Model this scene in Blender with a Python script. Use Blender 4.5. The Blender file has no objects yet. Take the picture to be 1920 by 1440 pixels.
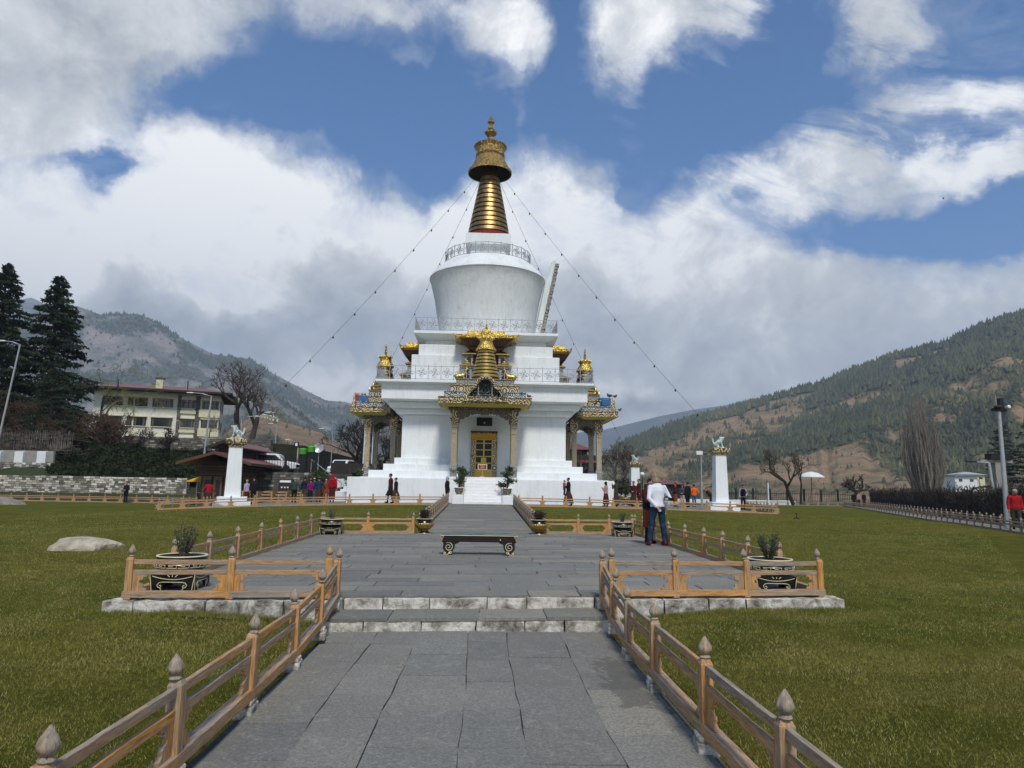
import bpy, math, random
import numpy as np
from math import sin, cos, pi, radians, atan2, sqrt, hypot
from mathutils import Vector, Matrix
SC = bpy.context.scene
COL = SC.collection
rnd = random.Random(7)

# ------------------------------------------------------------------ mesh builder
class MB:
    def __init__(s): s.v = []; s.f = []; s.m = []
    def add(s, vs, fs, m=0):
        o = len(s.v); s.v += [tuple(p) for p in vs]
        for f in fs: s.f.append([i + o for i in f]); s.m.append(m)
        return s
    def box(s, x0, x1, y0, y1, z0, z1, m=0):
        v = [(x, y, z) for z in (z0, z1) for y in (y0, y1) for x in (x0, x1)]
        return s.add(v, [(0, 2, 3, 1), (4, 5, 7, 6), (0, 1, 5, 4), (2, 6, 7, 3), (0, 4, 6, 2), (1, 3, 7, 5)], m)
    def frus(s, cx, cy, z0, z1, a0, b0, a1, b1, m=0):
        v = [(cx + x * a, cy + y * b, z) for z, a, b in ((z0, a0, b0), (z1, a1, b1)) for y in (-1, 1) for x in (-1, 1)]
        return s.add(v, [(0, 2, 3, 1), (4, 5, 7, 6), (0, 1, 5, 4), (2, 6, 7, 3), (0, 4, 6, 2), (1, 3, 7, 5)], m)
    def lathe(s, cx, cy, prof, n=24, m=0, cap=True, flute=0, fk=0):
        v = []; f = []
        for r, z in prof:
            for k in range(n):
                a = 2 * pi * k / n; rr = r * (1 + (flute * cos(fk * a) if fk else 0))
                v.append((cx + rr * cos(a), cy + rr * sin(a), z))
        for j in range(len(prof) - 1):
            for k in range(n):
                k2 = (k + 1) % n
                f.append((j * n + k, j * n + k2, (j + 1) * n + k2, (j + 1) * n + k))
        if cap:
            f.append(tuple(range(n - 1, -1, -1))); f.append(tuple((len(prof) - 1) * n + k for k in range(n)))
        return s.add(v, f, m)
    def tube(s, pts, rads, n=6, m=0, cap=True, sq=1.0):
        pts = [Vector(p) for p in pts]
        if not hasattr(rads, '__len__'): rads = [rads] * len(pts)
        v = []; f = []; prev = None
        for i, p in enumerate(pts):
            d = (pts[min(i + 1, len(pts) - 1)] - pts[max(i - 1, 0)])
            if d.length < 1e-9: d = Vector((0, 0, 1))
            d.normalize()
            if prev is None:
                a = Vector((0, 0, 1)) if abs(d.z) < .9 else Vector((1, 0, 0))
                u = d.cross(a).normalized()
            else:
                u = (prev - d * prev.dot(d))
                u = u.normalized() if u.length > 1e-6 else d.orthogonal().normalized()
            prev = u; w = d.cross(u)
            for k in range(n):
                t = 2 * pi * k / n + pi / n
                v.append(tuple(p + u * (rads[i] * cos(t)) + w * (rads[i] * sin(t) * sq)))
        for j in range(len(pts) - 1):
            for k in range(n):
                k2 = (k + 1) % n
                f.append((j * n + k, j * n + k2, (j + 1) * n + k2, (j + 1) * n + k))
        if cap:
            f.append(tuple(range(n - 1, -1, -1))); f.append(tuple((len(pts) - 1) * n + k for k in range(n)))
        return s.add(v, f, m)
    def prism(s, poly, ax, a, b, m=0):
        """poly of (u,v); ax 'x': (a,u,v)  'y': (u,a,v)  'z': (u,v,a)"""
        def P(u, v, t): return {'x': (t, u, v), 'y': (u, t, v), 'z': (u, v, t)}[ax]
        n = len(poly)
        v = [P(u, w, a) for u, w in poly] + [P(u, w, b) for u, w in poly]
        f = [tuple(range(n))[::-1], tuple(range(n, 2 * n))] + [(k, (k + 1) % n, n + (k + 1) % n, n + k) for k in range(n)]
        return s.add(v, f, m)
    def ell(s, c, r, n=10, k=7, m=0, fn=None):
        v = []; f = []
        for j in range(k + 1):
            t = pi * j / k
            for i in range(n):
                a = 2 * pi * i / n
                p = (r[0] * sin(t) * cos(a), r[1] * sin(t) * sin(a), -r[2] * cos(t))
                if fn: p = fn(p)
                v.append((c[0] + p[0], c[1] + p[1], c[2] + p[2]))
        for j in range(k):
            for i in range(n):
                i2 = (i + 1) % n
                f.append((j * n + i, j * n + i2, (j + 1) * n + i2, (j + 1) * n + i))
        return s.add(v, f, m)
    def xf(s, M, i0=0):
        s.v[i0:] = [tuple(M @ Vector(p)) for p in s.v[i0:]]; return s
    def build(s, name, mats, parent=None, smooth=False, bevel=0, remesh=0, kind=None, loc=None, sub=0):
        me = bpy.data.meshes.new(name)
        me.from_pydata(s.v, [], s.f)
        if not isinstance(mats, (list, tuple)): mats = [mats]
        for mm in mats: me.materials.append(M[mm] if isinstance(mm, str) else mm)
        if len(mats) > 1: me.polygons.foreach_set('material_index', s.m)
        import bmesh
        bm = bmesh.new(); bm.from_mesh(me)
        if len(bm.verts) < 60000: bmesh.ops.remove_doubles(bm, verts=bm.verts, dist=1e-5)
        if len(s.f) < 60000: bmesh.ops.recalc_face_normals(bm, faces=bm.faces)
        bm.to_mesh(me); bm.free()
        if smooth:
            me.polygons.foreach_set('use_smooth', [True] * len(me.polygons))
            if smooth is not True and not remesh:
                try: me.set_sharp_from_angle(angle=radians(smooth))
                except Exception: pass
        me.update()
        o = bpy.data.objects.new(name, me); COL.objects.link(o)
        if parent: o.parent = parent
        if loc: o.location = loc
        if bevel:
            b = o.modifiers.new('bevel', 'BEVEL'); b.width = bevel; b.segments = 2; b.limit_method = 'ANGLE'
        if remesh:
            r = o.modifiers.new('remesh', 'REMESH'); r.mode = 'VOXEL'; r.voxel_size = remesh; r.use_smooth_shade = True
            q = o.modifiers.new('smooth', 'SMOOTH'); q.factor = .5; q.iterations = 3
        if sub:
            q = o.modifiers.new('sub', 'SUBSURF'); q.levels = sub; q.render_levels = sub
        if kind: o['kind'] = kind
        return o

def npmesh(name, V, Fq, mat, parent=None, kind=None, colors=None, smooth=False):
    """fast numpy mesh. Fq: (n,k) index array. colors: per-vertex float array (0..1) -> attribute 'rnd'"""
    V = np.asarray(V, dtype=np.float32); Fq = np.asarray(Fq, dtype=np.int32)
    me = bpy.data.meshes.new(name); n, k = Fq.shape
    me.vertices.add(len(V)); me.vertices.foreach_set('co', V.ravel())
    me.loops.add(n * k); me.loops.foreach_set('vertex_index', Fq.ravel())
    me.polygons.add(n); me.polygons.foreach_set('loop_start', np.arange(0, n * k, k, dtype=np.int32))
    me.polygons.foreach_set('loop_total', np.full(n, k, dtype=np.int32))
    me.polygons.foreach_set('use_smooth', np.full(n, bool(smooth)))
    me.materials.append(M[mat] if isinstance(mat, str) else mat)
    me.update(calc_edges=True); me.validate()
    if colors is not None:
        a = me.attributes.new('rnd', 'FLOAT', 'POINT'); a.data.foreach_set('value', np.asarray(colors, dtype=np.float32))
    o = bpy.data.objects.new(name, me); COL.objects.link(o)
    if parent: o.parent = parent
    if kind: o['kind'] = kind
    return o

def tag(o, label, cat, group=None):
    o['label'] = label; o['category'] = cat
    if group: o['group'] = group
    return o
def thing(name, label, cat, loc=(0, 0, 0), rotz=0, group=None):
    o = bpy.data.objects.new(name, None); COL.objects.link(o)
    o.empty_display_size = .2
    o.location = loc; o.rotation_euler = (0, 0, rotz)
    return tag(o, label, cat, group)
def copy_tree(o, parent=None):
    c = o.copy(); COL.objects.link(c)
    if parent is not None: c.parent = parent
    for ch in [q for q in ALLCH(o)]: copy_tree(ch, c)
    return c
def ALLCH(o): return list(o.children)
def dup(o, loc, rotz=None, label=None, scale=None):
    c = copy_tree(o); c.location = loc
    if rotz is not None: c.rotation_euler = (0, 0, rotz)
    if scale: c.scale = (scale,) * 3
    if label: c['label'] = label
    return c

# ------------------------------------------------------------------ ground height
def zf(x): return max(-.27, .42 - .0017 * x * x) if x < 0 else max(-.12, .42 - .0008 * x * x)
def zg(x, y):
    t = min(max((y - 9) / 29., 0), 1) ** 1.3
    b = -.31 + .13 * min(max((abs(x) - 1.9) / 1.4, 0), 1)
    return b + t * (zf(x) - b)

# ------------------------------------------------------------------ camera (measured from the photograph)
F = 1332.; PSI = radians(2.2); TH = radians(8.3); RO = radians(.95); CAM = Vector((.1, 0, 1.4))
_f = Vector((sin(PSI) * cos(TH), cos(PSI) * cos(TH), sin(TH))); _r = Vector((cos(PSI), -sin(PSI), 0)); _u = _r.cross(_f)
_R = _r * cos(RO) + _u * sin(RO); _U = _u * cos(RO) - _r * sin(RO)
def ray(px, py): return (_f + _R * ((px - 960) / F) + _U * ((720 - py) / F))
def aty(px, py, Y):
    d = ray(px, py); return CAM + d * ((Y - CAM.y) / d.y)
def atz(px, py, Z):
    d = ray(px, py); return CAM + d * ((Z - CAM.z) / d.z)
cd = bpy.data.cameras.new('camera'); cam = bpy.data.objects.new('camera', cd); COL.objects.link(cam)
cd.sensor_fit = 'HORIZONTAL'; cd.sensor_width = 36; cd.lens = 36 * F / 1920.
cd.clip_start = .05; cd.clip_end = 30000
mw = Matrix((( _R.x, _U.x, -_f.x, CAM.x), (_R.y, _U.y, -_f.y, CAM.y), (_R.z, _U.z, -_f.z, CAM.z), (0, 0, 0, 1)))
cam.matrix_world = mw
SC.camera = cam
# ------------------------------------------------------------------ materials
M = {}
class NT:
    def __init__(s, name):
        s.mat = bpy.data.materials.new(name); s.mat.use_nodes = True
        s.t = s.mat.node_tree; s.n = s.t.nodes; s.l = s.t.links
        s.b = s.n['Principled BSDF']; s.out = s.n['Material Output']; M[name] = s.mat
    def node(s, typ, **k):
        q = s.n.new(typ)
        for a, b in k.items(): setattr(q, a, b)
        return q
    def L(s, a, b): s.l.new(a, b)
    def tex(s, kind='Object', scale=(1, 1, 1), rot=(0, 0, 0)):
        tc = s.node('ShaderNodeTexCoord'); mp = s.node('ShaderNodeMapping')
        mp.inputs['Scale'].default_value = scale; mp.inputs['Rotation'].default_value = rot
        if kind == 'World':
            g = s.node('ShaderNodeNewGeometry'); s.L(g.outputs['Position'], mp.inputs[0])
        else: s.L(tc.outputs[kind], mp.inputs[0])
        return mp.outputs[0]
    def noise(s, vec, scale=5, detail=4, rough=.55, dist=0):
        q = s.node('ShaderNodeTexNoise'); q.inputs['Scale'].default_value = scale; q.inputs['Detail'].default_value = detail
        q.inputs['Roughness'].default_value = rough; q.inputs['Distortion'].default_value = dist
        if vec is not None: s.L(vec, q.inputs['Vector'])
        return q.outputs['Fac']
    def vor(s, vec, scale=5, feat='F1', out='Distance', rnd=1):
        q = s.node('ShaderNodeTexVoronoi', feature=feat); q.inputs['Scale'].default_value = scale
        q.inputs['Randomness'].default_value = rnd
        if vec is not None: s.L(vec, q.inputs['Vector'])
        return q.outputs[out]
    def ramp(s, fac, stops, interp='LINEAR'):
        q = s.node('ShaderNodeValToRGB'); q.color_ramp.interpolation = interp
        e = q.color_ramp.elements
        while len(e) < len(stops): e.new(.5)
        for el, (p, c) in zip(e, stops):
            el.position = p; el.color = (c[0], c[1], c[2], 1) if hasattr(c, '__len__') else (c, c, c, 1)
        s.L(fac, q.inputs[0]); return q.outputs[0]
    def mix(s, fac, a, b, mode='MIX'):
        q = s.node('ShaderNodeMix', data_type='RGBA', blend_type=mode)
        for sock, val in ((q.inputs[0], fac), (q.inputs[6], a), (q.inputs[7], b)):
            if hasattr(val, 'is_linked') or hasattr(val, 'links'): s.L(val, sock)
            elif hasattr(val, '__len__'): sock.default_value = (val[0], val[1], val[2], 1)
            else: sock.default_value = val if sock.type == 'VALUE' else (val, val, val, 1)
        return q.outputs[2]
    def math(s, op, a, b=None, clamp=False):
        q = s.node('ShaderNodeMath', operation=op, use_clamp=clamp)
        for i, val in enumerate((a, b)):
            if val is None: continue
            if hasattr(val, 'links'): s.L(val, q.inputs[i])
            else: q.inputs[i].default_value = val
        return q.outputs[0]
    def bump(s, h, st=.3, dist=.02):
        q = s.node('ShaderNodeBump'); q.inputs['Strength'].default_value = st; q.inputs['Distance'].default_value = dist
        s.L(h, q.inputs['Height']); s.L(q.outputs[0], s.b.inputs['Normal'])
    def col(s, c):
        if hasattr(c, 'links'): s.L(c, s.b.inputs['Base Color'])
        else: s.b.inputs['Base Color'].default_value = (c[0], c[1], c[2], 1)
    def set(s, rough=.7, metal=0, spec=.5):
        s.b.inputs['Roughness'].default_value = rough; s.b.inputs['Metallic'].default_value = metal
        s.b.inputs['Specular IOR Level'].default_value = spec

def simple(name, c, rough=.7, metal=0, var=.25, scale=6, bump=0, c2=None, spec=.4, coord='Object', bd=.01, sc3=(1, 1, 1)):
    t = NT(name); v = t.tex(coord, sc3); n = t.noise(v, scale, 5, .6)
    if c2 is None: c2 = tuple(q * (1 - var) for q in c); c1 = tuple(min(1, q * (1 + var * .6)) for q in c)
    else: c1 = c
    t.col(t.ramp(n, [(.3, c2), (.7, c1)])); t.set(rough, metal, spec)
    if bump: t.bump(n, bump, bd)
    return t

# whitewashed plaster: broad dirt, faint vertical streaks, trowel bumps
def plaster(name, c=(.76, .8, .805), dirt=.055, bs=.5):
    t = NT(name); v = t.tex('World'); vs = t.tex('World', (3, 3, .35))
    n1 = t.noise(v, .9, 6, .65); n2 = t.noise(vs, 2.2, 5, .6); n3 = t.noise(v, 9, 5, .65)
    k = t.math('MULTIPLY', n1, n2)
    base = t.ramp(k, [(.08, tuple(q * (1 - 3.2 * dirt) * f for q, f in zip(c, (1, .99, .96)))), (.22, tuple(q * (1 - dirt) for q in c)), (.4, c)])
    t.col(base); t.set(.9, 0, .05)
    t.bump(t.math('ADD', n3, t.math('MULTIPLY', t.noise(v, 35, 3), .35)), bs, .03)
plaster('plaster'); plaster('plaster_worn', (.73, .765, .77), .09, .8)

# weathered wood
def wood(name, sc3, grey=.5):
    t = NT(name); v = t.tex('Object', sc3)
    oi = t.node('ShaderNodeObjectInfo'); addv = t.node('ShaderNodeVectorMath', operation='ADD')
    comb = t.node('ShaderNodeCombineXYZ')
    for i in range(3): t.L(t.math('MULTIPLY', oi.outputs['Random'], 37. + 11 * i), comb.inputs[i])
    t.L(v, addv.inputs[0]); t.L(comb.outputs[0], addv.inputs[1]); v2 = addv.outputs[0]
    g = t.noise(v2, 16, 6, .65, .6); blot = t.noise(v2, 1.6, 4, .6, .3); fine = t.noise(v2, 60, 3, .6)
    orange = t.ramp(g, [(.3, (.24, .1, .028)), (.5, (.5, .25, .075)), (.72, (.64, .37, .15))])
    greyc = t.ramp(g, [(.3, (.16, .13, .1)), (.6, (.33, .28, .22)), (.8, (.46, .4, .33))])
    geo = t.node('ShaderNodeNewGeometry'); sx = t.node('ShaderNodeSeparateXYZ'); t.L(geo.outputs['Normal'], sx.inputs[0])
    up = t.math('MULTIPLY', t.math('MAXIMUM', sx.outputs[2], 0.), .3)
    fac = t.math('ADD', t.math('ADD', t.ramp(blot, [(.36, grey - .36), (.62, grey + .42)]), up), t.math('MULTIPLY', t.math('SUBTRACT', oi.outputs['Random'], .5), .35), True)
    c = t.mix(fac, orange, greyc)
    c = t.mix(t.ramp(t.vor(v2, 3.2), [(.03, .8), (.07, 0.)]), c, (.03, .018, .01))
    t.col(c); t.set(.78, 0, .1); t.bump(t.math('ADD', g, t.math('MULTIPLY', fine, .4)), .55, .006)
wood('wood_h', (.35, 4, 4)); wood('wood_v', (4, 4, .35), .42); wood('wood_grey', (4, 4, .5), .95); wood('wood_orange', (4, 4, .35), .18)
wood('wood_old', (.35, 4, 4), .95)

# slate slabs (per-slab random attribute 'rnd')
t = NT('slate'); v = t.tex('World'); a = t.node('ShaderNodeAttribute'); a.attribute_name = 'rnd'
n1 = t.noise(v, .7, 5, .6); n2 = t.noise(v, 6, 6, .65, .5); n3 = t.noise(v, 45, 4, .6)
slab = t.ramp(a.outputs['Fac'], [(0, (.15, .152, .135)), (.25, (.235, .225, .18)), (.5, (.18, .186, .166)), (.75, (.32, .295, .23)), (1, (.21, .218, .19))])
c = t.mix(t.ramp(n2, [(.35, 0.), (.75, .45)]), slab, (.27, .26, .235))
c = t.mix(t.ramp(n1, [(.42, 0.), (.72, .4)]), c, (.13, .135, .14))
c = t.mix(t.ramp(t.noise(v, 1.9, 6, .7, 1.), [(.66, 0.), (.7, .55)]), c, (.07, .072, .075))
c = t.mix(t.ramp(n3, [(.42, .6), (.6, 0.)]), c, (.1, .102, .1))
c = t.mix(t.ramp(t.noise(v, 28, 4, .7), [(.55, 0.), (.72, .55)]), c, (.36, .35, .31))
c = t.mix(t.ramp(t.noise(v, 3.2, 7, .75, 1.5), [(.56, 0.), (.66, .5)]), c, (.3, .28, .24))
c = t.mix(t.ramp(t.noise(t.tex('World', (1, .45, 1), (0, 0, .5)), 5.5, 4, .6, 2.5), [(.497, 0.), (.5, .8), (.503, 0.)]), c, (.05, .05, .045))
vd = t.noise(v, 14, 2, .5)
c = t.mix(t.ramp(t.vor(v, 9), [(.015, .3), (.03, 0.)]), c, (.34, .34, .31))
sx = t.node('ShaderNodeSeparateXYZ'); t.L(v, sx.inputs[0])
ax = t.math('SUBTRACT', 1., t.math('MULTIPLY', t.math('ABSOLUTE', t.math('SUBTRACT', sx.outputs[0], 1.42)), 3.2)); ay = t.math('SUBTRACT', 1., t.math('MULTIPLY', t.math('ABSOLUTE', t.math('SUBTRACT', sx.outputs[1], 6.7)), .62))
wet = t.ramp(t.math('ADD', t.math('MULTIPLY', t.math('MINIMUM', ax, ay), .55), t.noise(v, 3.4, 7, .68, 1.2)), [(.75, 0.), (.8, .6)])
c = t.mix(wet, c, (.085, .083, .075))
t.col(c); t.set(.75, 0, .12); t.bump(t.math('ADD', n2, t.math('MULTIPLY', n3, .6)), .6, .014)
simple('joint', (.1, .095, .08), .95, var=.5, scale=12, coord='World', bump=.5)
# wet stain on the slates
simple('wet', (.075, .075, .075), .45, var=.3, scale=8)

# whitewashed kerb stones
t = NT('kerb_stone'); v = t.tex('World'); vr = t.vor(v, 5.5, 'DISTANCE_TO_EDGE'); n = t.noise(v, 4, 6, .7, .3); n2 = t.noise(v, 22, 5, .7)
c = t.ramp(n, [(.34, (.1, .09, .075)), (.45, (.33, .31, .26)), (.56, (.62, .6, .54)), (.75, (.76, .75, .7))])
c = t.mix(t.ramp(n2, [(.52, 0.), (.7, .5)]), c, (.16, .155, .13))
zz = t.node('ShaderNodeNewGeometry')
c = t.mix(t.math('MULTIPLY', t.ramp(vr, [(.0, 1.), (.02, 0.)]), t.ramp(t.noise(v, 3.1, 3), [(.5, 0.), (.6, .8)])), c, (.09, .08, .065))
t.col(c); t.set(.9, 0, .2); t.bump(t.math('ADD', n, t.math('MULTIPLY', n2, .5)), .9, .04)

# lawn
t = NT('lawn_soil'); v = t.tex('World'); n1 = t.noise(v, .16, 5, .6); n2 = t.noise(v, 1.3, 6, .65); n3 = t.noise(v, 22, 6, .75); n4 = t.noise(v, .05, 3)
c = t.ramp(n2, [(.3, (.06, .075, .012)), (.5, (.12, .125, .022)), (.72, (.21, .18, .045))])
c = t.mix(t.ramp(n1, [(.38, 0.), (.62, .65)]), c, (.18, .15, .042))
c = t.mix(t.ramp(n3, [(.35, .6), (.65, 0.)]), c, (.022, .028, .005))
c = t.mix(t.ramp(n4, [(.4, 0.), (.6, .35)]), c, (.075, .1, .025))
t.col(c); t.set(1., 0, 0.); t.bump(n3, 1.0, .05)
t = NT('grass_blade'); a = t.node('ShaderNodeAttribute'); a.attribute_name = 'rnd'
v = t.tex('World'); n1 = t.noise(v, .16, 5, .6); n2 = t.noise(v, 1.3, 6, .65)
c = t.ramp(a.outputs['Fac'], [(0, (.05, .08, .012)), (.3, (.115, .15, .026)), (.6, (.22, .24, .052)), (.85, (.33, .3, .095)), (1, (.58, .5, .28))])
c = t.mix(t.ramp(n2, [(.42, 0.), (.7, .55)]), c, (.3, .26, .065))
c = t.mix(t.ramp(t.noise(v, 2.8, 6, .7, .5), [(.5, 0.), (.68, .6)]), c, (.07, .1, .022))
c = t.mix(t.ramp(t.noise(v, .8, 4, .6, .5), [(.5, 0.), (.66, .6)]), c, (.42, .34, .16))
c = t.mix(t.ramp(n1, [(.38, 0.), (.62, .45)]), c, (.27, .225, .06))
t.col(c); t.set(.9, 0, .0)
# metals and paints
simple('gold', (.6, .42, .13), .36, 1, c2=(.42, .29, .08), scale=14, bump=.15)
t = NT('gold_relief'); v = t.tex('Object'); n = t.vor(v, 7.5, 'SMOOTH_F1'); n2 = t.noise(v, 9, 4, .6, 1.5)
t.col(t.ramp(t.math('ADD', n, t.math('MULTIPLY', n2, .5)), [(.25, (.32, .21, .05)), (.6, (.62, .44, .12))])); t.set(.36, 1); t.bump(t.math('ADD', n, n2), 1., .06)
t = NT('spire_gold'); v = t.tex('Object'); n = t.noise(v, 3, 5, .6)
br = t.node('ShaderNodeTexNoise'); t.L(t.tex('Object', (6, 6, .3)), br.inputs['Vector']); br.inputs['Scale'].default_value = 2
t.col(t.ramp(t.math('MULTIPLY', n, t.math('ADD', br.outputs['Fac'], .5)), [(.3, (.24, .135, .05)), (.65, (.55, .34, .13))])); t.set(.4, 1); t.bump(n, .25, .03)
t = NT('bronze_relief'); v = t.tex('Object'); n = t.vor(v, 5.2, 'SMOOTH_F1'); n2 = t.noise(v, 8, 4, .6, 2.)
t.col(t.ramp(t.math('ADD', n, t.math('MULTIPLY', n2, .6)), [(.3, (.13, .08, .03)), (.7, (.4, .28, .11))])); t.set(.42, 1); t.bump(t.math('ADD', n, n2), 1., .1)
# carved and painted ornament: gold curls over umber
def ornament(name, cA, cB, cC, s=5, metal=.0):
    t = NT(name); v = t.tex('Object')
    w = t.node('ShaderNodeTexWave', wave_type='RINGS', rings_direction='SPHERICAL'); 
    vv = t.node('ShaderNodeTexVoronoi', feature='F1'); vv.inputs['Scale'].default_value = s * .55; vv.inputs['Randomness'].default_value = .45; t.L(v, vv.inputs['Vector'])
    ring = t.math('SINE', t.math('MULTIPLY', vv.outputs['Distance'], 30.))
    n = t.noise(v, s * 3, 4, .6, .8)
    k = t.math('ADD', t.math('MULTIPLY', ring, .28), n)
    t.n.remove(w)
    t.col(t.ramp(k, [(.35, cA), (.5, cB), (.64, cC), (.85, tuple(min(1, q * 1.25) for q in cC))])); t.set(.6, metal, .4); t.bump(k, .8, .03)
ornament('carved_gold', (.09, .065, .04), (.26, .2, .11), (.56, .46, .27), 3.6)
ornament('carved_blue', (.04, .06, .075), (.15, .2, .22), (.5, .52, .5), 5)
ornament('carved_dark', (.03, .022, .018), (.1, .085, .07), (.26, .23, .17), 6)
ornament('carved_column', (.22, .2, .17), (.42, .4, .35), (.5, .39, .2), 9)
ornament('carved_grey', (.07, .07, .07), (.2, .2, .19), (.4, .38, .33), 6)
simple('yellow_paint', (.42, .33, .03), .6, var=.2); simple('ochre_cloth', (.5, .27, .02), .8, var=.3, scale=12)
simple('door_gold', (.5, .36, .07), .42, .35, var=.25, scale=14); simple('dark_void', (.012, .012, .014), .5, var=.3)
simple('red_paint', (.22, .02, .015), .5, var=.3); simple('maroon_paint', (.08, .02, .015), .6, var=.3); simple('navy_paint', (.015, .04, .055), .5, var=.3)
simple('rail_grey', (.34, .36, .38), .6, var=.2, scale=9); simple('rail_white', (.72, .74, .75), .6, var=.15)
simple('marble', (.74, .75, .75), .5, var=.14, scale=3, bump=.1, coord='World', sc3=(1, 1, 6))
simple('black_lacquer', (.006, .005, .006), .3, var=.3, scale=20, spec=.6); simple('brown_lacquer', (.012, .005, .005), .4, var=.3)
simple('gilt', (.62, .5, .2), .35, .6, var=.2, scale=20); simple('cream_gilt', (.7, .62, .38), .5, .1, var=.15)
simple('soil', (.03, .022, .015), .95, var=.4, scale=20, bump=.6)
t = NT('bench_top'); v = t.tex('Object'); n = t.noise(v, 2.6, 3, .5)
t.col(t.ramp(n, [(.35, (.02, .08, .075)), (.5, (.06, .12, .115)), (.62, (.015, .045, .09))])); t.set(.3, 0, .5)
simple('rock_pale', (.52, .47, .37), .95, c2=(.22, .19, .14), scale=3.2, bump=1., bd=.15, spec=.05); simple('rock_grey', (.3, .28, .24), .9, c2=(.13, .12, .1), scale=4, bump=.8, bd=.08)
simple('leaf_dark', (.026, .045, .018), .55, var=.6, scale=9, spec=.4); simple('leaf_mid', (.05, .075, .022), .55, var=.6, scale=9); simple('leaf_purple', (.035, .012, .014), .55, var=.6, scale=9)
simple('leaf_glossy', (.03, .055, .02), .35, var=.6, scale=14, spec=.6); simple('leaf_willow', (.15, .16, .035), .7, var=.4, scale=4)
simple('conifer', (.03, .045, .022), .8, c2=(.012, .019, .011), scale=1.6, spec=.15); simple('bark', (.075, .06, .047), .9, var=.45, scale=8, bump=.5)
simple('bark_dark', (.028, .022, .019), .9, var=.4, scale=8); simple('bark_pale', (.22, .19, .16), .9, var=.35, scale=5)
simple('twig', (.085, .066, .052), .9, var=.35, scale=2); simple('twig_brown', (.085, .05, .03), .9, var=.45, scale=1.2); simple('twig_dark', (.045, .035, .028), .9, var=.4, scale=2)
simple('vine', (.06, .047, .036), .9, var=.5, scale=3)
simple('ivy', (.034, .048, .016), .7, c2=(.012, .02, .008), scale=.9, spec=.2)
# masonry
def masonry(name, sc, cols, bw=.42, rh=.2, mort=(.06, .055, .045)):
    t = NT(name); tc = t.node('ShaderNodeTexCoord'); sp = t.node('ShaderNodeSeparateXYZ'); t.L(tc.outputs['Object'], sp.inputs[0])
    cb = t.node('ShaderNodeCombineXYZ'); t.L(t.math('ADD', sp.outputs[0], sp.outputs[1]), cb.inputs[0]); t.L(sp.outputs[2], cb.inputs[1])
    dn = t.node('ShaderNodeTexNoise'); dn.inputs['Scale'].default_value = 1.4; t.L(cb.outputs[0], dn.inputs['Vector'])
    va = t.node('ShaderNodeVectorMath', operation='MULTIPLY_ADD'); t.L(dn.outputs['Color'], va.inputs[0]); va.inputs[1].default_value = (.5, .16, 0); t.L(cb.outputs[0], va.inputs[2])
    b = t.node('ShaderNodeTexBrick'); t.L(va.outputs[0], b.inputs['Vector']); b.inputs['Scale'].default_value = sc
    b.inputs['Brick Width'].default_value = bw; b.inputs['Row Height'].default_value = rh; b.inputs['Mortar Size'].default_value = .018
    b.inputs['Mortar Smooth'].default_value = .4; b.offset = .5; b.squash = 1.4; b.squash_frequency = 3
    b.inputs['Color1'].default_value = (0, 0, 0, 1); b.inputs['Color2'].default_value = (1, 1, 1, 1); b.inputs['Mortar'].default_value = (0, 0, 0, 1)
    c = t.ramp(b.outputs['Color'], cols); n = t.noise(tc.outputs['Object'], 6, 4)
    c = t.mix(t.ramp(t.noise(tc.outputs['Object'], .35, 4), [(.4, 0.), (.7, .45)]), c, (.1, .095, .075))
    c = t.mix(b.outputs['Fac'], c, mort); t.col(c); t.set(.9, 0, .2)
    t.bump(t.math('ADD', t.math('SUBTRACT', 1., b.outputs['Fac']), t.math('MULTIPLY', n, .4)), .8, .05)
masonry('stone_wall', 1.25, [(0, (.1, .095, .08)), (.25, (.22, .21, .175)), (.5, (.36, .345, .29)), (.75, (.55, .53, .46)), (1, (.72, .7, .63))], .4, .23, (.035, .032, .026))
masonry('stone_rough', 1., [(0, (.07, .065, .058)), (.5, (.13, .12, .105)), (.85, (.2, .19, .165)), (1, (.42, .4, .36))], .4, .2)
simple('wall_pale', (.66, .65, .54), .85, var=.12, scale=3, bump=.2); simple('wall_cream', (.6, .58, .38), .8, var=.1, scale=3)
t = simple('roof_red', (.17, .06, .048), .5, var=.25, scale=1.2, spec=.4)
simple('roof_pale', (.4, .42, .4), .6, var=.2); simple('timber_dark', (.03, .022, .018), .8, var=.5, scale=8); simple('timber_red', (.1, .045, .028), .8, var=.4, scale=8)
simple('timber_carved', (.13, .09, .06), .8, c2=(.03, .025, .022), scale=22, bump=.4); simple('glass_dark', (.015, .018, .022), .12, var=.3, spec=.7)
simple('curtain', (.16, .14, .12), .9, c2=(.03, .03, .03), scale=4, sc3=(4, 4, .3)); simple('iron', (.015, .015, .017), .5, .3, var=.3); simple('galv', (.4, .42, .43), .45, .5, var=.15)
simple('concrete', (.27, .26, .24), .9, var=.25, scale=3, bump=.3); simple('asphalt', (.07, .07, .068), .9, var=.25, scale=4)
simple('car_white', (.68, .69, .7), .25, var=.06, spec=.6); simple('car_blue', (.05, .075, .11), .25, var=.1, spec=.6); simple('car_grey', (.3, .31, .32), .3, var=.1, spec=.6); simple('tyre', (.018, .018, .018), .9, var=.2)
simple('lamp_glass', (.7, .72, .7), .3, var=.1); simple('tank_green', (.09, .36, .03), .5, var=.15); simple('tarp_blue', (.03, .13, .3), .6, var=.3); simple('tarp_red', (.4, .02, .02), .7, var=.2)
simple('feather_grey', (.05, .055, .065), .7, var=.4, scale=20); simple('feather_white', (.6, .6, .58), .8, c2=(.05, .05, .05), scale=14)
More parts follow.
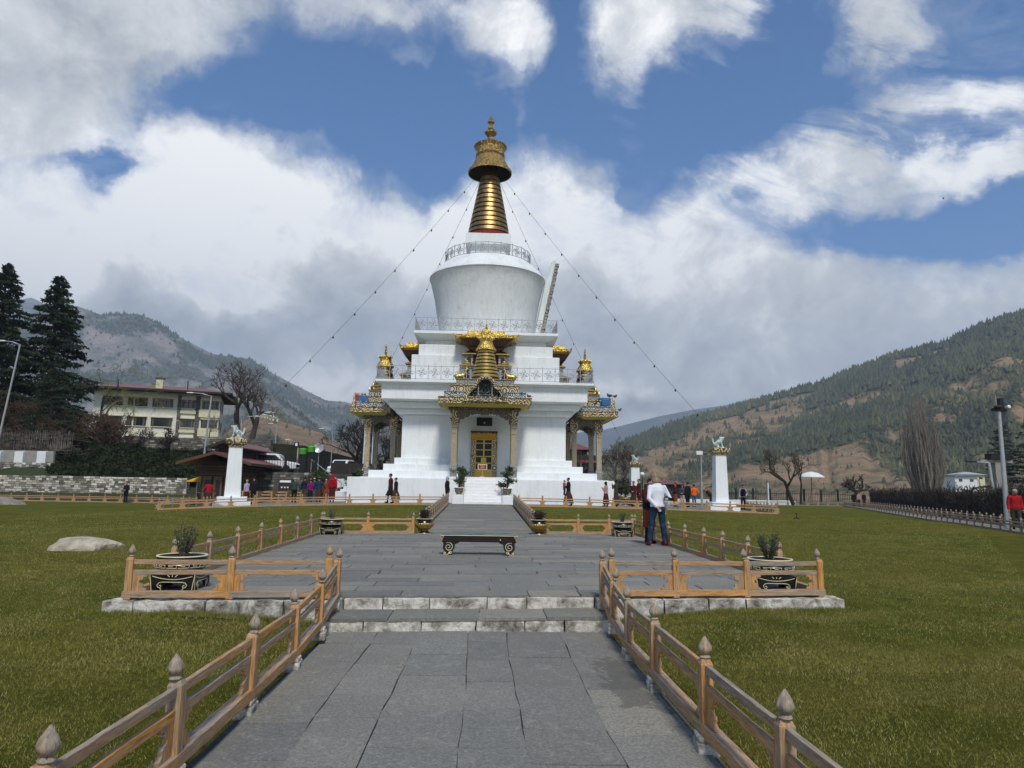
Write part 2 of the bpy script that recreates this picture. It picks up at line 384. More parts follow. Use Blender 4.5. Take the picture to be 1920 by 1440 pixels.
t = NT('statue'); v = t.tex('Object'); n = t.noise(v, 3.5, 5, .6, .8)
t.col(t.ramp(n, [(.36, (.1, .13, .12)), (.48, (.4, .46, .43)), (.6, (.66, .7, .68))])); t.set(.5, 0, .4); t.bump(n, .3, .02)
simple('dark_statue', (.035, .05, .05), .4, c2=(.01, .015, .017), scale=8, bump=.3)
simple('umbrella_white', (.66, .7, .67), .7, var=.1)
# people
def cloth(name, c, var=.25, rough=.9, sc=9): simple(name, c, rough, var=var, scale=sc, bump=.35, bd=.01, spec=.15)
cloth('skin', (.36, .2, .13), .12, .6); cloth('skin_pale', (.5, .3, .22), .1, .6); cloth('hair_black', (.012, .01, .009), .3, .6, 40); cloth('hair_grey', (.32, .31, .29), .3, .7, 40)
simple('hair_blond', (.33, .25, .14), .6, c2=(.09, .06, .033), scale=14, sc3=(3, 3, .4), bump=.5)
cloth('c_white', (.66, .69, .75), .07); cloth('c_navy', (.014, .018, .035)); cloth('c_black', (.012, .012, .013)); cloth('c_maroon', (.07, .014, .014)); cloth('c_rust', (.22, .05, .025))
cloth('c_red', (.32, .014, .018)); cloth('c_magenta', (.17, .015, .11)); cloth('shoe_red', (.2, .015, .035)); cloth('c_green', (.035, .055, .047)); cloth('c_blue', (.02, .035, .075)); cloth('c_orange', (.75, .13, .01)); cloth('c_pink', (.38, .24, .22))
cloth('c_hotpink', (.5, .06, .16)); cloth('c_lilac', (.36, .33, .42)); cloth('c_olive', (.05, .045, .028)); cloth('c_brown', (.055, .03, .022)); cloth('c_grey', (.06, .065, .07)); cloth('c_yellow', (.6, .35, .03)); cloth('c_cream', (.5, .46, .4)); cloth('c_bluejean', (.05, .1, .22))
t = NT('denim'); v = t.tex('Object'); n = t.noise(v, 12, 5, .6, .4); n2 = t.noise(t.tex('Object', (1, 1, 3.5)), 5, 4, .6)
t.col(t.ramp(t.math('MULTIPLY', t.math('ADD', n, n2), .5), [(.35, (.008, .017, .035)), (.5, (.016, .034, .062)), (.68, (.05, .085, .13))])); t.set(.9, 0, .1); t.bump(n2, .8, .03)

simple('timber_carved2', (.2, .12, .06), .8, c2=(.06, .04, .028), scale=16, bump=.4)
simple('bank', (.06, .058, .036), .95, c2=(.03, .035, .018), scale=.8, spec=0, bump=.5, bd=.1)
# ------------------------------------------------------------------ numpy value noise
_lat = {}
def vnoise(x, y, seed=0):
    if seed not in _lat: _lat[seed] = np.random.RandomState(seed + 11).rand(256, 256)
    L = _lat[seed]; xi = np.floor(x).astype(int); yi = np.floor(y).astype(int); fx = x - xi; fy = y - yi
    fx = fx * fx * (3 - 2 * fx); fy = fy * fy * (3 - 2 * fy)
    a = L[xi & 255, yi & 255]; b = L[(xi + 1) & 255, yi & 255]; c = L[xi & 255, (yi + 1) & 255]; d = L[(xi + 1) & 255, (yi + 1) & 255]
    return (a * (1 - fx) + b * fx) * (1 - fy) + (c * (1 - fx) + d * fx) * fy
def fbm(x, y, o=4, seed=0):
    r = 0; a = .5; s = 0
    for k in range(o): r = r + a * vnoise(x, y, seed + k); s += a; a *= .5; x = x * 2.03 + 5.1; y = y * 2.03 + 1.7
    return r / s
def az_el(px, py):
    d = ray(px, py); return math.atan2(d.x, d.y), math.atan2(d.z, hypot(d.x, d.y))

# ------------------------------------------------------------------ world: Nishita sky with broken cloud
W = bpy.data.worlds.new('World'); SC.world = W; W.use_nodes = True
class WN(NT):
    def __init__(s): s.t = W.node_tree; s.n = s.t.nodes; s.l = s.t.links
w = WN(); bg = w.n['Background']; bg.inputs['Strength'].default_value = .1
SUN_EL = radians(54); SUN_AZ = radians(172)      # azimuth clockwise from +Y
sky = w.node('ShaderNodeTexSky', sky_type='NISHITA', sun_disc=False); sky.sun_elevation = SUN_EL; sky.sun_rotation = SUN_AZ
sky.altitude = 2300; sky.air_density = 1.15; sky.dust_density = .3; sky.ozone_density = 2.2
tc = w.node('ShaderNodeTexCoord'); nm = w.node('ShaderNodeVectorMath', operation='NORMALIZE'); w.L(tc.outputs['Generated'], nm.inputs[0])
sp = w.node('ShaderNodeSeparateXYZ'); w.L(nm.outputs[0], sp.inputs[0]); X, Y, Z = sp.outputs
den = w.math('ADD', w.math('MAXIMUM', Z, 0.), .16)
cb = w.node('ShaderNodeCombineXYZ'); w.L(w.math('DIVIDE', X, den), cb.inputs[0]); w.L(w.math('DIVIDE', Y, den), cb.inputs[1]); P = cb.outputs[0]
def nz(vec, sc, det=6, r=.6, dist=0., off=0.):
    mp = w.node('ShaderNodeMapping'); mp.inputs['Location'].default_value = (off, off * .7, off * .3); w.L(vec, mp.inputs[0])
    return w.noise(mp.outputs[0], sc, det, r, dist)
az0 = w.math('ARCTAN2', X, Y); el0 = w.math('ARCSINE', Z)
nd = nm.outputs[0]
az = w.math('ADD', az0, w.math('MULTIPLY', w.math('SUBTRACT', nz(nd, 5.5, 7, .62, 0, 3.1), .5), .15))
el = w.math('ADD', el0, w.math('MULTIPLY', w.math('SUBTRACT', nz(nd, 6.5, 7, .62, 0, 9.4), .5), .13))
def gauss(px, py, rx, ry, rot=0, wt=1.):
    a, e = az_el(px, py); ce = cos(e)
    dx = w.math('MULTIPLY', w.math('SUBTRACT', az, a), ce * F); dy = w.math('MULTIPLY', w.math('SUBTRACT', el, e), F)
    c, s_ = cos(radians(rot)), sin(radians(rot))
    u = w.math('ADD', w.math('MULTIPLY', dx, c / rx), w.math('MULTIPLY', dy, s_ / rx))
    v = w.math('ADD', w.math('MULTIPLY', dx, -s_ / ry), w.math('MULTIPLY', dy, c / ry))
    q = w.math('ADD', w.math('MULTIPLY', u, u), w.math('MULTIPLY', v, v))
    return w.math('MULTIPLY', w.math('EXPONENT', w.math('MULTIPLY', q, -1.)), wt)
def addup(lst):
    r = lst[0]
    for q in lst[1:]: r = w.math('ADD', r, q)
    return r
bpts = [(-250, 250), (0, 300), (90, 300), (150, 325), (215, 335), (240, 300), (262, 258), (400, 243), (480, 250), (520, 290), (600, 312), (700, 340), (760, 375), (800, 395), (830, 350), (880, 310), (1000, 290), (1080, 283), (1150, 310), (1165, 365), (1230, 380), (1330, 310), (1450, 272), (1550, 232), (1700, 195), (1800, 180), (1920, 160), (2300, 100)]
fc = w.node('ShaderNodeFloatCurve'); cu = fc.mapping.curves[0]
P01 = sorted(((az_el(a, b)[0] + .9) / 1.8, az_el(a, b)[1]) for a, b in bpts)
while len(cu.points) < len(P01) : cu.points.new(.5, .5)
for p_, (a, b) in zip(cu.points, P01): p_.location = (a, b); p_.handle_type = 'VECTOR'
fc.mapping.use_clip = True; fc.mapping.update()
w.L(w.math('MULTIPLY', w.math('ADD', az, .9), 1 / 1.8, True), fc.inputs['Value'])
fcv = fc.outputs[0]
main = w.math('ADD', w.math('MULTIPLY', w.math('SUBTRACT', fcv, el), 1 / .075), .45, True)
cov = addup([main,
    gauss(170, 40, 360, 110, 16, 1.35), gauss(40, 170, 170, 90, 0, 1.0), gauss(60, 250, 90, 40, 0, .3), gauss(470, 185, 200, 48, 14, -.75), gauss(160, 296, 120, 17, 6, -.6), gauss(955, 40, 80, 56, 0, 1.2), gauss(972, 215, 26, 40, 0, .45),
    gauss(1180, 45, 80, 85, -25, 1.15), gauss(1068, 40, 36, 90, 0, -.6), gauss(1480, 40, 60, 80, 0, -.5), gauss(1175, 165, 32, 60, 0, .5), gauss(1350, 15, 120, 40, -6, .8), gauss(1640, 45, 80, 55, -60, .75), gauss(700, 10, 100, 24, 0, .5), gauss(1590, 105, 40, 60, 30, .4),
    gauss(760, 112, 55, 22, 0, .42), gauss(585, 215, 32, 28, 0, .4), gauss(550, 262, 60, 22, 0, .35), gauss(1890, 168, 120, 20, -14, .35), gauss(1870, 320, 90, 22, -14, .45),
    gauss(1700, 430, 210, 36, -6, -1.35), gauss(1890, 405, 120, 60, 0, -1.25), gauss(1800, 245, 130, 24, -12, -.9), gauss(1390, 390, 32, 20, 0, -.35), gauss(215, 325, 60, 20, 0, -.45), gauss(1180, 345, 50, 36, 0, -.45),
    gauss(600, 170, 260, 90, -12, -.5), gauss(1300, 200, 200, 80, 0, -.5)])
fb = nz(P, 1.5, 10, .64, .3, 1.7)
mp = w.node('ShaderNodeMapping'); mp.inputs['Rotation'].default_value = (0, radians(-24), radians(0)); w.L(nd, mp.inputs[0])
mp2 = w.node('ShaderNodeMapping'); mp2.inputs['Scale'].default_value = (1., 1., 3.2); w.L(mp.outputs[0], mp2.inputs[0])
stk = w.noise(mp2.outputs[0], 7., 9, .68, .5)
rt = w.math('MULTIPLY', w.math('SUBTRACT', az0, .02), 3.2, True)
fb2 = w.math('ADD', w.math('MULTIPLY', nz(nd, 11, 10, .7, .35, 4.2), w.math('SUBTRACT', 1., w.math('MULTIPLY', rt, .7))), w.math('MULTIPLY', stk, w.math('MULTIPLY', rt, .7)))
n12 = w.math('ADD', w.math('MULTIPLY', w.math('SUBTRACT', fb, .5), .8), w.math('MULTIPLY', w.math('SUBTRACT', fb2, .5), 1.25))
dens = w.ramp(w.math('ADD', cov, n12), [(.12, 0.), (.4, .22), (.62, .66), (.95, 1.)])
densr = w.ramp(w.math('ADD', w.math('ADD', cov, n12), w.math('MULTIPLY', w.math('SUBTRACT', stk, .5), 1.6)), [(.1, 0.), (.45, .22), (.75, .7), (1., .97)])
dens = w.mix(w.math('MULTIPLY', rt, w.ramp(el0, [(.3, 0.), (.42, 1.)])), dens, densr)
wisp = w.math('MULTIPLY', w.ramp(nz(P, 1.6, 8, .7, .8, 7.), [(.56, 0.), (.85, .35)]), 1.)
dens = w.math('MAXIMUM', dens, wisp)
br = addup([w.math('MULTIPLY', w.math('SUBTRACT', nz(nd, 4.6, 10, .66, .45, 2.2), .5), 2.1), w.math('MULTIPLY', w.math('SUBTRACT', nz(nd, 13, 10, .68, .5, 6.), .5), 1.35),
    gauss(60, 400, 150, 90, 0, .42), gauss(150, 520, 80, 60, 30, .5), gauss(300, 340, 190, 60, -8, .35), gauss(455, 558, 80, 36, -8, 1.15), gauss(380, 470, 120, 60, 0, .2), gauss(620, 400, 220, 60, -20, .25), gauss(1000, 430, 260, 60, 0, .3), gauss(950, 40, 120, 90, 0, .25), gauss(1200, 60, 160, 120, 0, .25),
    gauss(140, 90, 330, 110, -10, -.22), gauss(330, 570, 180, 60, 0, -.35), gauss(650, 600, 210, 60, 0, -.34), gauss(1150, 590, 260, 60, 0, -.22), gauss(640, 480, 120, 50, 0, -.08), gauss(90, 470, 110, 45, 25, .45), gauss(250, 420, 150, 40, -10, .2), gauss(800, 440, 120, 40, 0, .2), gauss(1400, 520, 300, 40, 5, .25), gauss(1130, 735, 130, 22, 0, .3), gauss(700, 705, 90, 30, 0, .3), gauss(1350, 660, 200, 30, 0, .1), gauss(1230, 775, 120, 22, 0, -.5), gauss(1300, 600, 300, 90, 0, .16), gauss(150, 430, 120, 60, 0, .2), gauss(1640, 560, 260, 40, 0, .15)])
br = w.math('ADD', br, w.math('ADD', .5, w.math('MULTIPLY', w.math('SUBTRACT', 1., w.math('ABSOLUTE', w.math('MULTIPLY', w.math('SUBTRACT', w.math('SUBTRACT', fcv, .06), el), 9.)), True), .35)))
cc = w.ramp(br, [(.0, (.4, .43, .455)), (.3, (.58, .6, .615)), (.58, (.74, .755, .765)), (.88, (1.08, 1.08, 1.07))])
ccs = w.mix(1., cc, (10.2, 10.2, 10.2), 'MULTIPLY')
skc = w.mix(1., sky.outputs[0], (.06, .68, 1.18), 'MULTIPLY')
w.L(w.mix(dens, skc, ccs), bg.inputs['Color'])
W.cycles.sampling_method = 'MANUAL'; W.cycles.sample_map_resolution = 512

sl = bpy.data.lights.new('sun', 'SUN'); sl.energy = 3.2; sl.angle = radians(11); sl.color = (1, .94, .84)
so = bpy.data.objects.new('sun', sl); COL.objects.link(so)
sd = Vector((sin(SUN_AZ) * cos(SUN_EL), cos(SUN_AZ) * cos(SUN_EL), sin(SUN_EL)))
so.rotation_euler = sd.to_track_quat('Z', 'Y').to_euler(); so.location = (0, 0, 60)
SC.view_settings.view_transform = 'Standard'; SC.view_settings.look = 'None'; SC.view_settings.exposure = .28
SC.cycles.use_denoising = True; SC.cycles.max_bounces = 6; SC.cycles.volume_bounces = 0; SC.cycles.transparent_max_bounces = 8
SC.cycles.use_adaptive_sampling = True; SC.cycles.adaptive_threshold = .015; SC.cycles.diffuse_bounces = 3; SC.cycles.glossy_bounces = 3

# ------------------------------------------------------------------ lawn and wider ground
def yf(x): return 9.5 + .085 * x
def yb(x): return 22.0 + .165 * x
def zpath(y): return .44 * max(0, (y - 22.)) / 18.
xs = sorted(set([-2600, -1200, -500, -200, -100] + list(np.arange(-70, 101, 1.5)) + [-1.92, -1.78, 1.78, 1.92, -4.5, -4.3, 4.6, 4.8, 5.2] + [130, 200, 500, 1200, 2600]))
ys = sorted(set([-400, -100, -40] + list(np.arange(-20, 101, 1.25)) + [8.75, 9.0, 38.6, 38.8, 66.2] + [130, 200, 320]))
V = []
def paved(x, y):
    return (abs(x) < 1.8 and y < 41) or (-17.1 < x < 16.6 and 38.7 < y < 66.3)
for y in ys:
    for x in xs:
        z = zg(x, y) - (.14 if paved(x, y) else 0)
        if yf(x) - .1 < y < yb(x) and -4.65 < x < 5.0: z = min(z, -.1)
        if y > 90: z -= (y - 90) * .03
        if x < -70 or x > 100: z -= 3
        V.append((x, y, z))
nx = len(xs); Fq = [(j * nx + i, j * nx + i + 1, (j + 1) * nx + i + 1, (j + 1) * nx + i) for j in range(len(ys) - 1) for i in range(nx - 1)]
npmesh('lawn', V, Fq, 'lawn_soil', kind='structure', smooth=True)
o = MB().add([(-9000, -9000, -12), (9000, -9000, -12), (9000, 9000, -12), (-9000, 9000, -12)], [(0, 1, 2, 3)]).build('ground', 'lawn_soil', kind='structure')

# ------------------------------------------------------------------ slate paving: every slab its own face set, joints left open over a dark bed
def slabs(name, rows, zfn, th=.035, gap=.007, jit=.012, seed=1, mapf=None):
    R = random.Random(seed); V = []; Q = []; C = []
    for (a0, a1, cells) in rows:             # rows run along u; v from a0 to a1
        for (u0, u1) in cells:
            c = R.random(); dz = R.uniform(-.003, .004); tx = R.uniform(-.004, .004); ty = R.uniform(-.003, .003)
            q = [(u0 + gap, a0 + gap), (u1 - gap, a0 + gap), (u1 - gap, a1 - gap), (u0 + gap, a1 - gap)]
            q = [(a + R.uniform(-jit, jit) * .6, b + R.uniform(-jit, jit) * .4) for a, b in q]
            # break long edges so that joints are not ruler straight
            pts = []
            for k in range(4):
                p0, p1 = q[k], q[(k + 1) % 4]; pts.append(p0); pts.append(((p0[0] + p1[0]) / 2 + R.uniform(-jit, jit) * .5, (p0[1] + p1[1]) / 2 + R.uniform(-jit, jit) * .5))
            if mapf: pts = [mapf(*p) for p in pts]
            n = len(V)
            for k, (a, b) in enumerate(pts):
                V.append((a, b, zfn(a, b) + dz + (tx if k in (0, 1, 2) else 0) + (ty if k > 4 else 0)))
            for (a, b) in pts: V.append((a, b, zfn(a, b) - th))
            Q += [(n, n + 1, n + 2, n + 3), (n, n + 3, n + 4, n + 5), (n, n + 5, n + 6, n + 7)]
            Q += [(n + 8 + k, n + 8 + (k + 1) % 8, n + (k + 1) % 8, n + k) for k in range(8)]
            C += [c] * 16
    return npmesh(name, V, Q, 'slate', kind='structure', colors=C)
def cut(u0, u1, lo, hi, R):
    out = []; u = u0
    while u < u1 - 1e-6:
        l = R.uniform(lo, hi)
        if u1 - (u + l) < lo * .6: l = u1 - u
        out.append((u, min(u1, u + l))); u += l
    return out
R_ = random.Random(3)
cols = [-1.63, -1.1, -.62, -.02, .42, 1.04, 1.64]
rows = [(a, b, cut(-1.6 + .0, 8.86, .55, 1.15, R_)) for a, b in zip(cols, cols[1:])]
def wav(u, v): return (v + (.014 * sin(u * 1.3 + v * 3) + .006 * sin(u * 6.1 + v * 9)) * (1 if abs(v) < 1.6 else 0), u + .012 * sin(v * 5))
slabs('lower_path', rows, lambda x, y: -.31, gap=.003, jit=.014, mapf=wav, seed=5)
MB().box(-1.69, 1.69, -2, 8.9, -.5, -.332).build('path_bed', 'joint', kind='structure')
# terrace
N = 27; rows = []
for k in range(N): rows.append((k / N, (k + 1) / N, cut(0, 1, .07, .2, R_)))
def terr(u, v):
    x0 = -4.3 - .35 * v; x1 = 4.85 + .08 * v; x = x0 + (x1 - x0) * u; vv = v + .0008 * sin(u * 40)
    return (x, yf(x) + .1 + (yb(x) - yf(x) - .1) * vv)
def slabs_uv(name, rows, mp, zfn, seed):
    return slabs(name, rows, zfn, gap=.0007, jit=.0016, seed=seed, mapf=mp, th=.05)
slabs_uv('terrace_paving', rows, lambda u, v: terr(u, v), lambda x, y: 0., 9)
b = MB(); poly = [terr(0, .0), terr(1, 0), terr(1, 1), terr(0, 1)]; b.prism(poly, 'z', -.5, -.02); b.build('terrace_bed', 'joint', kind='structure')
# upper path, sloping up to the stairs
rows = []; y = 0
while y < 1: h = R_.uniform(.02, .032); rows.append((y, min(1, y + h), cut(0, 1, .17, .42, R_))); y += h
slabs('upper_path', rows, lambda x, y: zpath(y), gap=.0009, jit=.0015, seed=12, mapf=lambda u, v: (-1.72 + 3.44 * u, (yb(0) - .25) + .0 + (40.6 - yb(0) + .25) * v + .16 * (u - .5) * 3.4 * (1 - v)), th=.05)
b = MB(); n = 20
vs = [(x, 21.5 + (41.2 - 21.5) * k / n, zpath(21.5 + 19.7 * k / n) - .03) for k in range(n + 1) for x in (-1.74, 1.74)]
b.add(vs, [(2 * k, 2 * k + 1, 2 * k + 3, 2 * k + 2) for k in range(n)]); b.build('path_bed', 'joint', kind='structure')
# walk round the stupa
rows = []
for k in range(8): rows.append((38.95 + k * .62, 38.95 + (k + 1) * .62, cut(-17, 16.4, .8, 1.7, R_)))
for k in range(36):
    a = 38.95 + 8 * .62 + k * .62; rows.append((a, a + .62, cut(-17, -7.5, .8, 1.7, R_) + cut(7.5, 16.4, .8, 1.7, R_)))
slabs('circumambulation_path', rows, lambda x, y: zg(x, y) + .03, gap=.008, jit=.01, seed=15, th=.05)
V = []; Q = []
gx = np.arange(-17.1, 16.6, 1.5); gy = np.arange(38.9, 66.5, 1.5)
V = [(x, y, zg(x, y) - .005) for y in gy for x in gx]; n = len(gx)
Q = [(j * n + i, j * n + i + 1, (j + 1) * n + i + 1, (j + 1) * n + i) for j in range(len(gy) - 1) for i in range(n - 1)]
npmesh('path_bed', V, Q, 'joint', kind='structure')
# side walk on the right between two fences
FD = Vector((.3615, .9324)); FN = Vector((.9324, -.3615)); FA = Vector((20.2, 25.2))
def sidep(s, o): p = FA + FD * s + FN * o; return (p.x, p.y)
rows = [(k * .6 + .15, (k + 1) * .6 + .15, cut(-12, 64, .9, 1.6, R_)) for k in range(3)]
slabs('side_path', rows, lambda x, y: zg(x, y) + .03, gap=.01, jit=.012, seed=18, mapf=lambda u, v: sidep(u, v), th=.06)

# ------------------------------------------------------------------ steps and terrace kerb of whitewashed stone
def rough_row(b, x0, x1, yfn, z0, z1, th, R, lo=.35, hi=.75, out=.0, amp=.012):
    for (a, c) in cut(x0, x1, lo, hi, R):
        g = .006; o = R.uniform(0, .015); n = 5
        vs = []
        for yy in (0, 1):
            for k in range(n):
                x = a + g + (c - a - 2 * g) * k / (n - 1)
                for z in (z0, (z0 + z1) / 2, z1):
                    vs.append((x + R.uniform(-amp, amp) * .5, yfn(x) - (o + R.uniform(0, amp) if yy == 0 else -th), z + R.uniform(-amp, amp) * .4))
        fs = []
        for k in range(n - 1):
            for j in range(2):
                i = k * 3 + j; fs.append((i, i + 3, i + 4, i + 1))
                i += n * 3; fs.append((i, i + 1, i + 4, i + 3))
            fs.append((k * 3 + 2, k * 3 + 5, n * 3 + k * 3 + 5, n * 3 + k * 3 + 2))
        fs += [(0, 1, n * 3 + 1, n * 3), (1, 2, n * 3 + 2, n * 3 + 1)]
        e = (n - 1) * 3; fs += [(e, n * 3 + e, n * 3 + e + 1, e + 1), (e + 1, n * 3 + e + 1, n * 3 + e + 2, e + 2)]
        b.add(vs, fs)
R_ = random.Random(21)
y1f = lambda x: yf(x) - .62; y2f = lambda x: yf(x) + .02
b = MB(); rough_row(b, -1.74, 1.74, y1f, -.36, -.187, .5, R_, .4, .8); rough_row(b, -1.62, 1.6, y2f, -.2, -.03, .4, R_, .45, .9)
st = b.build('steps', 'kerb_stone', kind='structure')
b = []; 
rows = [(0, 1, cut(-1.76, 1.74, .5, 1.2, R_))]
slabs('step_tread', rows, lambda x, y: -.155, gap=.006, jit=.01, seed=31, mapf=lambda u, v: (u, y1f(u) - .03 + .66 * v), th=.035)
b = MB(); rough_row(b, -4.42, -1.64, lambda x: yf(x) - .12, -.4, -.03, .3, R_, .3, .6, amp=.03); rough_row(b, 1.62, 5.05, lambda x: yf(x) - .12, -.4, -.03, .3, R_, .4, .8, amp=.022)
# side kerbs
i0 = len(b.v); rough_row(b, 0, 12.2, lambda x: 0, -.4, -.03, .25, R_, .5, .9, amp=.02); b.xf(Matrix.Translation((-4.36, 9.15, 0)) @ Matrix.Rotation(radians(91.6), 4, 'Z') @ Matrix.Scale(-1, 4, (0, 1, 0)), i0)
i0 = len(b.v); rough_row(b, 0, 12.8, lambda x: 0, -.4, -.03, .25, R_, .5, .9, amp=.02); b.xf(Matrix.Translation((4.98, 10.0, 0)) @ Matrix.Rotation(radians(89.6), 4, 'Z'), i0)
b.build('terrace_kerb', 'kerb_stone', kind='structure')

# ------------------------------------------------------------------ grass blades on the near lawn
rs = np.random.RandomState(5)
def grass(n, y0, y1, hgt, wid, xs=14, bias=1.):
    y = y0 + (y1 - y0) * rs.rand(n) ** bias; hx = .62 * y + 1.5
    x = (rs.rand(n) * 2 - 1) * hx + .04 * y
    keep = ~((np.abs(x) < 1.66) & (y < 9.2)) & ~((y > 9.35 + .085 * x) & (y < 22.2 + .165 * x) & (x > -4.5) & (x < 5.1)) & ~((np.abs(x) < 1.8) & (y > 9))
    soil = (np.abs(np.abs(x) - 1.78) < .1) & (y < 9) & (rs.rand(n) < .75); keep &= ~soil
    patch = fbm(x * .8, y * .8, 4, 3); keep &= rs.rand(n) < (.35 + 1.1 * patch)
    x = x[keep]; y = y[keep]; n = len(x)
    t = np.clip((y - 9) / 29., 0, 1) ** 1.3; zz0 = np.where(x < 0, np.maximum(-.27, .42 - .0017 * x * x), np.maximum(-.12, .42 - .0008 * x * x)); b0 = -.31 + .13 * np.clip((np.abs(x) - 1.9) / 1.4, 0, 1); z = b0 + t * (zz0 - b0)
    h = hgt * (.5 + rs.rand(n)); a = rs.rand(n) * 6.283; l = h * (.35 + .8 * rs.rand(n)); la = rs.rand(n) * 6.283
    wx = np.cos(a) * wid; wy = np.sin(a) * wid
    V = np.empty((n, 3, 3)); V[:, 0] = np.stack([x - wx, y - wy, z - .004], 1); V[:, 1] = np.stack([x + wx, y + wy, z - .004], 1)
    V[:, 2] = np.stack([x + np.cos(la) * l, y + np.sin(la) * l, z + h], 1)
    c = np.clip(rs.rand(n) * .9 + (patch[keep] - .5) * .5, 0, 1); c = np.where(rs.rand(n) < .05, 1., c)
    return V.reshape(-1, 3), np.repeat(c, 3)
Vs = []; Cs = []
n = 15000; x = np.where(rs.rand(n) < .45, -4.6 + 2.7 * rs.rand(n), 1.85 + 3.3 * rs.rand(n)); y = 9.5 + .085 * x - .13 - .12 * rs.rand(n) ** 2; z = -.315 + .13 * np.clip((np.abs(x) - 1.9) / 1.4, 0, 1); h = .03 + .05 * rs.rand(n); a = rs.rand(n) * 6.283; la = rs.rand(n) * 6.283
e_ = np.empty((n, 3, 3)); e_[:, 0] = np.stack([x - np.cos(a) * .003, y - np.sin(a) * .003, z], 1); e_[:, 1] = np.stack([x + np.cos(a) * .003, y + np.sin(a) * .003, z], 1); e_[:, 2] = np.stack([x + np.cos(la) * h * .4, y + np.sin(la) * h * .4, z + h], 1)
Vs.append(e_.reshape(-1, 3)); Cs.append(np.repeat(rs.rand(n) * .55, 3))
n = 9000; x = np.where(rs.rand(n) < .5, -1, 1) * (1.73 + .06 * rs.rand(n)); y = 1.5 + 7.2 * rs.rand(n); kp = fbm(y * 2.2, x, 3, 8) > .5; x = x[kp]; y = y[kp]; n = len(x); z = np.full(n, -.315); h = .03 + .06 * rs.rand(n); a = rs.rand(n) * 6.283; la = rs.rand(n) * 6.283
e_ = np.empty((n, 3, 3)); e_[:, 0] = np.stack([x - np.cos(a) * .0025, y - np.sin(a) * .0025, z], 1); e_[:, 1] = np.stack([x + np.cos(a) * .0025, y + np.sin(a) * .0025, z], 1); e_[:, 2] = np.stack([x + np.cos(la) * h * .5, y + np.sin(la) * h * .5, z + h], 1)
Vs.append(e_.reshape(-1, 3)); Cs.append(np.repeat(rs.rand(n) * .6, 3))
for args in ((260000, 2.0, 7.5, .017, .0016), (260000, 6.5, 14, .02, .0024), (130000, 12, 24, .022, .0045), (50000, 22, 38.5, .022, .008)):
    v, c = grass(*args); Vs.append(v); Cs.append(c)
V = np.concatenate(Vs); npmesh('grass', V, np.arange(len(V)).reshape(-1, 3), 'grass_blade', kind='stuff', colors=np.concatenate(Cs))

# ------------------------------------------------------------------ hills
def hill_mat(name, soil, soil2, scrub, bare_bias=.5, sc=.02):
    t = NT(name); v = t.tex('World'); a = t.node('ShaderNodeAttribute'); a.attribute_name = 'rnd'
    n1 = t.noise(v, sc, 7, .65, .4); n2 = t.noise(v, sc * 7, 6, .7); n3 = t.noise(v, sc * 2.2, 6, .65, .6)
    c = t.mix(t.ramp(n1, [(.38, 0.), (.62, 1.)]), soil, soil2)
    k = t.math('ADD', t.math('MULTIPLY', t.math('SUBTRACT', n3, .5), 1.3), t.math('SUBTRACT', 1.12, a.outputs['Fac']))
    k = t.math('ADD', k, t.math('MULTIPLY', t.math('SUBTRACT', n2, .5), 1.4))
    c = t.mix(t.ramp(k, [(.42, 0.), (.62, .95)]), c, scrub)
    c = t.mix(t.ramp(n2, [(.35, .35), (.6, 0.)]), c, (.03, .035, .02))
    t.col(c); t.set(.95, 0, .05); t.bump(t.math('ADD', n2, n3), 1., 6.)
hill_mat('hill_near', (.46, .31, .18), (.28, .21, .125), (.1, .11, .058))
hill_mat('hill_orange', (.55, .37, .22), (.36, .25, .15), (.12, .125, .075), sc=.05)
hill_mat('mountain', (.34, .3, .27), (.17, .175, .17), (.085, .105, .1), sc=.008)
t = NT('pine_far'); a = t.node('ShaderNodeAttribute'); a.attribute_name = 'rnd'
t.col(t.ramp(a.outputs['Fac'], [(0, (.05, .062, .045)), (.5, (.095, .105, .062)), (.85, (.16, .16, .08)), (1, (.2, .165, .1))])); t.set(.9, 0, .05)
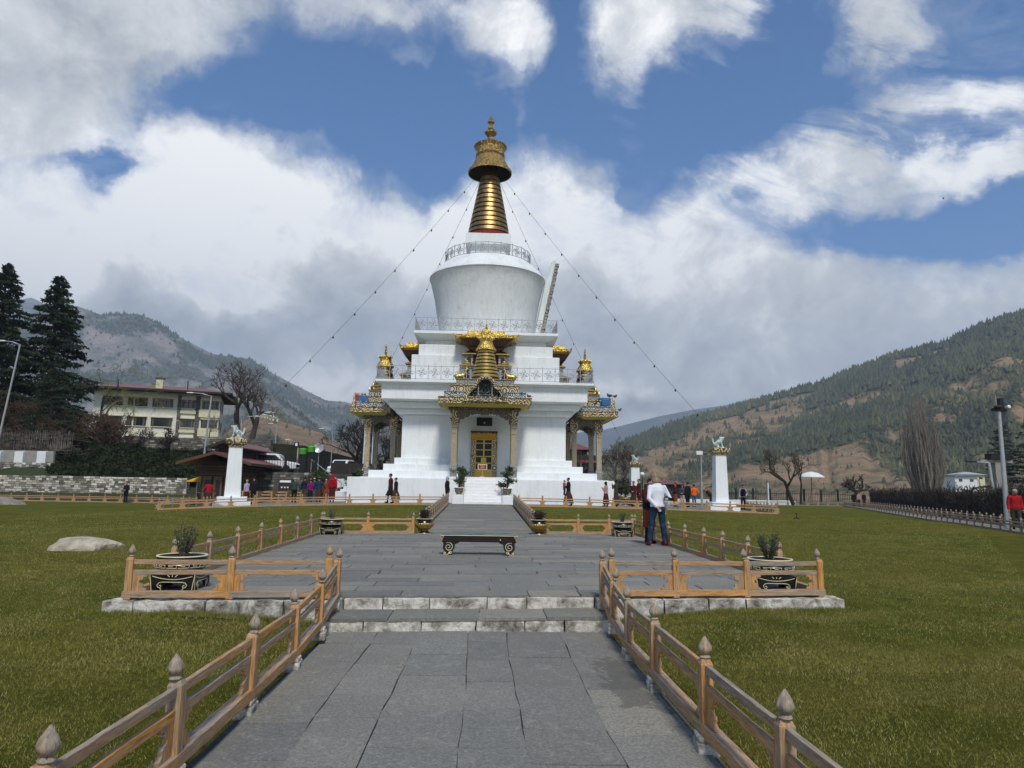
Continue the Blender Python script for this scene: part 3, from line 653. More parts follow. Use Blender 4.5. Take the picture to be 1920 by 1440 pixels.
class Hill:
    def __init__(s, ridge, r0, r1, bare, pw=1.12, amp=.05, seed=0, back=1.35, zb=-4):
        q = sorted(az_el(a, b) for a, b in ridge); s.a = np.array([p[0] for p in q]); s.e = np.array([p[1] for p in q])
        s.r0, s.r1, s.pw, s.amp, s.seed, s.back, s.zb = r0, r1, pw, amp, seed, back, zb
        s.bare = [(az_el(px, py), rx / F, ry / F, rot, wt) for px, py, rx, ry, rot, wt in bare]
    def rr(s, az):
        return (s.r0 if not callable(s.r0) else s.r0(az)), (s.r1 if not callable(s.r1) else s.r1(az))
    def H(s, az, r):
        r0, r1 = s.rr(az); e = np.interp(az, s.a, s.e); Hr = np.tan(e) * r1 + 1.4
        t = (r - r0) / (r1 - r0); up = np.clip(t, 0, 1) ** s.pw; dn = np.clip((r - r1) / (r1 * (s.back - 1)), 0, 1)
        x = r * np.sin(az); y = r * np.cos(az); k = 9. / s.r1 if not callable(s.r1) else 9 / 1200.
        n = fbm(x * k, y * k, 5, s.seed) - .5
        gul = np.abs(fbm(az * 26 + 3, r * k * .22, 3, s.seed + 5) - .5) * 2
        z = s.zb + (Hr - s.zb) * up * (1 - dn) + Hr * s.amp * 3.2 * n * np.clip(t * 3, 0, 1) * np.clip((1 - t) * 3, 0.06, 1) * (1 - dn)
        z -= Hr * s.amp * 1.2 * (1 - gul) ** 2 * np.clip(t * 4, 0, 1) * np.clip((1 - t) * 2.4, 0, 1)
        return z
    def B(s, az, r, z):
        el = np.arctan2(z - 1.4, r); x = r * np.sin(az); y = r * np.cos(az); b = np.zeros_like(az)
        for (a, e), rx, ry, rot, wt in s.bare:
            dx = az - a; dy = el - e; c, q = cos(radians(rot)), sin(radians(rot))
            b += wt * np.exp(-(((dx * c + dy * q) / rx) ** 2 + ((-dx * q + dy * c) / ry) ** 2))
        k = 30. / s.r1 if not callable(s.r1) else 30 / 1200.
        return np.clip(.44 + b + (fbm(x * k, y * k, 5, s.seed + 9) - .5) * 1.5, 0, 1)
    def build(s, name, mat, na=260, nr=90):
        az = np.linspace(s.a[0], s.a[-1], na); t = np.concatenate([np.linspace(0, 1, nr), np.linspace(1.05, 1.9, 8)])
        A, T = np.meshgrid(az, t); r0, r1 = s.rr(A); Rr = np.where(T <= 1, r0 + (r1 - r0) * T, r1 * (1 + (T - 1) * (s.back - 1) * 1.2))
        Z = s.H(A, Rr); Z[-1] = s.zb - 5; B = s.B(A, Rr, Z)
        V = np.stack([Rr * np.sin(A) + .1, Rr * np.cos(A), Z], -1).reshape(-1, 3); nrw = len(t)
        i, j = np.meshgrid(np.arange(na - 1), np.arange(nrw - 1)); q = (j * na + i).ravel()
        return npmesh(name, V, np.stack([q, q + 1, q + na + 1, q + na], 1), mat, kind='structure', colors=B.ravel(), smooth=True)
    def trees(s, name, n, h, seed, tmin=.02, tmax=1.02, bias=.8, az=None, k=.62):
        g = np.random.RandomState(seed); a0, a1 = az or (s.a[0], s.a[-1])
        a = a0 + (a1 - a0) * g.rand(n); t = tmin + (tmax - tmin) * g.rand(n) ** bias; r0, r1 = s.rr(a); r = r0 + (r1 - r0) * t
        z = s.H(a, r); b = s.B(a, r, z); keep = g.rand(n) > np.clip((b - .12) * 1.75, 0, .985); a, r, z, b = a[keep], r[keep], z[keep], b[keep]; n = len(a)
        x = r * np.sin(a) + .1; y = r * np.cos(a); hh = h * np.clip(r / 850., .42, 1.3) * (.4 + .95 * g.rand(n) ** 1.3); w_ = hh * (.2 + .14 * g.rand(n))
        ang = g.rand(n) * 6.28; m = 5; V = np.empty((n, 2 * m + 1, 3)); 
        for q in range(m):
            th = ang + q * 2 * pi / m; jr = .7 + .6 * g.rand(n)
            V[:, q] = np.stack([x + w_ * jr * np.cos(th), y + w_ * jr * np.sin(th), z + hh * (.08 + .2 * g.rand(n))], 1)
            jr = .5 + .5 * g.rand(n); V[:, m + q] = np.stack([x + w_ * .8 * jr * np.cos(th + .5), y + w_ * .8 * jr * np.sin(th + .5), z + hh * (.42 + .2 * g.rand(n))], 1)
        V[:, 2 * m] = np.stack([x + hh * .06 * (g.rand(n) - .5), y, z + hh], 1)
        base = (np.arange(n) * (2 * m + 1))[:, None]; T = []
        for q in range(m):
            q2 = (q + 1) % m
            T += [(q, q2, m + q), (q2, m + q2, m + q), (m + q, m + q2, 2 * m)]
        Fq = (base[:, :, None] + np.array(T)[None]).reshape(-1, 3)
        patch = fbm(x * .012, y * .012, 3, seed); c = np.clip(g.rand(n) * .55 + (patch - .3) * .9, 0, 1)
        return npmesh(name, V.reshape(-1, 3), Fq, 'pine_far', kind='stuff', colors=np.repeat(c, 2 * m + 1))
right = Hill([(1128, 868), (1150, 842), (1200, 820), (1260, 797), (1330, 779), (1400, 760), (1480, 738), (1544, 717), (1608, 693), (1672, 670), (1736, 652), (1800, 630), (1863, 603), (1920, 589), (2050, 556), (2300, 500), (2700, 460)],
    lambda a: 330 + 0 * a, lambda a: np.interp(a, [.1, .25, .6, 1.], [1000, 1150, 1250, 1300]),
    [(1250, 850, 60, 14, 14, .6), (1330, 815, 90, 14, 20, .75), (1400, 790, 60, 16, 20, .5), (1220, 868, 30, 8, 5, .4), (1440, 815, 60, 14, 25, .35), (1620, 750, 40, 12, 25, .4), (1680, 690, 30, 8, 20, .35), (1600, 850, 120, 26, 10, .35), (1420, 880, 40, 14, 0, .25), (1480, 900, 90, 18, 0, .45), (1600, 890, 70, 18, 0, .4), (1700, 900, 60, 14, 0, .4), (1770, 760, 40, 26, 60, .35), (1850, 860, 60, 10, 0, .4), (1900, 650, 50, 20, 20, .2), (1560, 790, 100, 20, 20, -.35), (1750, 830, 60, 60, 0, -.2), (1480, 850, 120, 18, 12, -.3), (1800, 700, 90, 24, 25, -.3)], amp=.05, seed=2)
right.build('hill', 'hill_near', 420, 150); right.trees('forest', 52000, 7.0, 3, az=(.15, .78), bias=.72)
orange = Hill([(380, 850), (430, 800), (480, 780), (520, 789), (560, 798), (600, 811), (640, 832), (680, 846), (740, 868), (800, 885)], 300, 700, [(520, 800, 90, 20, -8, .5), (600, 830, 90, 22, -12, .45), (540, 850, 60, 20, 0, .15)], amp=.05, seed=8)
orange.build('hill', 'hill_orange', 160, 60); orange.trees('forest', 3600, 6, 5, bias=.8)
spur = Hill([(300, 800), (350, 742), (390, 712), (430, 702), (470, 712), (520, 742), (580, 790), (640, 830)], 700, 1300, [(420, 725, 60, 24, 0, .3)], amp=.05, seed=14)
spur.build('hill', 'mountain', 120, 50); spur.trees('forest', 3500, 6, 6, bias=.7)
left = Hill([(-500, 600), (-200, 585), (0, 600), (60, 592), (110, 578), (145, 574), (190, 591), (222, 588), (262, 590), (300, 608), (345, 637), (400, 664), (435, 669), (470, 673), (500, 694), (553, 722), (612, 751), (645, 753), (662, 757), (720, 790), (800, 820), (900, 850)],
    1500, 2400, [(235, 650, 95, 28, -10, .5), (165, 635, 50, 20, 0, .25), (430, 760, 90, 30, 0, .1), (560, 780, 60, 14, -20, .15), (330, 640, 50, 16, -25, .2)], pw=1.05, amp=.05, seed=20)
left.build('mountain', 'mountain', 300, 90); left.trees('forest', 30000, 7.5, 9, az=(-.68, -.1), bias=.75)
far = Hill([(-600, 540), (-100, 540), (20, 566), (60, 558), (140, 600), (300, 700), (600, 752), (700, 768), (900, 800), (1050, 815), (1130, 806), (1167, 798), (1230, 782), (1300, 768), (1360, 760), (1400, 750), (1440, 743), (1500, 735), (1700, 720), (1900, 720)], 3200, 4400, [], pw=1.0, amp=.04, seed=30)
far.build('mountain', 'mountain', 240, 40)

# valley air
t = NT('air'); t.n.remove(t.b); vol = t.node('ShaderNodeVolumePrincipled'); vol.inputs['Color'].default_value = (.66, .82, 1, 1); vol.inputs['Density'].default_value = .00021
vol.inputs['Anisotropy'].default_value = .0; t.L(vol.outputs[0], t.out.inputs['Volume'])
MB().box(-5200, 5200, -600, 6300, -14, 1290).build('haze', 'air', kind='stuff')
# ------------------------------------------------------------------ the white stupa
SX, SY = .12, 51.
CH = thing('stupa', 'huge white tiered stupa with a gold spire and four painted porches', 'stupa', (SX, SY, 0))
def ST(name, b, mats, **k):
    return b.build(name, mats, CH, **k)
def notched(hw, ny, d, nside):
    """square outline of half width hw with a recess of half width d cut in each side to depth ny"""
    p = []
    for k in range(4):
        c, s = cos(k * pi / 2), sin(k * pi / 2)
        for x, y in ((-hw, -hw), (-d, -hw), (-d, -ny), (d, -ny), (d, -hw)): p.append((x * c - y * s, x * s + y * c))
    return p
b = MB(); b.box(-8.08, 8.08, -8.08, 8.08, -.3, 1.89)
for k in range(4):
    i = len(b.v); b.box(-2.05, 2.05, -8.62, -8.05, -.3, 1.985); b.box(-2.05, 2.05, -8.06, -7, 1.8, 1.985); b.xf(Matrix.Rotation(k * pi / 2, 4, 'Z'), i)
ST('plinth', b, 'plaster', bevel=.03)
for hw, z0, z1, nm in ((7.02, 1.88, 2.335, 1), (6.24, 2.33, 2.75, 2), (5.64, 2.745, 3.16, 3)):
    b = MB(); b.prism(notched(hw, 5.3, 1.55, 0), 'z', z0, z1); ST('step', b, 'plaster', bevel=.025)
b = MB(); b.box(-5.27, 5.27, -5.27, 5.27, 1.9, 5.97); ST('wall', b, 'plaster', bevel=.03)
for hw, z0, z1 in ((5.69, 5.96, 6.33), (6.08, 6.32, 6.73), (6.5, 6.72, 7.72)):
    b = MB(); b.frus(0, 0, z0, z0 + .1, hw - .1, hw - .1, hw, hw); b.box(-hw, hw, -hw, hw, z0 + .1, z1); ST('cornice', b, 'plaster', bevel=.02)
b = MB(); b.frus(0, 0, 7.7, 7.84, 6.5, 6.5, 6.83, 6.83); b.box(-6.86, 6.86, -6.86, 6.86, 7.84, 7.99); ST('balcony_slab', b, 'plaster', bevel=.015)
for hw, z0, z1 in ((4.87, 7.95, 9.96), (4.46, 9.95, 10.74), (4.06, 10.73, 11.4)):
    b = MB(); b.box(-hw, hw, -hw, hw, z0, z1); ST('tier', b, 'plaster_worn', bevel=.03)
b = MB(); b.frus(0, 0, 11.08, 11.42, 4.08, 4.08, 4.72, 4.72); b.box(-4.8, 4.8, -4.8, 4.8, 11.42, 11.6); ST('balcony_slab', b, 'plaster', bevel=.015)
# dome: inverted bowl with a thin lip and a rounded shoulder
prof = [(3.3, 11.55), (3.42, 12.4), (3.62, 13.6), (3.84, 14.9), (4.04, 15.7), (4.2, 16.36), (4.27, 16.43), (4.24, 16.51), (4.02, 16.8), (3.72, 17.13), (3.4, 17.42), (3.2, 17.58), (2.6, 17.64), (.2, 17.66)]
b = MB(); b.lathe(0, 0, prof, 96); ST('dome', b, 'plaster_worn', smooth=40)
b = MB(); b.box(-1.28, 1.28, -1.28, 1.28, 17.6, 18.7); b.box(-1.4, 1.4, -1.4, 1.4, 18.55, 18.68); b.frus(0, 0, 18.68, 18.8, 1.4, 1.4, 1.6, 1.6); b.box(-1.63, 1.63, -1.63, 1.63, 18.8, 19.62); ST('harmika', b, 'plaster', bevel=.02)
# spire with its thirteen rings
b = MB(); b.lathe(0, 0, [(1.5, 19.6), (1.46, 19.9), (.6, 24.9), (.58, 25.4)], 48)
sp_ = ST('spire', b, 'maroon_paint', smooth=40)
nr = 12; z0, z1 = 20.0, 24.55
b = MB(); b.lathe(0, 0, [(1.46, 19.62), (1.6, 19.66), (1.62, 19.88), (1.5, 19.95)], 48, 0); b.build('base_ring', 'red_paint', sp_, smooth=40)
for k in range(nr):
    a = z0 + (z1 - z0) * k / nr; h = (z1 - z0) / nr; r = 1.57 - (1.57 - .7) * k / nr; r2 = 1.57 - (1.57 - .7) * (k + .78) / nr
    b = MB(); b.lathe(0, 0, [(r - .1, a), (r, a + .01), (r2 + .01, a + h * .7), (r2 - .03, a + h * .76), (r2 - .12, a + h * .78)], 48, 0, cap=False); b.build('ring', 'spire_gold', sp_, smooth=40)
b = MB(); b.lathe(0, 0, [(.58, 25.6), (1.2, 25.4), (1.6, 24.88)], 48, 0, False); b.build('crown_shade_cone', 'dark_void', sp_, smooth=True)  # near-black cone stands in for the shade inside the hollow crown
b = MB(); b.lathe(0, 0, [(1.6, 24.9), (1.6, 24.85), (1.64, 24.84), (1.655, 24.94), (1.57, 25.08), (1.38, 25.42), (1.2, 25.78), (1.06, 26.08), (1.01, 26.2), (1.08, 26.28), (1.03, 26.38), (1.08, 26.68), (1.2, 26.98), (1.22, 27.06), (1.05, 27.14), (.6, 27.36), (.42, 27.5), (.2, 27.66)], 64, 0, False)
cr = ST('crown', b, 'bronze_relief', smooth=50)
b = MB()
for zz, rr, n in ((26.2, 1.04, 30), (26.34, 1.04, 30), (27.02, 1.2, 34), (25.02, 1.6, 44)):
    for k in range(n):
        t = 2 * pi * k / n; b.ell((rr * cos(t), rr * sin(t), zz), (.075, .075, .06), 6, 4)
b.build('bead_band', 'bronze_relief', cr, smooth=True)['kind'] = 'stuff'
b = MB(); b.lathe(0, 0, [(.2, 27.5), (.3, 27.62), (.22, 27.8), (.3, 27.95), (.46, 28.12), (.42, 28.25), (.2, 28.3), (.17, 28.42), (.24, 28.5), (.2, 28.6), (.14, 28.85), (.17, 28.95), (.27, 29.02), (.25, 29.12), (.1, 29.16), (.1, 29.24), (.15, 29.3), (.1, 29.37), (.06, 29.42), (.09, 29.48), (.04, 29.56), (.02, 29.62)], 28)
for k in range(14):
    t = 2 * pi * k / 14; b.ell((.4 * cos(t), .4 * sin(t), 28.2), (.09, .09, .13), 6, 5)
ST('finial', b, 'bronze_relief', smooth=40)

# railings
def railing_mesh(L, n, h, z=0, curl=True, m=0):
    b = MB(); pw = L / n; t = .017
    b.box(-L / 2, L / 2, -t, t, z + h - .03, z + h); b.box(-L / 2, L / 2, -t * .8, t * .8, z + .06, z + .09)
    for k in range(n + 1):
        x = -L / 2 + k * pw; b.box(x - .02, x + .02, -.021, .021, z, z + h + .03); b.frus(x, 0, z + h + .03, z + h + .1, .014, .014, .002, .002)
    if curl:
        for k in range(n):
            cx = -L / 2 + (k + .5) * pw; cz = z + .075 + (h - .1) / 2; s = min(pw, h) * .5
            for dx, dz in ((1, 0), (-1, 0), (0, 1), (0, -1)):
                c = Vector((cx + dx * s * .56, 0, cz + dz * s * .52)); r = s * .3
                pts = []
                for j in range(11):
                    a = j * 2 * pi / 8 + math.atan2(dz, dx) + pi; q = r * (1 - .045 * j)
                    pts.append((c.x + q * cos(a), 0, c.z + q * sin(a)))
                b.tube(pts, .02, 4)
                b.tube([(cx, 0, cz), (cx + dx * s * .3, 0, cz + dz * s * .26)], .017, 4)
                a = math.atan2(dz, dx) + pi / 4
                b.tube([(cx, 0, cz), (cx + s * .42 * cos(a), 0, cz + s * .42 * sin(a)), (cx + s * .75 * cos(a + .3), 0, cz + s * .7 * sin(a + .3))], .017, 4)
    return b
for hw, n, h, z in ((6.79, 17, .9, 7.985), (4.72, 12, .9, 11.6)):
    proto = None
    for k in range(4):
        if proto is None: proto = o = ST('railing', railing_mesh(2 * hw, n, h), 'rail_grey')
        else: o = proto.copy(); COL.objects.link(o); o.parent = CH
        a = k * pi / 2; o.location = (hw * sin(a), -hw * cos(a), z); o.rotation_euler = (0, 0, a)
b = MB(); n = 22; R0 = 3.16
for k in range(n):
    i = len(b.v); q = railing_mesh(2 * R0 * sin(pi / n), 1, .86); b.v += q.v; b.f += [[j + i for j in f] for f in q.f]; b.m += q.m
    b.xf(Matrix.Rotation(2 * pi * (k + .5) / n, 4, 'Z') @ Matrix.Translation((0, -R0 * cos(pi / n), 17.58)), i)
ST('ring_railing', b, 'rail_grey')
# niche frame leaning on the side of the dome
b = MB(); b.prism([(3.35, 11.6), (3.75, 11.6), (5.02, 17.75), (5.05, 18.05), (4.86, 18.1), (4.7, 17.95), (4.42, 16.7), (4.24, 16.3)], 'y', -.55, .55)
nf = ST('niche_frame', b, 'plaster_worn', bevel=.03)
b = MB()
for k in range(26):
    t = k / 25; x = 3.8 + 1.2 * t; z = 11.65 + 5.95 * t; b.box(x - .04, x + .2 + .05 * (k % 2), -.62, .62, z, z + .2)
b.build('ornament_edge', 'carved_grey', nf, bevel=.01)

# ---- porch (built facing -Y about the stupa axis, then turned to each side)
def face_z(b, poly, y0, y1, m=0): b.prism(poly, 'y', y0, y1, m)
def arc(cx, cz, r, a0, a1, n): return [(cx + r * cos(radians(a0 + (a1 - a0) * k / n)), cz + r * sin(radians(a0 + (a1 - a0) * k / n))) for k in range(n + 1)]
def trefoil(s):
    k = s
    return [(-1.22 * k, 6.5)] + arc(-.5 * k, 6.62, .72 * k, 180, 102, 8) + arc(0, 7.3, .66 * k, 178, 2, 16) + arc(.5 * k, 6.62, .72 * k, 78, 0, 8) + [(1.22 * k, 6.5)]
def porch_protos():
    P = {}
    # roof slab: carved fascia over a yellow soffit
    b = MB(); b.box(-2.75, 2.75, -9.14, -6.4, 6.34, 6.68, 0); b.frus(0, -7.85, 6.16, 6.345, 2.35, 1.0, 2.72, 1.27, 1); P['porch'] = b
    b = MB()
    for k in range(33):
        x = -2.68 + k * 5.36 / 32; b.ell((x, -9.15, 6.51), (.09, .03, .12), 6, 4)
    for s in (-1, 1):
        for k in range(14):
            y = -9.05 + k * 2.5 / 13; b.ell((s * 2.76, y, 6.51), (.03, .08, .12), 6, 4)
    b.box(-2.8, 2.8, -9.2, -6.4, 6.66, 6.7); b.box(-2.78, 2.78, -9.17, -6.4, 6.31, 6.36); P['fascia'] = b
    for nm, hw, yf_, z0, z1 in (('tier_a', 2.42, -8.78, 6.7, 7.08), ('tier_b', 2.06, -8.42, 7.08, 7.52), ('tier_c', 1.76, -8.05, 7.52, 7.95)):
        b = MB(); b.box(-hw, hw, yf_, -6.4, z0, z1 - .05); b.box(-hw - .05, hw + .05, yf_ - .05, -6.4, z1 - .05, z1); 
        if nm == 'tier_a':
            for k in range(24):
                x = -hw + .1 + k * (2 * hw - .2) / 23; b.frus(x, yf_ - .01, z0 + .05, z1 - .08, .07, .02, .015, .02)
            for s in (-1, 1):
                for k in range(10):
                    y = yf_ + .1 + k * (2.2) / 9; b.frus(s * (hw + .01), y, z0 + .05, z1 - .08, .02, .07, .02, .015)
        if nm == 'tier_c':
            for k in range(9):
                x = -hw + .2 + k * (2 * hw - .4) / 8; b.prism([(x - .13, z0 + .04), (x - .13, z0 + .22), (x, z0 + .34), (x + .13, z0 + .22), (x + .13, z0 + .04)], 'y', yf_ - .03, yf_ + .01)
        P[nm] = b
    # trefoil arch
    A = trefoil(1.0); B = [(x * .8, 6.5 + (z - 6.5) * .86) for x, z in A]
    b = MB(); n = len(A); vs = [(x, y, z) for y in (-9.3, -8.6) for x, z in A + B]
    f = []
    for k in range(n - 1):
        f += [(k, k + 1, n + k + 1, n + k), (2 * n + k, 3 * n + k, 3 * n + k + 1, 2 * n + k + 1), (k, 2 * n + k, 2 * n + k + 1, k + 1), (n + k, n + k + 1, 3 * n + k + 1, 3 * n + k)]
    f += [(0, n, 3 * n, 2 * n), (n - 1, 3 * n - 1, 4 * n - 1, 2 * n - 1)]
    b.add(vs, f); 
    for k in range(1, n - 1, 1): b.ell((A[k][0] * .9, -9.32, 6.5 + (A[k][1] - 6.5) * .93), (.07, .03, .07), 6, 4)
    b.box(-1.3, 1.3, -9.32, -8.6, 6.42, 6.51); P['arch'] = b
    b = MB(); b.prism([(x * .84, 6.5 + (z - 6.5) * .9) for x, z in A], 'y', -8.78, -8.7); P['arch_panel'] = b
    b = MB(); b.box(-.46, .46, -9.2, -8.76, 6.51, 6.62); b.box(-.4, .4, -9.12, -8.76, 6.62, 6.72)
    fr = [(-.44, 6.6), (-.44, 7.4)] + arc(0, 7.4, .44, 180, 0, 10)[1:-1] + [(.44, 7.4), (.44, 6.6)]; fi = [(x * .86, 6.6 + (z - 6.6) * .93) for x, z in fr]; n = len(fr)
    b.add([(x, y, z) for y in (-9.12, -9.0) for x, z in fr + fi], [q for k in range(n - 1) for q in ((k, k + 1, n + k + 1, n + k), (k, 2 * n + k, 2 * n + k + 1, k + 1), (n + k, n + k + 1, 3 * n + k + 1, 3 * n + k))]); P['shrine'] = b
    b = MB(); b.ell((0, -8.95, 6.82), (.3, .14, .11), 12, 6); b.ell((-.2, -9.02, 6.8), (.14, .08, .07), 8, 5); b.ell((.2, -9.02, 6.8), (.14, .08, .07), 8, 5)
    b.tube([(0, -8.95, 6.84), (0, -8.95, 7.02), (0, -8.95, 7.2)], [.13, .13, .16], 10, sq=.7); b.ell((0, -8.97, 7.4), (.09, .09, .11), 10, 7); b.ell((0, -8.97, 7.52), (.04, .04, .05), 8, 5)
    for s in (-1, 1): b.tube([(s * .15, -8.95, 7.22), (s * .24, -8.97, 7.02), (s * .05, -9.06, 6.93)], [.05, .045, .04], 7)
    b.ell((0, -8.84, 7.38), (.2, .02, .22), 14, 8); P['statue'] = b
    # gold spire
    b = MB(); b.lathe(0, -7.25, [(.86, 7.95), (.88, 8.1), (.76, 8.14), (.36, 9.95)], 36); P['spire_core'] = b
    b = MB(); N = 8
    for k in range(N):
        a = 8.12 + k * 1.78 / N; h = 1.78 / N; r = .85 - .38 * k / N; b.lathe(0, -7.25, [(r - .05, a), (r, a + .02), (r - .02, a + h * .72), (r - .08, a + h * .76)], 36, 0, False)
    P['spire_ring'] = b
    b = MB(); b.lathe(0, -7.25, [(.42, 9.86), (.62, 9.84), (.63, 9.9), (.54, 10.1), (.42, 10.3), (.38, 10.42), (.46, 10.6), (.47, 10.64), (.3, 10.66), (.12, 10.7)], 36)
    for k in range(10):
        t = 2 * pi * k / 10; b.frus(.44 * cos(t) , -7.25 + .44 * sin(t), 10.58, 10.76, .09, .09, .015, .015)
    for k in range(16):
        t = 2 * pi * k / 16; b.ell((.58 * cos(t), -7.25 + .58 * sin(t), 9.9), (.07, .07, .09), 6, 4)
    P['bell'] = b
    b = MB(); i = len(b.v); b.lathe(0, 0, [(.02, -.05), (.28, -.05), (.33, 0), (.28, .05), (.02, .05)], 28); b.lathe(0, 0, [(.12, -.08), (.12, .08)], 12); b.xf(Matrix.Translation((0, -7.25, 10.98)) @ Matrix.Rotation(pi / 2, 4, 'X'), i)
    b.lathe(0, -7.25, [(.1, 10.62), (.16, 10.68), (.06, 10.74)], 12); b.lathe(0, -7.25, [(.05, 11.28), (.09, 11.34), (.04, 11.4), (.06, 11.46), (.015, 11.6)], 12)
    P['disc'] = b
    # column with beast-head foot
    b = MB(); x, y = 0, 0
    b.box(-.2, .2, -.2, .2, 1.98, 2.2); b.frus(0, 0, 2.2, 2.5, .2, .2, .235, .25); b.frus(0, 0, 2.5, 2.74, .235, .25, .18, .18); b.ell((0, -.22, 2.42), (.13, .12, .12), 10, 7)
    for s in (-1, 1): b.ell((s * .1, -.2, 2.6), (.05, .05, .06), 7, 5); b.ell((s * .17, -.1, 2.72), (.06, .05, .07), 6, 4)
    P['foot'] = b
    b = MB(); b.frus(0, 0, 2.7, 5.0, .155, .155, .145, .145)
    for s in (-1, 1):
        for q in (-1, 1): b.frus(s * .125, q * .125, 2.7, 4.92, .04, .04, .038, .038)
    b.box(-.18, .18, -.18, .18, 4.6, 4.66); b.box(-.19, .19, -.19, .19, 4.95, 5.05); b.frus(0, 0, 5.05, 5.18, .16, .16, .21, .21); P['shaft'] = b
    b = MB(); b.box(-.18, .18, -.18, .18, 5.18, 5.34); b.frus(0, 0, 5.3, 5.52, .19, .19, .3, .27); b.box(-.14, .14, -.26, .26, 5.5, 6.17); b.box(-.26, .26, -.14, .14, 5.72, 5.9); P['capital'] = b
    # lintels with scalloped edge
    def scallop(L, z0=5.28, mid=5.98):
        n = 6; top = [(-L, 6.17), (L, 6.17)]; low = []
        for k in range(-n, n + 1):
            t = k / n; z = mid - (mid - z0) * abs(t) ** 1.6
            low.append((t * L, z + .03)); 
            if k < n:
                for q in (1, 2, 3): u = (k + q / 4) / n; zz = mid - (mid - z0) * abs(u) ** 1.6; low.append((u * L, zz - .09 * sin(pi * q / 4)))
        return top + low[::-1]
    b = MB(); b.prism(scallop(1.72), 'y', -8.06, -7.92); b.box(-2.2, 2.2, -8.2, -7.86, 6.0, 6.165); b.box(-2.08, 2.08, -8.14, -8.04, 5.86, 6.0)
    for k in range(15):
        x = -2.1 + k * .3; b.box(x - .05, x + .05, -8.34, -8.1, 6.03, 6.14)
    for s in (-1, 1):
        for k in range(7):
            cx = s * (.35 + k * .2); b.ell((cx, -8.08, 5.82 - .012 * k * k), (.085, .03, .075), 8, 5)
    b.box(-.26, .26, -8.12, -7.9, 5.72, 6.0); P['lintel'] = b
    b = MB(); i = len(b.v); b.prism(scallop(.8, 5.3, 5.8), 'x', 1.73, 1.87); b.xf(Matrix.Translation((0, -7.12, 0)), i); b.box(1.64, 1.98, -8.3, -6.2, 6.0, 6.163); P['side_lintel'] = b
    b = MB()
    for k in range(9):
        y = -8.0 + k * .26; b.box(-2.0, 2.0, y - .05, y + .05, 6.08, 6.15)
    P['rafter'] = b
    return P
PP = porch_protos()
MATS = {'porch': ['carved_gold', 'yellow_paint'], 'fascia': 'carved_gold', 'tier_a': 'carved_blue', 'tier_b': 'carved_gold', 'tier_c': 'carved_grey', 'arch': 'carved_gold', 'arch_panel': 'navy_paint', 'shrine': 'carved_grey', 'statue': 'dark_statue',
        'spire_core': 'maroon_paint', 'spire_ring': 'gold', 'bell': 'gold_relief', 'disc': 'gold_relief', 'lintel': 'carved_dark', 'rafter': 'timber_red'}
NM = {'tier_a': 'lotus_tier', 'tier_b': 'scroll_tier', 'tier_c': 'upper_tier', 'spire_core': 'spire', 'disc': 'wheel_finial'}
def deer():
    b = MB(); b.ell((0, 0, .17), (.33, .13, .14), 12, 8); b.ell((.2, 0, .2), (.16, .12, .15), 10, 7)
    b.tube([(.28, 0, .22), (.38, 0, .42), (.42, 0, .56)], [.1, .065, .05], 8); b.ell((.47, 0, .62), (.1, .05, .055), 8, 6); b.ell((.56, 0, .6), (.05, .03, .03), 6, 5)
    for s in (-1, 1): b.tube([(.42, s * .03, .66), (.4, s * .05, .74)], [.025, .008], 5); b.tube([(.25, s * .1, .1), (.38, s * .1, .05), (.24, s * .12, .035)], [.045, .035, .025], 6); b.tube([(-.2, s * .12, .14), (-.05, s * .15, .06), (-.26, s * .14, .04)], [.08, .045, .03], 6)
    b.tube([(-.33, 0, .2), (-.4, 0, .16)], [.03, .015], 5)
    return b
first = None
for k in range(4):
    ang = k * pi / 2
    if first is None:
        root = PP['porch'].build('porch', MATS['porch'], CH, bevel=.015)
        for q in ('fascia', 'tier_a', 'tier_b', 'tier_c', 'arch', 'arch_panel', 'shrine', 'statue', 'spire_core', 'spire_ring', 'bell', 'disc', 'lintel', 'rafter'):
            PP[q].build(NM.get(q, q), MATS[q], root, smooth=(45 if q in ('statue', 'spire_core', 'spire_ring', 'bell', 'disc') else False), bevel=(.008 if q in ('tier_a', 'tier_b', 'tier_c', 'lintel') else 0))
        s1 = PP['side_lintel'].build('side_lintel', 'carved_dark', root)
        s2 = s1.copy(); COL.objects.link(s2); s2.parent = root; s2.scale = (-1, 1, 1)
        pa = None
        for x, y in ((-1.8, -7.98), (1.8, -7.98), (-1.8, -6.25), (1.8, -6.25)):
            for nm, mt, bv in (('foot', 'carved_grey', .02), ('shaft', 'carved_column', 0), ('capital', 'carved_gold', .01)):
                key = 'o_' + nm
                if key not in PP: PP[key] = PP[nm].build({'foot': 'column_foot', 'shaft': 'column', 'capital': 'capital'}[nm], mt, root, smooth=False, bevel=bv); o = PP[key]
                else: o = PP[key].copy(); COL.objects.link(o); o.parent = root
                o.location = (x, y, 0)
        dd = deer().build('deer', 'gold', root, smooth=True, remesh=.018); dd.location = (-1.62, -7.85, 7.95)
        d2 = dd.copy(); COL.objects.link(d2); d2.parent = root; d2.location = (1.62, -7.85, 7.95); d2.rotation_euler = (0, 0, pi)
        first = root
    else:
        root = copy_tree(first, CH); root.rotation_euler = (0, 0, ang)

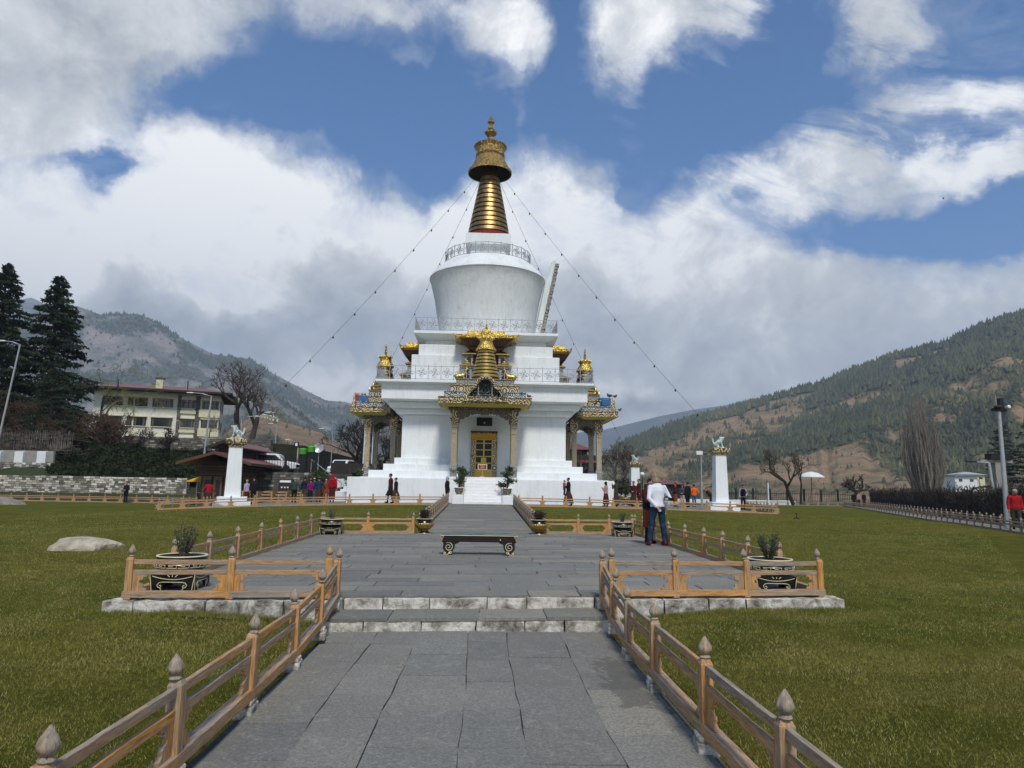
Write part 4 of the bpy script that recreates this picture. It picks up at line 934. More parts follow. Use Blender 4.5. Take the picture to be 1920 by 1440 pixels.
# ---- gilded roof pavilions on the upper tiers
def tiled_roof(b, cx, y0, hw, z, m=0):
    """curved-up eaves: y0 is the front edge"""
    n = 12
    for i, (t0, t1) in enumerate(((0, .33), (.33, .66), (.66, 1.))):
        pass
    pts = []
    rows = [(0, 0, .12), (.35, .1, .14), (.8, .3, .3), (1.1, .55, .52)]
    vs = []
    for dy, inx, dz in rows:
        for k in range(n + 1):
            u = -1 + 2 * k / n; x = cx + u * (hw - inx); up = .12 * abs(u) ** 6 * (1 - dy / 1.2)
            vs.append((x, y0 + dy, z + dz + up))
    f = [(r * (n + 1) + k, r * (n + 1) + k + 1, (r + 1) * (n + 1) + k + 1, (r + 1) * (n + 1) + k) for r in range(len(rows) - 1) for k in range(n)]
    b.add(vs, f, m)
def pav():
    P = {}
    b = MB(); b.box(-1.75, 1.75, -5.75, -4.0, 10.86, 11.0); b.frus(0, -5.0, 11.0, 11.2, 1.95, .95, 1.5, .8); b.frus(0, -5.0, 11.2, 11.5, 1.3, .7, 1.22, .6); b.box(-1.98, 1.98, -5.98, -4.0, 10.96, 11.06)
    for k in range(27):
        x = -1.95 + k * 3.9 / 26; b.ell((x, -5.99, 11.02), (.055, .04, .08), 6, 4); b.tube([(x, -5.97, 11.07), (x * .78, -5.6, 11.2)], .03, 5)
    for s in (-1, 1):
        b.tube([(s * 1.9, -5.9, 11.05), (s * 2.05, -6.0, 11.1), (s * 2.12, -6.05, 11.22)], [.07, .06, .02], 6)
        for k in range(10): b.ell((s * 1.99, -5.95 + k * .2, 11.02), (.04, .055, .08), 6, 4)
    P['gilded_roof'] = (b, 'gold_relief', 0)
    b = MB(); b.frus(0, -4.9, 10.5, 10.87, 1.15, .7, 1.7, 1.0)
    for k in range(12):
        x = -1.2 + k * 2.4 / 11; b.box(x - .05, x + .05, -5.75, -5.55, 10.62, 10.74); b.box(x - .05, x + .05, -5.65, -5.3, 10.5, 10.6)
    b.box(-1.15, 1.15, -5.4, -4.0, 10.3, 10.52); P['bracket'] = (b, 'timber_red', 0)
    b = MB(); b.box(-.8, .8, -5.2, -4.2, 8.3, 10.2); b.box(-.9, .9, -5.3, -4.2, 10.18, 10.32); P['niche'] = (b, 'maroon_paint', 0)
    for s in (-1, 1):
        for cx, hw, y0, y1, z0, z1, zo, ro in ((s * 1.2, .3, -5.9, -4.8, 7.99, 9.1, 8.3, .16), (s * 1.1, .28, -5.5, -4.4, 9.1, 9.92, 9.2, .14)):
            b = MB(); b.box(cx - hw, cx + hw, y0, y1, z0, z1); P['turret%.1f%.1f' % (cx, z0)] = (b, 'carved_grey', .01)
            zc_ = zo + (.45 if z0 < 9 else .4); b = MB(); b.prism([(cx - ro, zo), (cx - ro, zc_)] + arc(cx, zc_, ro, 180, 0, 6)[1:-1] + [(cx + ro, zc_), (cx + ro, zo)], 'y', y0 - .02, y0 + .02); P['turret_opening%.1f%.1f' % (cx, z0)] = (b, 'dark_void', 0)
    for s in (-1, 1):
        for x, y, z, w_ in ((s * 1.2, -5.45, 9.1, .5), (s * 1.1, -5.05, 9.92, .46)):
            b = MB(); b.box(x - w_, x + w_, y - .62, y + .6, z, z + .06, 0)
            b.frus(x, y, z + .06, z + .2, w_ * .9, .55, .2, .2); b.frus(x, y, z + .2, z + .32, .2, .2, .1, .1); b.lathe(x, y, [(.06, z + .3), (.1, z + .38), (.05, z + .46), (.07, z + .52), (.01, z + .62)], 10); P['turret_roof%.1f%.1f' % (x, z)] = (b, 'gold', 0)
    return P
first = {}
for k in range(4):
    for nm, (b, mt, bv) in (PV.items() if k else (PV := pav()).items()):
        if nm not in first: o = first[nm] = ST(nm.split('-')[0].rstrip('0123456789.'), b, mt, bevel=bv)
        else: o = first[nm].copy(); COL.objects.link(o); o.parent = CH
        o.rotation_euler = (0, 0, k * pi / 2)

# ---- door and window at the front
b = MB(); b.box(-.82, -.56, -5.46, -5.2, 1.99, 4.86); b.box(.56, .82, -5.46, -5.2, 1.99, 4.86); b.box(-.82, .82, -5.46, -5.2, 4.6, 4.86)
b.box(-.84, -.8, -5.48, -5.2, 1.99, 4.9); b.box(.8, .84, -5.48, -5.2, 1.99, 4.9)
fd = ST('door_frame', b, 'carved_gold', bevel=.01)
b = MB(); b.box(-.86, .86, -5.5, -5.2, 4.86, 4.96); b.build('door_head', 'maroon_paint', fd)
b = MB(); n = 40
vs = [(-.78 + 1.56 * k / n, -5.5 - .012 * sin(k * 1.9), z) for z in (4.46, 4.82) for k in range(n + 1)]
b.add(vs, [(k, k + 1, n + k + 2, n + k + 1) for k in range(n)]); b.build('door_valance', 'ochre_cloth', fd, smooth=True)
b = MB(); b.box(-.56, .56, -5.34, -5.28, 1.99, 4.6); dr = ST('door', b, 'dark_void')
b = MB()
for x in (-.54, 0, .54): b.box(x - .045, x + .045, -5.39, -5.33, 2.0, 4.46)
for z in (2.0, 2.5, 2.92, 3.34, 3.76, 4.18, 4.42): b.box(-.56, .56, -5.385, -5.335, z - .03, z + .035)
b.box(-.5, .5, -5.38, -5.34, 2.0, 2.5)
b.build('door_grille', 'door_gold', dr, bevel=.006)
b = MB(); b.box(-.17, .17, -5.45, -5.39, 2.9, 3.26); b.build('door_plate', 'door_gold', dr, bevel=.01)
b = MB(); b.box(-.5, .5, -5.31, -5.2, 5.3, 5.84); ST('window', b, 'dark_void'); 
b = MB(); b.ell((0, -5.38, 5.5), (.05, .05, .06), 8, 6); ST('lamp', b, 'lamp_glass')
# plain recess panel line above the door
b = MB(); b.box(-1.3, 1.3, -5.29, -5.2, 5.02, 5.06); ST('moulding', b, 'plaster')
# ---- stairs on the four sides with flanking pedestals
b0 = MB(); N = 9
for k in range(N):
    z1 = 1.985 - (1.985 - .42) * (k / N); y = -8.62 - k * .2; b0.box(-1.08, 1.08, y - .2, y + .02, 0, z1 - .001 * k)
b1 = MB(); b1.box(-1.72, -1.09, -10.5, -8.6, 0, .95); b1.box(-1.72, -1.09, -9.25, -8.6, 0, 1.36)
p0 = p1 = None
for k in range(4):
    if p0 is None: p0 = o0 = ST('stairs', b0, 'marble', bevel=.01); p1 = o1 = ST('pedestal', b1, 'plaster', bevel=.02)
    else:
        o0 = p0.copy(); COL.objects.link(o0); o0.parent = CH; o1 = p1.copy(); COL.objects.link(o1); o1.parent = CH
    o2 = p1.copy(); COL.objects.link(o2); o2.parent = CH; o2.scale = (-1, 1, 1)
    o0.rotation_euler = o1.rotation_euler = o2.rotation_euler = (0, 0, k * pi / 2)

# ---- notice on a wooden stand at the door
t_ = thing('notice_stand', 'small red notice on a wooden stand in front of the golden door', 'sign', (SX + -.06, SY - 8.3, 1.985))
b = MB(); b.frus(0, 0, 0, .07, .18, .16, .1, .09); b.frus(0, 0, .07, .46, .025, .025, .022, .022); b.build('stand', 'wood_orange', t_)
b = MB(); b.box(-.28, .28, -.045, -.01, .45, .78); b.build('board_frame', 'cream_gilt', t_, bevel=.008)
b = MB(); b.box(-.24, .24, -.052, -.04, .49, .74); nb = b.build('notice_board', 'red_paint', t_)
b = MB(); b.box(-.15, .15, -.055, -.051, .665, .685); b.box(-.1, .1, -.055, -.051, .61, .625); b.box(-.13, .13, -.055, -.051, .55, .565); b.build('lettering', 'cream_gilt', nb)

# ---- cloths lying on the side porches
b = MB(); n = 8
i = len(b.v); b.box(-8.66, -7.9, 48.9, 51.3, 6.72, 7.55, 0); b.box(-8.8, -8.6, 48.85, 51.3, 6.72, 7.6, 1)
o = b.build('tarpaulin', ['tarp_blue', 'tarp_red'], None, bevel=.05); tag(o, 'blue and red tarpaulin bundled on the roof of the left porch', 'tarpaulin')
b = MB(); b.box(8.1, 8.9, 48.9, 51.2, 7.1, 7.72); b.box(8.25, 8.75, 48.7, 48.92, 7.12, 7.6)
o = b.build('tarpaulin', 'tarp_blue', None, bevel=.05); tag(o, 'blue tarpaulin bundled on the roof of the right porch', 'tarpaulin')

# ---- pigeons
def pigeon():
    b = MB(); b.ell((0, 0, .12), (.13, .065, .065), 8, 6); b.ell((.1, 0, .2), (.04, .035, .04), 7, 5); b.tube([(.08, 0, .13), (.1, 0, .2)], [.05, .03], 6); b.tube([(-.1, 0, .12), (-.22, 0, .09)], [.04, .025], 5, sq=.4)
    b.tube([(.13, 0, .2), (.165, 0, .19)], [.012, .003], 4)
    for s in (-1, 1): b.tube([(0, s * .02, .07), (0, s * .02, .0)], .008, 4)
    return b
pg = pigeon().build('pigeon', 'feather_grey', None, smooth=True); used = False
for (px, py, Yd, z, r, sc, lab) in [(992, 744, 42.1, 6.7, 2.8, 1.1, 'pigeon perched on the right end of the front porch roof'), (1128, 737, 49.4, 7.53, .3, 1.2, 'pigeon on the upper tier of the right porch beside the white drum'),
        (1143, 743, 49.2, 7.73, 2.6, 1.5, 'left pigeon of the two on the blue tarpaulin of the right porch'), (1153, 743, 49.2, 7.73, .4, 1.2, 'right pigeon of the two on the blue tarpaulin of the right porch'), (1162, 768, 48.4, 6.7, .5, 1.1, 'pigeon on the outer corner of the right porch roof'), (1116, 757, 48.5, 7.1, .2, 1.1, 'pigeon resting on the blue lotus tier of the right porch'), (1112, 625, 46.2, 0, 0, 1, '')][:6]:
    p = aty(px, py, Yd); o = pg if not used else pg.copy()
    if used: COL.objects.link(o)
    used = True; o.location = (p.x, p.y, z); o.rotation_euler = (0, 0, r); o.scale = (sc,) * 3; tag(o, lab, 'pigeon', 'pigeons on the porches')

# ---- strings of lamps from the crown to the pillars
def lstring(p0, p1, sag, label, n):
    t_ = thing('light_string', label, 'light string', p0, 0, 'light strings hung from the spire')
    p0 = Vector(p0); p1 = Vector(p1); pts = []
    for k in range(25):
        u = k / 24; q = (p1 - p0) * u; q.z -= sag * 4 * u * (1 - u); pts.append(q)
    b = MB(); b.tube(pts, .01, 4); b.build('cable', 'timber_dark', t_)
    b = MB(); b.lathe(0, 0, [(.02, .01), (.03, -.04), (.055, -.08), (.045, -.14), (.015, -.17)], 8); first = None
    for k in range(1, n):
        u = k / n; q = (p1 - p0) * u; q.z -= sag * 4 * u * (1 - u)
        if first is None: first = o = b.build('bulb', 'timber_dark', t_, smooth=True)
        else: o = first.copy(); COL.objects.link(o); o.parent = t_
        o.location = q
lstring((SX - .75, SY - .55, 24.7), (-13.6, 39.5, 3.9), .45, 'lamp string from the gold spire down to the left lion pillar', 12)
lstring((SX + .75, SY - .55, 24.7), (13.9, 41, 4.4), .45, 'lamp string from the gold spire down to the right lion pillar', 12)
lstring((SX - .7, SY + .6, 24.7), (-13.2, 66, 3.9), .5, 'lamp string running from the gold spire to the far left behind the dome', 12)
lstring((SX + .7, SY + .6, 24.7), (14.5, 68, 3.9), .5, 'lamp string running from the gold spire to the small far pillar', 12)
# ------------------------------------------------------------------ timber fences
def fin_prof(z, s=1.): return [(r * s, z + h * s) for r, h in ((.03, 0), (.036, .008), (.03, .018), (.02, .024), (.03, .034), (.043, .052), (.045, .068), (.036, .095), (.018, .125), (.004, .145))]
fb_ = {}
def fence_meshes():
    b = MB(); b.frus(0, 0, -.02, .455, .042, .042, .042, .042); b.frus(0, 0, .455, .485, .042, .042, .028, .028); fb_['post'] = b
    b = MB(); b.lathe(0, 0, fin_prof(.484), 16, 0, True, .04, 8); fb_['finial'] = b
    e = [(.04, .275), (.205, .275), (.21, .255), (.19, .245), (.175, .25), (.16, .235), (.165, .22), (.145, .205), (.12, .205), (.115, .19), (.12, .175), (.135, .165), (.155, .165), (.17, .145), (.165, .12), (.185, .11), (.205, .095), (.205, .08), (.04, .08)]
    b = MB(); b.prism(e, 'y', -.014, .014); b.prism([(-x, z) for x, z in e], 'y', -.014, .014); fb_['bracket'] = b
    b = MB(); b.prism(e, 'y', -.014, .014); fb_['bracket_end'] = b
    b = MB(); b.frus(0, 0, -.02, .455, .042, .042, .042, .042); b.lathe(0, 0, fin_prof(.455, 1.15), 8); fb_['far_post'] = b
    b = MB(); b.prism([(-.2, .275), (.2, .275), (.11, .2), (.11, .15), (.2, .08), (-.2, .08), (-.11, .15), (-.11, .2)], 'y', -.014, .014); fb_['far_bracket'] = b
fence_meshes(); fproto = {}
def fpiece(nm, name, mat, parent, loc, rz=0, sx=1, tilt=0, bevel=0):
    key = (nm, mat)
    if key not in fproto:
        o = fb_[nm].build(name, mat, parent, smooth=(40 if nm == 'finial' else False), bevel=bevel); fproto[key] = o
    else: o = fproto[key].copy(); COL.objects.link(o); o.parent = parent; o.name = name
    o.location = loc; o.rotation_euler = (0, 0, rz); o.scale = (sx, 1, 1)
    return o
FR = random.Random(77)
def fence(pts, label, near=True, group='low timber fences round the lawns and paths', ends=(1, 1), mat=('wood_h', 'wood_v'), beam=True, blocks=False, ext=(0, 0), post_h=1., base_only=False):
    """pts: [(x,y,z)] of the posts' feet"""
    P = [Vector(p) for p in pts]; o0 = P[0]; t_ = thing('timber_fence', label, 'fence', o0, 0, group)
    n = len(P)
    for k in range(n):
        a = P[max(0, k - 1)]; c = P[min(n - 1, k + 1)]; rz = atan2(c.y - a.y, c.x - a.x); q = P[k] - o0
        if near:
            po = fpiece('post', 'post', FR.choice(['wood_v', 'wood_v', 'wood_orange']) if mat[1] == 'wood_v' else mat[1], t_, q, rz + FR.uniform(-.03, .03), bevel=.005)
            po.rotation_euler.x = FR.uniform(-.012, .012); po.rotation_euler.y = FR.uniform(-.012, .012)
            fi = fpiece('finial', 'finial', 'wood_grey', po, (FR.uniform(-.002, .002), FR.uniform(-.002, .002), FR.uniform(-.004, .003)), FR.uniform(0, 6)); fi.rotation_euler.x = FR.gauss(0, .03); fi.scale = (FR.uniform(.94, 1.05),) * 2 + (1,)
            if 0 < k < n - 1: fpiece('bracket', 'bracket', mat[1], t_, q, rz)
            elif k == 0: fpiece('bracket_end', 'bracket', mat[1], t_, q, rz)
            else: fpiece('bracket_end', 'bracket', mat[1], t_, q, rz + pi)
        else:
            fpiece('far_post', 'post', mat[1], t_, q, rz)
            fpiece('far_bracket', 'bracket', mat[1], t_, q, rz)
    # rails: one timber per bay near by, one long timber per straight run far off
    spans = [(k, k + 1) for k in range(n - 1)] if near else [(0, n - 1)]
    for a, c in spans:
        d = P[c] - P[a]; L = d.length
        for nm, z0, z1, th in (('top_rail', .395, .452, .017), ('middle_rail', .272, .33, .017), ('base_beam', .0, .078, .045)):
            if nm == 'base_beam' and near: g = -.0
            else: g = .04
            b = MB(); m = 9 if near else 2
            w1 = 0; vs = []; e0 = (-ext[0] if (nm == 'base_beam' and a == 0) else 0); e1 = (ext[1] if (nm == 'base_beam' and c == n - 1) else 0)
            for i in range(m):
                x = e0 + (L + e1 - e0) * i / (m - 1); wz = FR.uniform(-.002, .002) if near else 0; wy = FR.uniform(-.002, .002) if near else 0
                if near and g > 0: x = min(max(x, g), L - g)
                vs += [(x, -th + wy, z0 + wz), (x, th + wy, z0 + wz), (x, th + wy, z1 + wz), (x, -th + wy, z1 + wz)]
            f = []
            for i in range(m - 1):
                for j in range(4): f.append((i * 4 + j, i * 4 + (j + 1) % 4, i * 4 + 4 + (j + 1) % 4, i * 4 + 4 + j))
            f += [(3, 2, 1, 0), tuple((m - 1) * 4 + j for j in range(4))]
            b.add(vs, f)
            o = b.build(nm, mat[0], t_, bevel=.004 if near else 0)
            o.location = P[a] - o0; o.rotation_euler = d.to_track_quat('X', 'Z').to_euler()
    if blocks:
        for k in range(n):
            q = P[k] - o0; b = MB(); b.box(-.11, .11, -.07, .07, -.12, -.035); b.box(-.09, .1, -.06, .065, -.035, .0)
            o = b.build('footing_stone', 'kerb_stone', t_, bevel=.012); o.location = q + Vector((FR.uniform(-.02, .02), FR.uniform(-.02, .02), 0)); o.rotation_euler = (0, 0, pi / 2 + FR.uniform(-.2, .2))
    return t_
def lin(a, c, n): return [tuple(Vector(a).lerp(Vector(c), k / (n - 1))) for k in range(n)]
zt = .0; zl = -.215
Lp = [(-1.65, 1.8, zl), (-1.65, 3.12, zl), (-1.64, 4.4, zl), (-1.64, 5.74, zl), (-1.65, 7.07, zl), (-1.67, 8.2, zl + .06), (-1.7, 9.24, zl + .2)]
fence(Lp, 'weathered fence with pointed posts along the left edge of the near slate path', blocks=True)
Rp = [(1.67, 1.1, zl), (1.66, 2.42, zl), (1.65, 3.74, zl), (1.64, 4.99, zl), (1.64, 6.42, zl), (1.64, 7.57, zl), (1.67, 8.6, zl + .07), (1.7, 9.52, zl + .2)]
fence(Rp, 'weathered fence with pointed posts along the right edge of the near slate path', blocks=True)
fence([(-4.19, 9.12, zt), (-3.0, 9.22, zt), (-1.82, 9.35, zt)], 'short two-bay fence on the whitewashed kerb left of the steps', ext=(.06, .0))
fence([(1.84, 9.66, zt), (2.72, 9.74, zt), (3.72, 9.84, zt), (4.8, 9.97, zt)], 'short three-bay fence on the whitewashed kerb right of the steps', ext=(0, .06))
TL = [(-4.19, 9.12)] + [(-4.22 - .33 * (y - 9.1) / 12.3, y) for y in (10.55, 11.95, 13.4, 14.9, 16.5, 18.1, 19.7, 21.2)]
fence([(x, y, zt) for x, y in TL[1:]], 'long fence down the left side of the raised terrace', ext=(1.4, 0))
TR = [(4.83 + .1 * (y - 10) / 13, y) for y in (11.4, 12.8, 14.2, 15.4, 16.9, 18.4, 20., 21.5, 22.75)]
fence([(x, y, zt) for x, y in TR], 'long fence down the right side of the raised terrace behind the two standing visitors', ext=(1.4, 0))
fence([(x, yb(x) - .05, zt) for x in (-4.5, -3.25, -1.95)], 'short fence across the back left of the terrace between pot and gold urn', ext=(0, 0), mat=('wood_h', 'wood_orange'))
fence([(x, yb(x) - .05, zt) for x in (2.0, 3.1, 4.1, 4.86)], 'short fence across the back right of the terrace between gold urn and black pot', mat=('wood_h', 'wood_orange'))
fence([(-1.78, y, zpath(y) + .02) for y in np.linspace(22.0, 39.4, 15)], 'fence along the left side of the far path leading up to the stairs', near=False, mat=('wood_old', 'wood_grey'))
fence([(1.82, y, zpath(y) + .02) for y in np.linspace(22.6, 39.4, 15)], 'fence along the right side of the far path leading up to the stairs', near=False, mat=('wood_old', 'wood_grey'))
def gl(a, c, step=1.27, dz=.0):
    a = Vector((*a, 0)); c = Vector((*c, 0)); n = max(2, int((c - a).length / step + 1.5)); return [(p.x, p.y, zg(p.x, p.y) + dz) for p in (a.lerp(c, k / (n - 1)) for k in range(n))]
def fence_seg(a, c, label, nseg=1, **k):
    return fence(gl(a, c), label, near=False, **k)
# far runs follow the ground in straight timbers
def far_run(a, c, label, cuts=1, **k):
    P = gl(a, c); n = len(P); t0 = None
    Q = [P[0], P[-1]]
    z0, z1 = P[0][2], P[-1][2]
    return P
def curved(a, c, label, mat=('wood_h', 'wood_v'), group='low timber fences round the lawns and paths'):
    P = [Vector(p) for p in gl(a, c)]; o0 = P[0]; t_ = thing('timber_fence', label, 'fence', o0, 0, group)
    for k, p in enumerate(P):
        q = P[min(k + 1, len(P) - 1)] - P[max(k - 1, 0)]; rz = atan2(q.y, q.x)
        fpiece('far_post', 'post', mat[1], t_, p - o0, rz); fpiece('far_bracket', 'bracket', mat[1], t_, p - o0, rz)
    for nm, z0, z1, th in (('top_rail', .395, .452, .017), ('middle_rail', .272, .33, .017), ('base_beam', -.02, .075, .045)):
        vs = []; f = []; d = (P[-1] - P[0]).normalized(); nn = Vector((-d.y, d.x, 0)) * th
        for k, p in enumerate(P):
            q = p - o0; vs += [q - nn + Vector((0, 0, z0)), q + nn + Vector((0, 0, z0)), q + nn + Vector((0, 0, z1)), q - nn + Vector((0, 0, z1))]
        for i in range(len(P) - 1):
            for j in range(4): f.append((i * 4 + j, i * 4 + (j + 1) % 4, i * 4 + 4 + (j + 1) % 4, i * 4 + 4 + j))
        e = (len(P) - 1) * 4; f += [(3, 2, 1, 0), (e, e + 1, e + 2, e + 3)]
        MB().add(vs, f).build(nm, mat[0], t_)
    return t_
curved((-16.9, 38.6), (-2.0, 38.6), 'low fence before the stupa running from the stairs to the left lion pillar')
curved((2.05, 38.6), (16.1, 38.6), 'low fence before the stupa running from the stairs to the right lion pillar')
curved((-17.0, 39.4), (-17.6, 52), 'side fence going back from the left end of the walk beside the left lion pillar', mat=('wood_old', 'wood_grey'))
curved((16.4, 39.4), (18.6, 50), 'side fence going back from the right end of the walk beside the right lion pillar', mat=('wood_old', 'wood_grey'))
curved((-42, 58.5), (-18.5, 57.5), 'far low fence in front of the pale stone wall on the left')
OLD = ('wood_old', 'wood_grey')
a = sidep(-3, 0); c = sidep(62, 0); curved(a, c, 'long weathered fence on the lawn side of the side path at the right', mat=OLD)
a = sidep(-3, 2.1); c = sidep(60, 2.1); curved(a, c, 'long weathered fence on the hedge side of the side path at the right', mat=OLD)
curved((30, 80.5), (43, 83), 'far low fence before the white blocks at the back of the right lawn', mat=OLD)

# ------------------------------------------------------------------ bench with scroll legs
t_ = thing('scroll_bench', 'low dark bench with turquoise top and curled gilt legs in the middle of the terrace', 'bench', (.05, 15.25, 0))
b = MB(); b.box(-.79, .79, -.2, .2, .405, .44); b.build('bench_top', 'bench_top', t_, bevel=.012)
b = MB(); b.box(-.775, .775, -.195, .195, .27, .405); b.build('apron', 'brown_lacquer', t_, bevel=.008)
b = MB(); b.box(-.8, .8, -.208, .208, .398, .41); b.build('edge_trim', 'cream_gilt', t_)
def spiral(cx, cz, r, turns, s=1, a0=90, n=30): return [(cx + s * r * (1 - .85 * k / n) * cos(radians(a0 + 360 * turns * k / n)), 0, cz + r * (1 - .85 * k / n) * sin(radians(a0 + 360 * turns * k / n))) for k in range(n + 1)]
for s in (-1, 1):
    b = MB(); i = 0
    pr = [(s * .72, .27), (s * .42, .27), (s * .42, .255), (s * .52, .2), (s * .55, .12), (s * .6, .07), (s * .72, .03), (s * .72, .0), (s * .62, .0), (s * .7, .06), (s * .74, .12), (s * .76, .2)]
    for y in (-.13, .13):
        i = len(b.v); b.lathe(0, 0, [(.12, -.035), (.12, .035)], 24); b.xf(Matrix.Translation((s * .63, y, .165)) @ Matrix.Rotation(pi / 2, 4, 'X'), i)
        b.prism([(s * .76, .275), (s * .4, .275), (s * .42, .25), (s * .5, .22), (s * .56, .12), (s * .7, .12)], 'y', y - .034, y + .034)
        b.tube([(s * .58, y, .09), (s * .6, y, .05), (s * .66, y, .035), (s * .7, y, .05), (s * .7, y, .02), (s * .6, y, .005)], [.045, .04, .03, .03, .022, .02], 8)
    lg = b.build('leg', 'black_lacquer', t_)
    b = MB()
    for y in (-.172, .172):
        for P_ in (spiral(s * .63, .165, .095, 1.7, s, 60), spiral(s * .59, .06, .035, 1.2, -s, 180, 14), spiral(s * .7, .035, .03, 1.2, s, -90, 14)):
            b.tube([(p[0], y, p[2]) for p in P_], [.009 - .004 * k / len(P_) for k in range(len(P_))], 5)
        b.tube([(s * .6, y, .07), (s * .63, y, .02), (s * .69, y, .006)], .009, 5)
    b.build('gilt_scroll', 'cream_gilt', lg, smooth=True)
b = MB()
for s in (-1, 1):
    for p in ([(s * .77, -.2, .39), (s * .73, -.2, .385), (s * .74, -.2, .36), (s * .76, -.2, .35), (s * .77, -.2, .32), (s * .765, -.2, .29)],): b.tube(p, [.016, .01, .012, .008, .012, .006], 6)
b.build('corner_gilding', 'gilt', t_)
b = MB(); i = 0; b.ell((.44, -.2, .32), (.014, .008, .014), 8, 5); b.build('knob', 'cream_gilt', t_)

# ------------------------------------------------------------------ planters
def foliage(b, stems, leaf, n, spread, R, lw=.5):
    """stems: list of (p0,p1); leaves scattered along"""
    for p0, p1, cur in stems:
        p0 = Vector(p0); p1 = Vector(p1); mid = (p0 + p1) / 2 + Vector((R.uniform(-1, 1), R.uniform(-1, 1), 0)) * cur
        for k in range(n):
            t = R.uniform(.15, 1); q = p0 * (1 - t) ** 2 + mid * 2 * t * (1 - t) + p1 * t * t
            q = q + Vector((R.gauss(0, 1), R.gauss(0, 1), R.gauss(0, 1))) * spread
            d = Vector((R.gauss(0, 1), R.gauss(0, 1), R.gauss(.3, .8))).normalized(); l = leaf * R.uniform(.6, 1.3); w_ = d.orthogonal().normalized() * l * lw * .5
            w_.rotate(Matrix.Rotation(R.uniform(0, 6.28), 3, d)); e = d.cross(w_).normalized() * l * .12
            b.add([q, q + d * l * .5 + w_ + e, q + d * l, q + d * l * .5 - w_ + e], [(0, 1, 2, 3)])
def stems_mesh(b, stems, r, R):
    for p0, p1, cur in stems:
        p0 = Vector(p0); p1 = Vector(p1); b.tube([p0, (p0 + p1) / 2 + Vector((R.uniform(-1, 1), R.uniform(-1, 1), 0)) * cur * .5, p1], [r, r * .75, r * .3], 5)
def sapling(parent, z, h, R, n, leaf, w_=.25, mat='leaf_glossy', name='leaves', cnt=26):
    st = []
    for k in range(n):
        a = R.uniform(0, 6.28); q = R.uniform(.3, 1); hh = h * (1 - .45 * q * R.random())
        st.append(((.03 * cos(a), .03 * sin(a), z), (w_ * q * cos(a), w_ * q * sin(a), z + hh), .04))
    b = MB(); stems_mesh(b, st, .008, R); b.build('stem', 'bark', parent)
    b = MB(); foliage(b, st, leaf, cnt, .018, R); return b.build(name, mat, parent)
PR = random.Random(12)
def scroll_pot(t_, big=1.):
    """wide black pot on a four-legged pierced stand with gilt lines"""
    b = MB(); b.lathe(0, 0, [(.22, .2), (.3, .25), (.36, .3), (.375, .34), (.36, .365), (.345, .375), (.335, .4), (.35, .43), (.352, .45), (.32, .45), (.31, .42), (.02, .42)], 40)
    bowl = b.build('bowl', 'black_lacquer', t_, smooth=40)
    b = MB(); b.lathe(0, 0, [(.35, .438), (.362, .446), (.355, .458), (.325, .456), (.322, .446)], 40, 0, False); b.build('rim', 'cream_gilt', bowl, smooth=True)
    b = MB(); b.lathe(0, 0, [(.001, .425), (.31, .425)], 24, 0, False); b.build('earth', 'soil', t_)
    # meander band
    b = MB(); n = 14; seg = [(0, 0, .9, 0), (.9, 0, .9, 1), (.9, 1, .25, 1), (.25, 1, .25, .5), (.25, .5, .6, .5)]
    for k in range(n):
        for u0, v0, u1, v1 in seg:
            m = 4; P_ = []
            for j in range(m + 1):
                u = u0 + (u1 - u0) * j / m; v = v0 + (v1 - v0) * j / m; a = 2 * pi * (k + u) / n; zz = .305 + .042 * v; r = np.interp(zz, [.25, .3, .34, .365], [.3, .36, .375, .36]) + .004
                P_.append((r * cos(a), r * sin(a), zz))
            b.tube(P_, .0055, 4)
    b.build('meander_band', 'cream_gilt', bowl)
    # stand: four pierced panels
    prs = [(-.29, 0), (-.29, .22), (.29, .22), (.29, 0), (.22, 0), (.225, .04), (.2, .075), (.16, .08), (.15, .05), (.17, .03), (.14, .03), (.12, .07), (.13, .105), (-.13, .105), (-.12, .07), (-.14, .03), (-.17, .03), (-.15, .05), (-.16, .08), (-.2, .075), (-.225, .04), (-.22, 0)]
    b = MB(); g = MB()
    for k in range(4):
        i = len(b.v); b.prism([(x * (1 + .12 * (z > .1)), z) for x, z in prs], 'y', -.31, -.285); b.xf(Matrix.Rotation(k * pi / 2, 4, 'Z'), i)
        i = len(g.v); y = -.314
        for s in (-1, 1):
            g.tube([(s * .285, y, .0), (s * .3, y, .11), (s * .318, y, .215)], .007, 4)
            g.tube([(s * x, y, z) for x, z in ((.0, .115), (.14, .115), (.185, .105), (.21, .075), (.195, .045), (.165, .04), (.15, .06), (.165, .075), (.18, .065))], .006, 4)
            g.tube([(s * .17, y, .04), (s * .15, y, .02), (s * .155, y, 0)], .006, 4)
        g.tube([(-.3 + .6 * j / 12, y, .2 - .05 * (1 - (2 * j / 12 - 1) ** 2)) for j in range(13)], .006, 4)
        for s in (-1, 0, 1): g.tube([(s * .04, y - .002, .185), (s * .07, y - .002, .21)], .007, 4)
        g.xf(Matrix.Rotation(k * pi / 2, 4, 'Z'), i)
    for s in (-1, 1):
        for q in (-1, 1): b.box(s * .3 - .015, s * .3 + .015, q * .3 - .015, q * .3 + .015, 0, .215)
    b.frus(0, 0, .2, .235, .32, .32, .27, .27)
    st = b.build('stand', 'black_lacquer', t_); g.build('gilt_lines', 'cream_gilt', st)
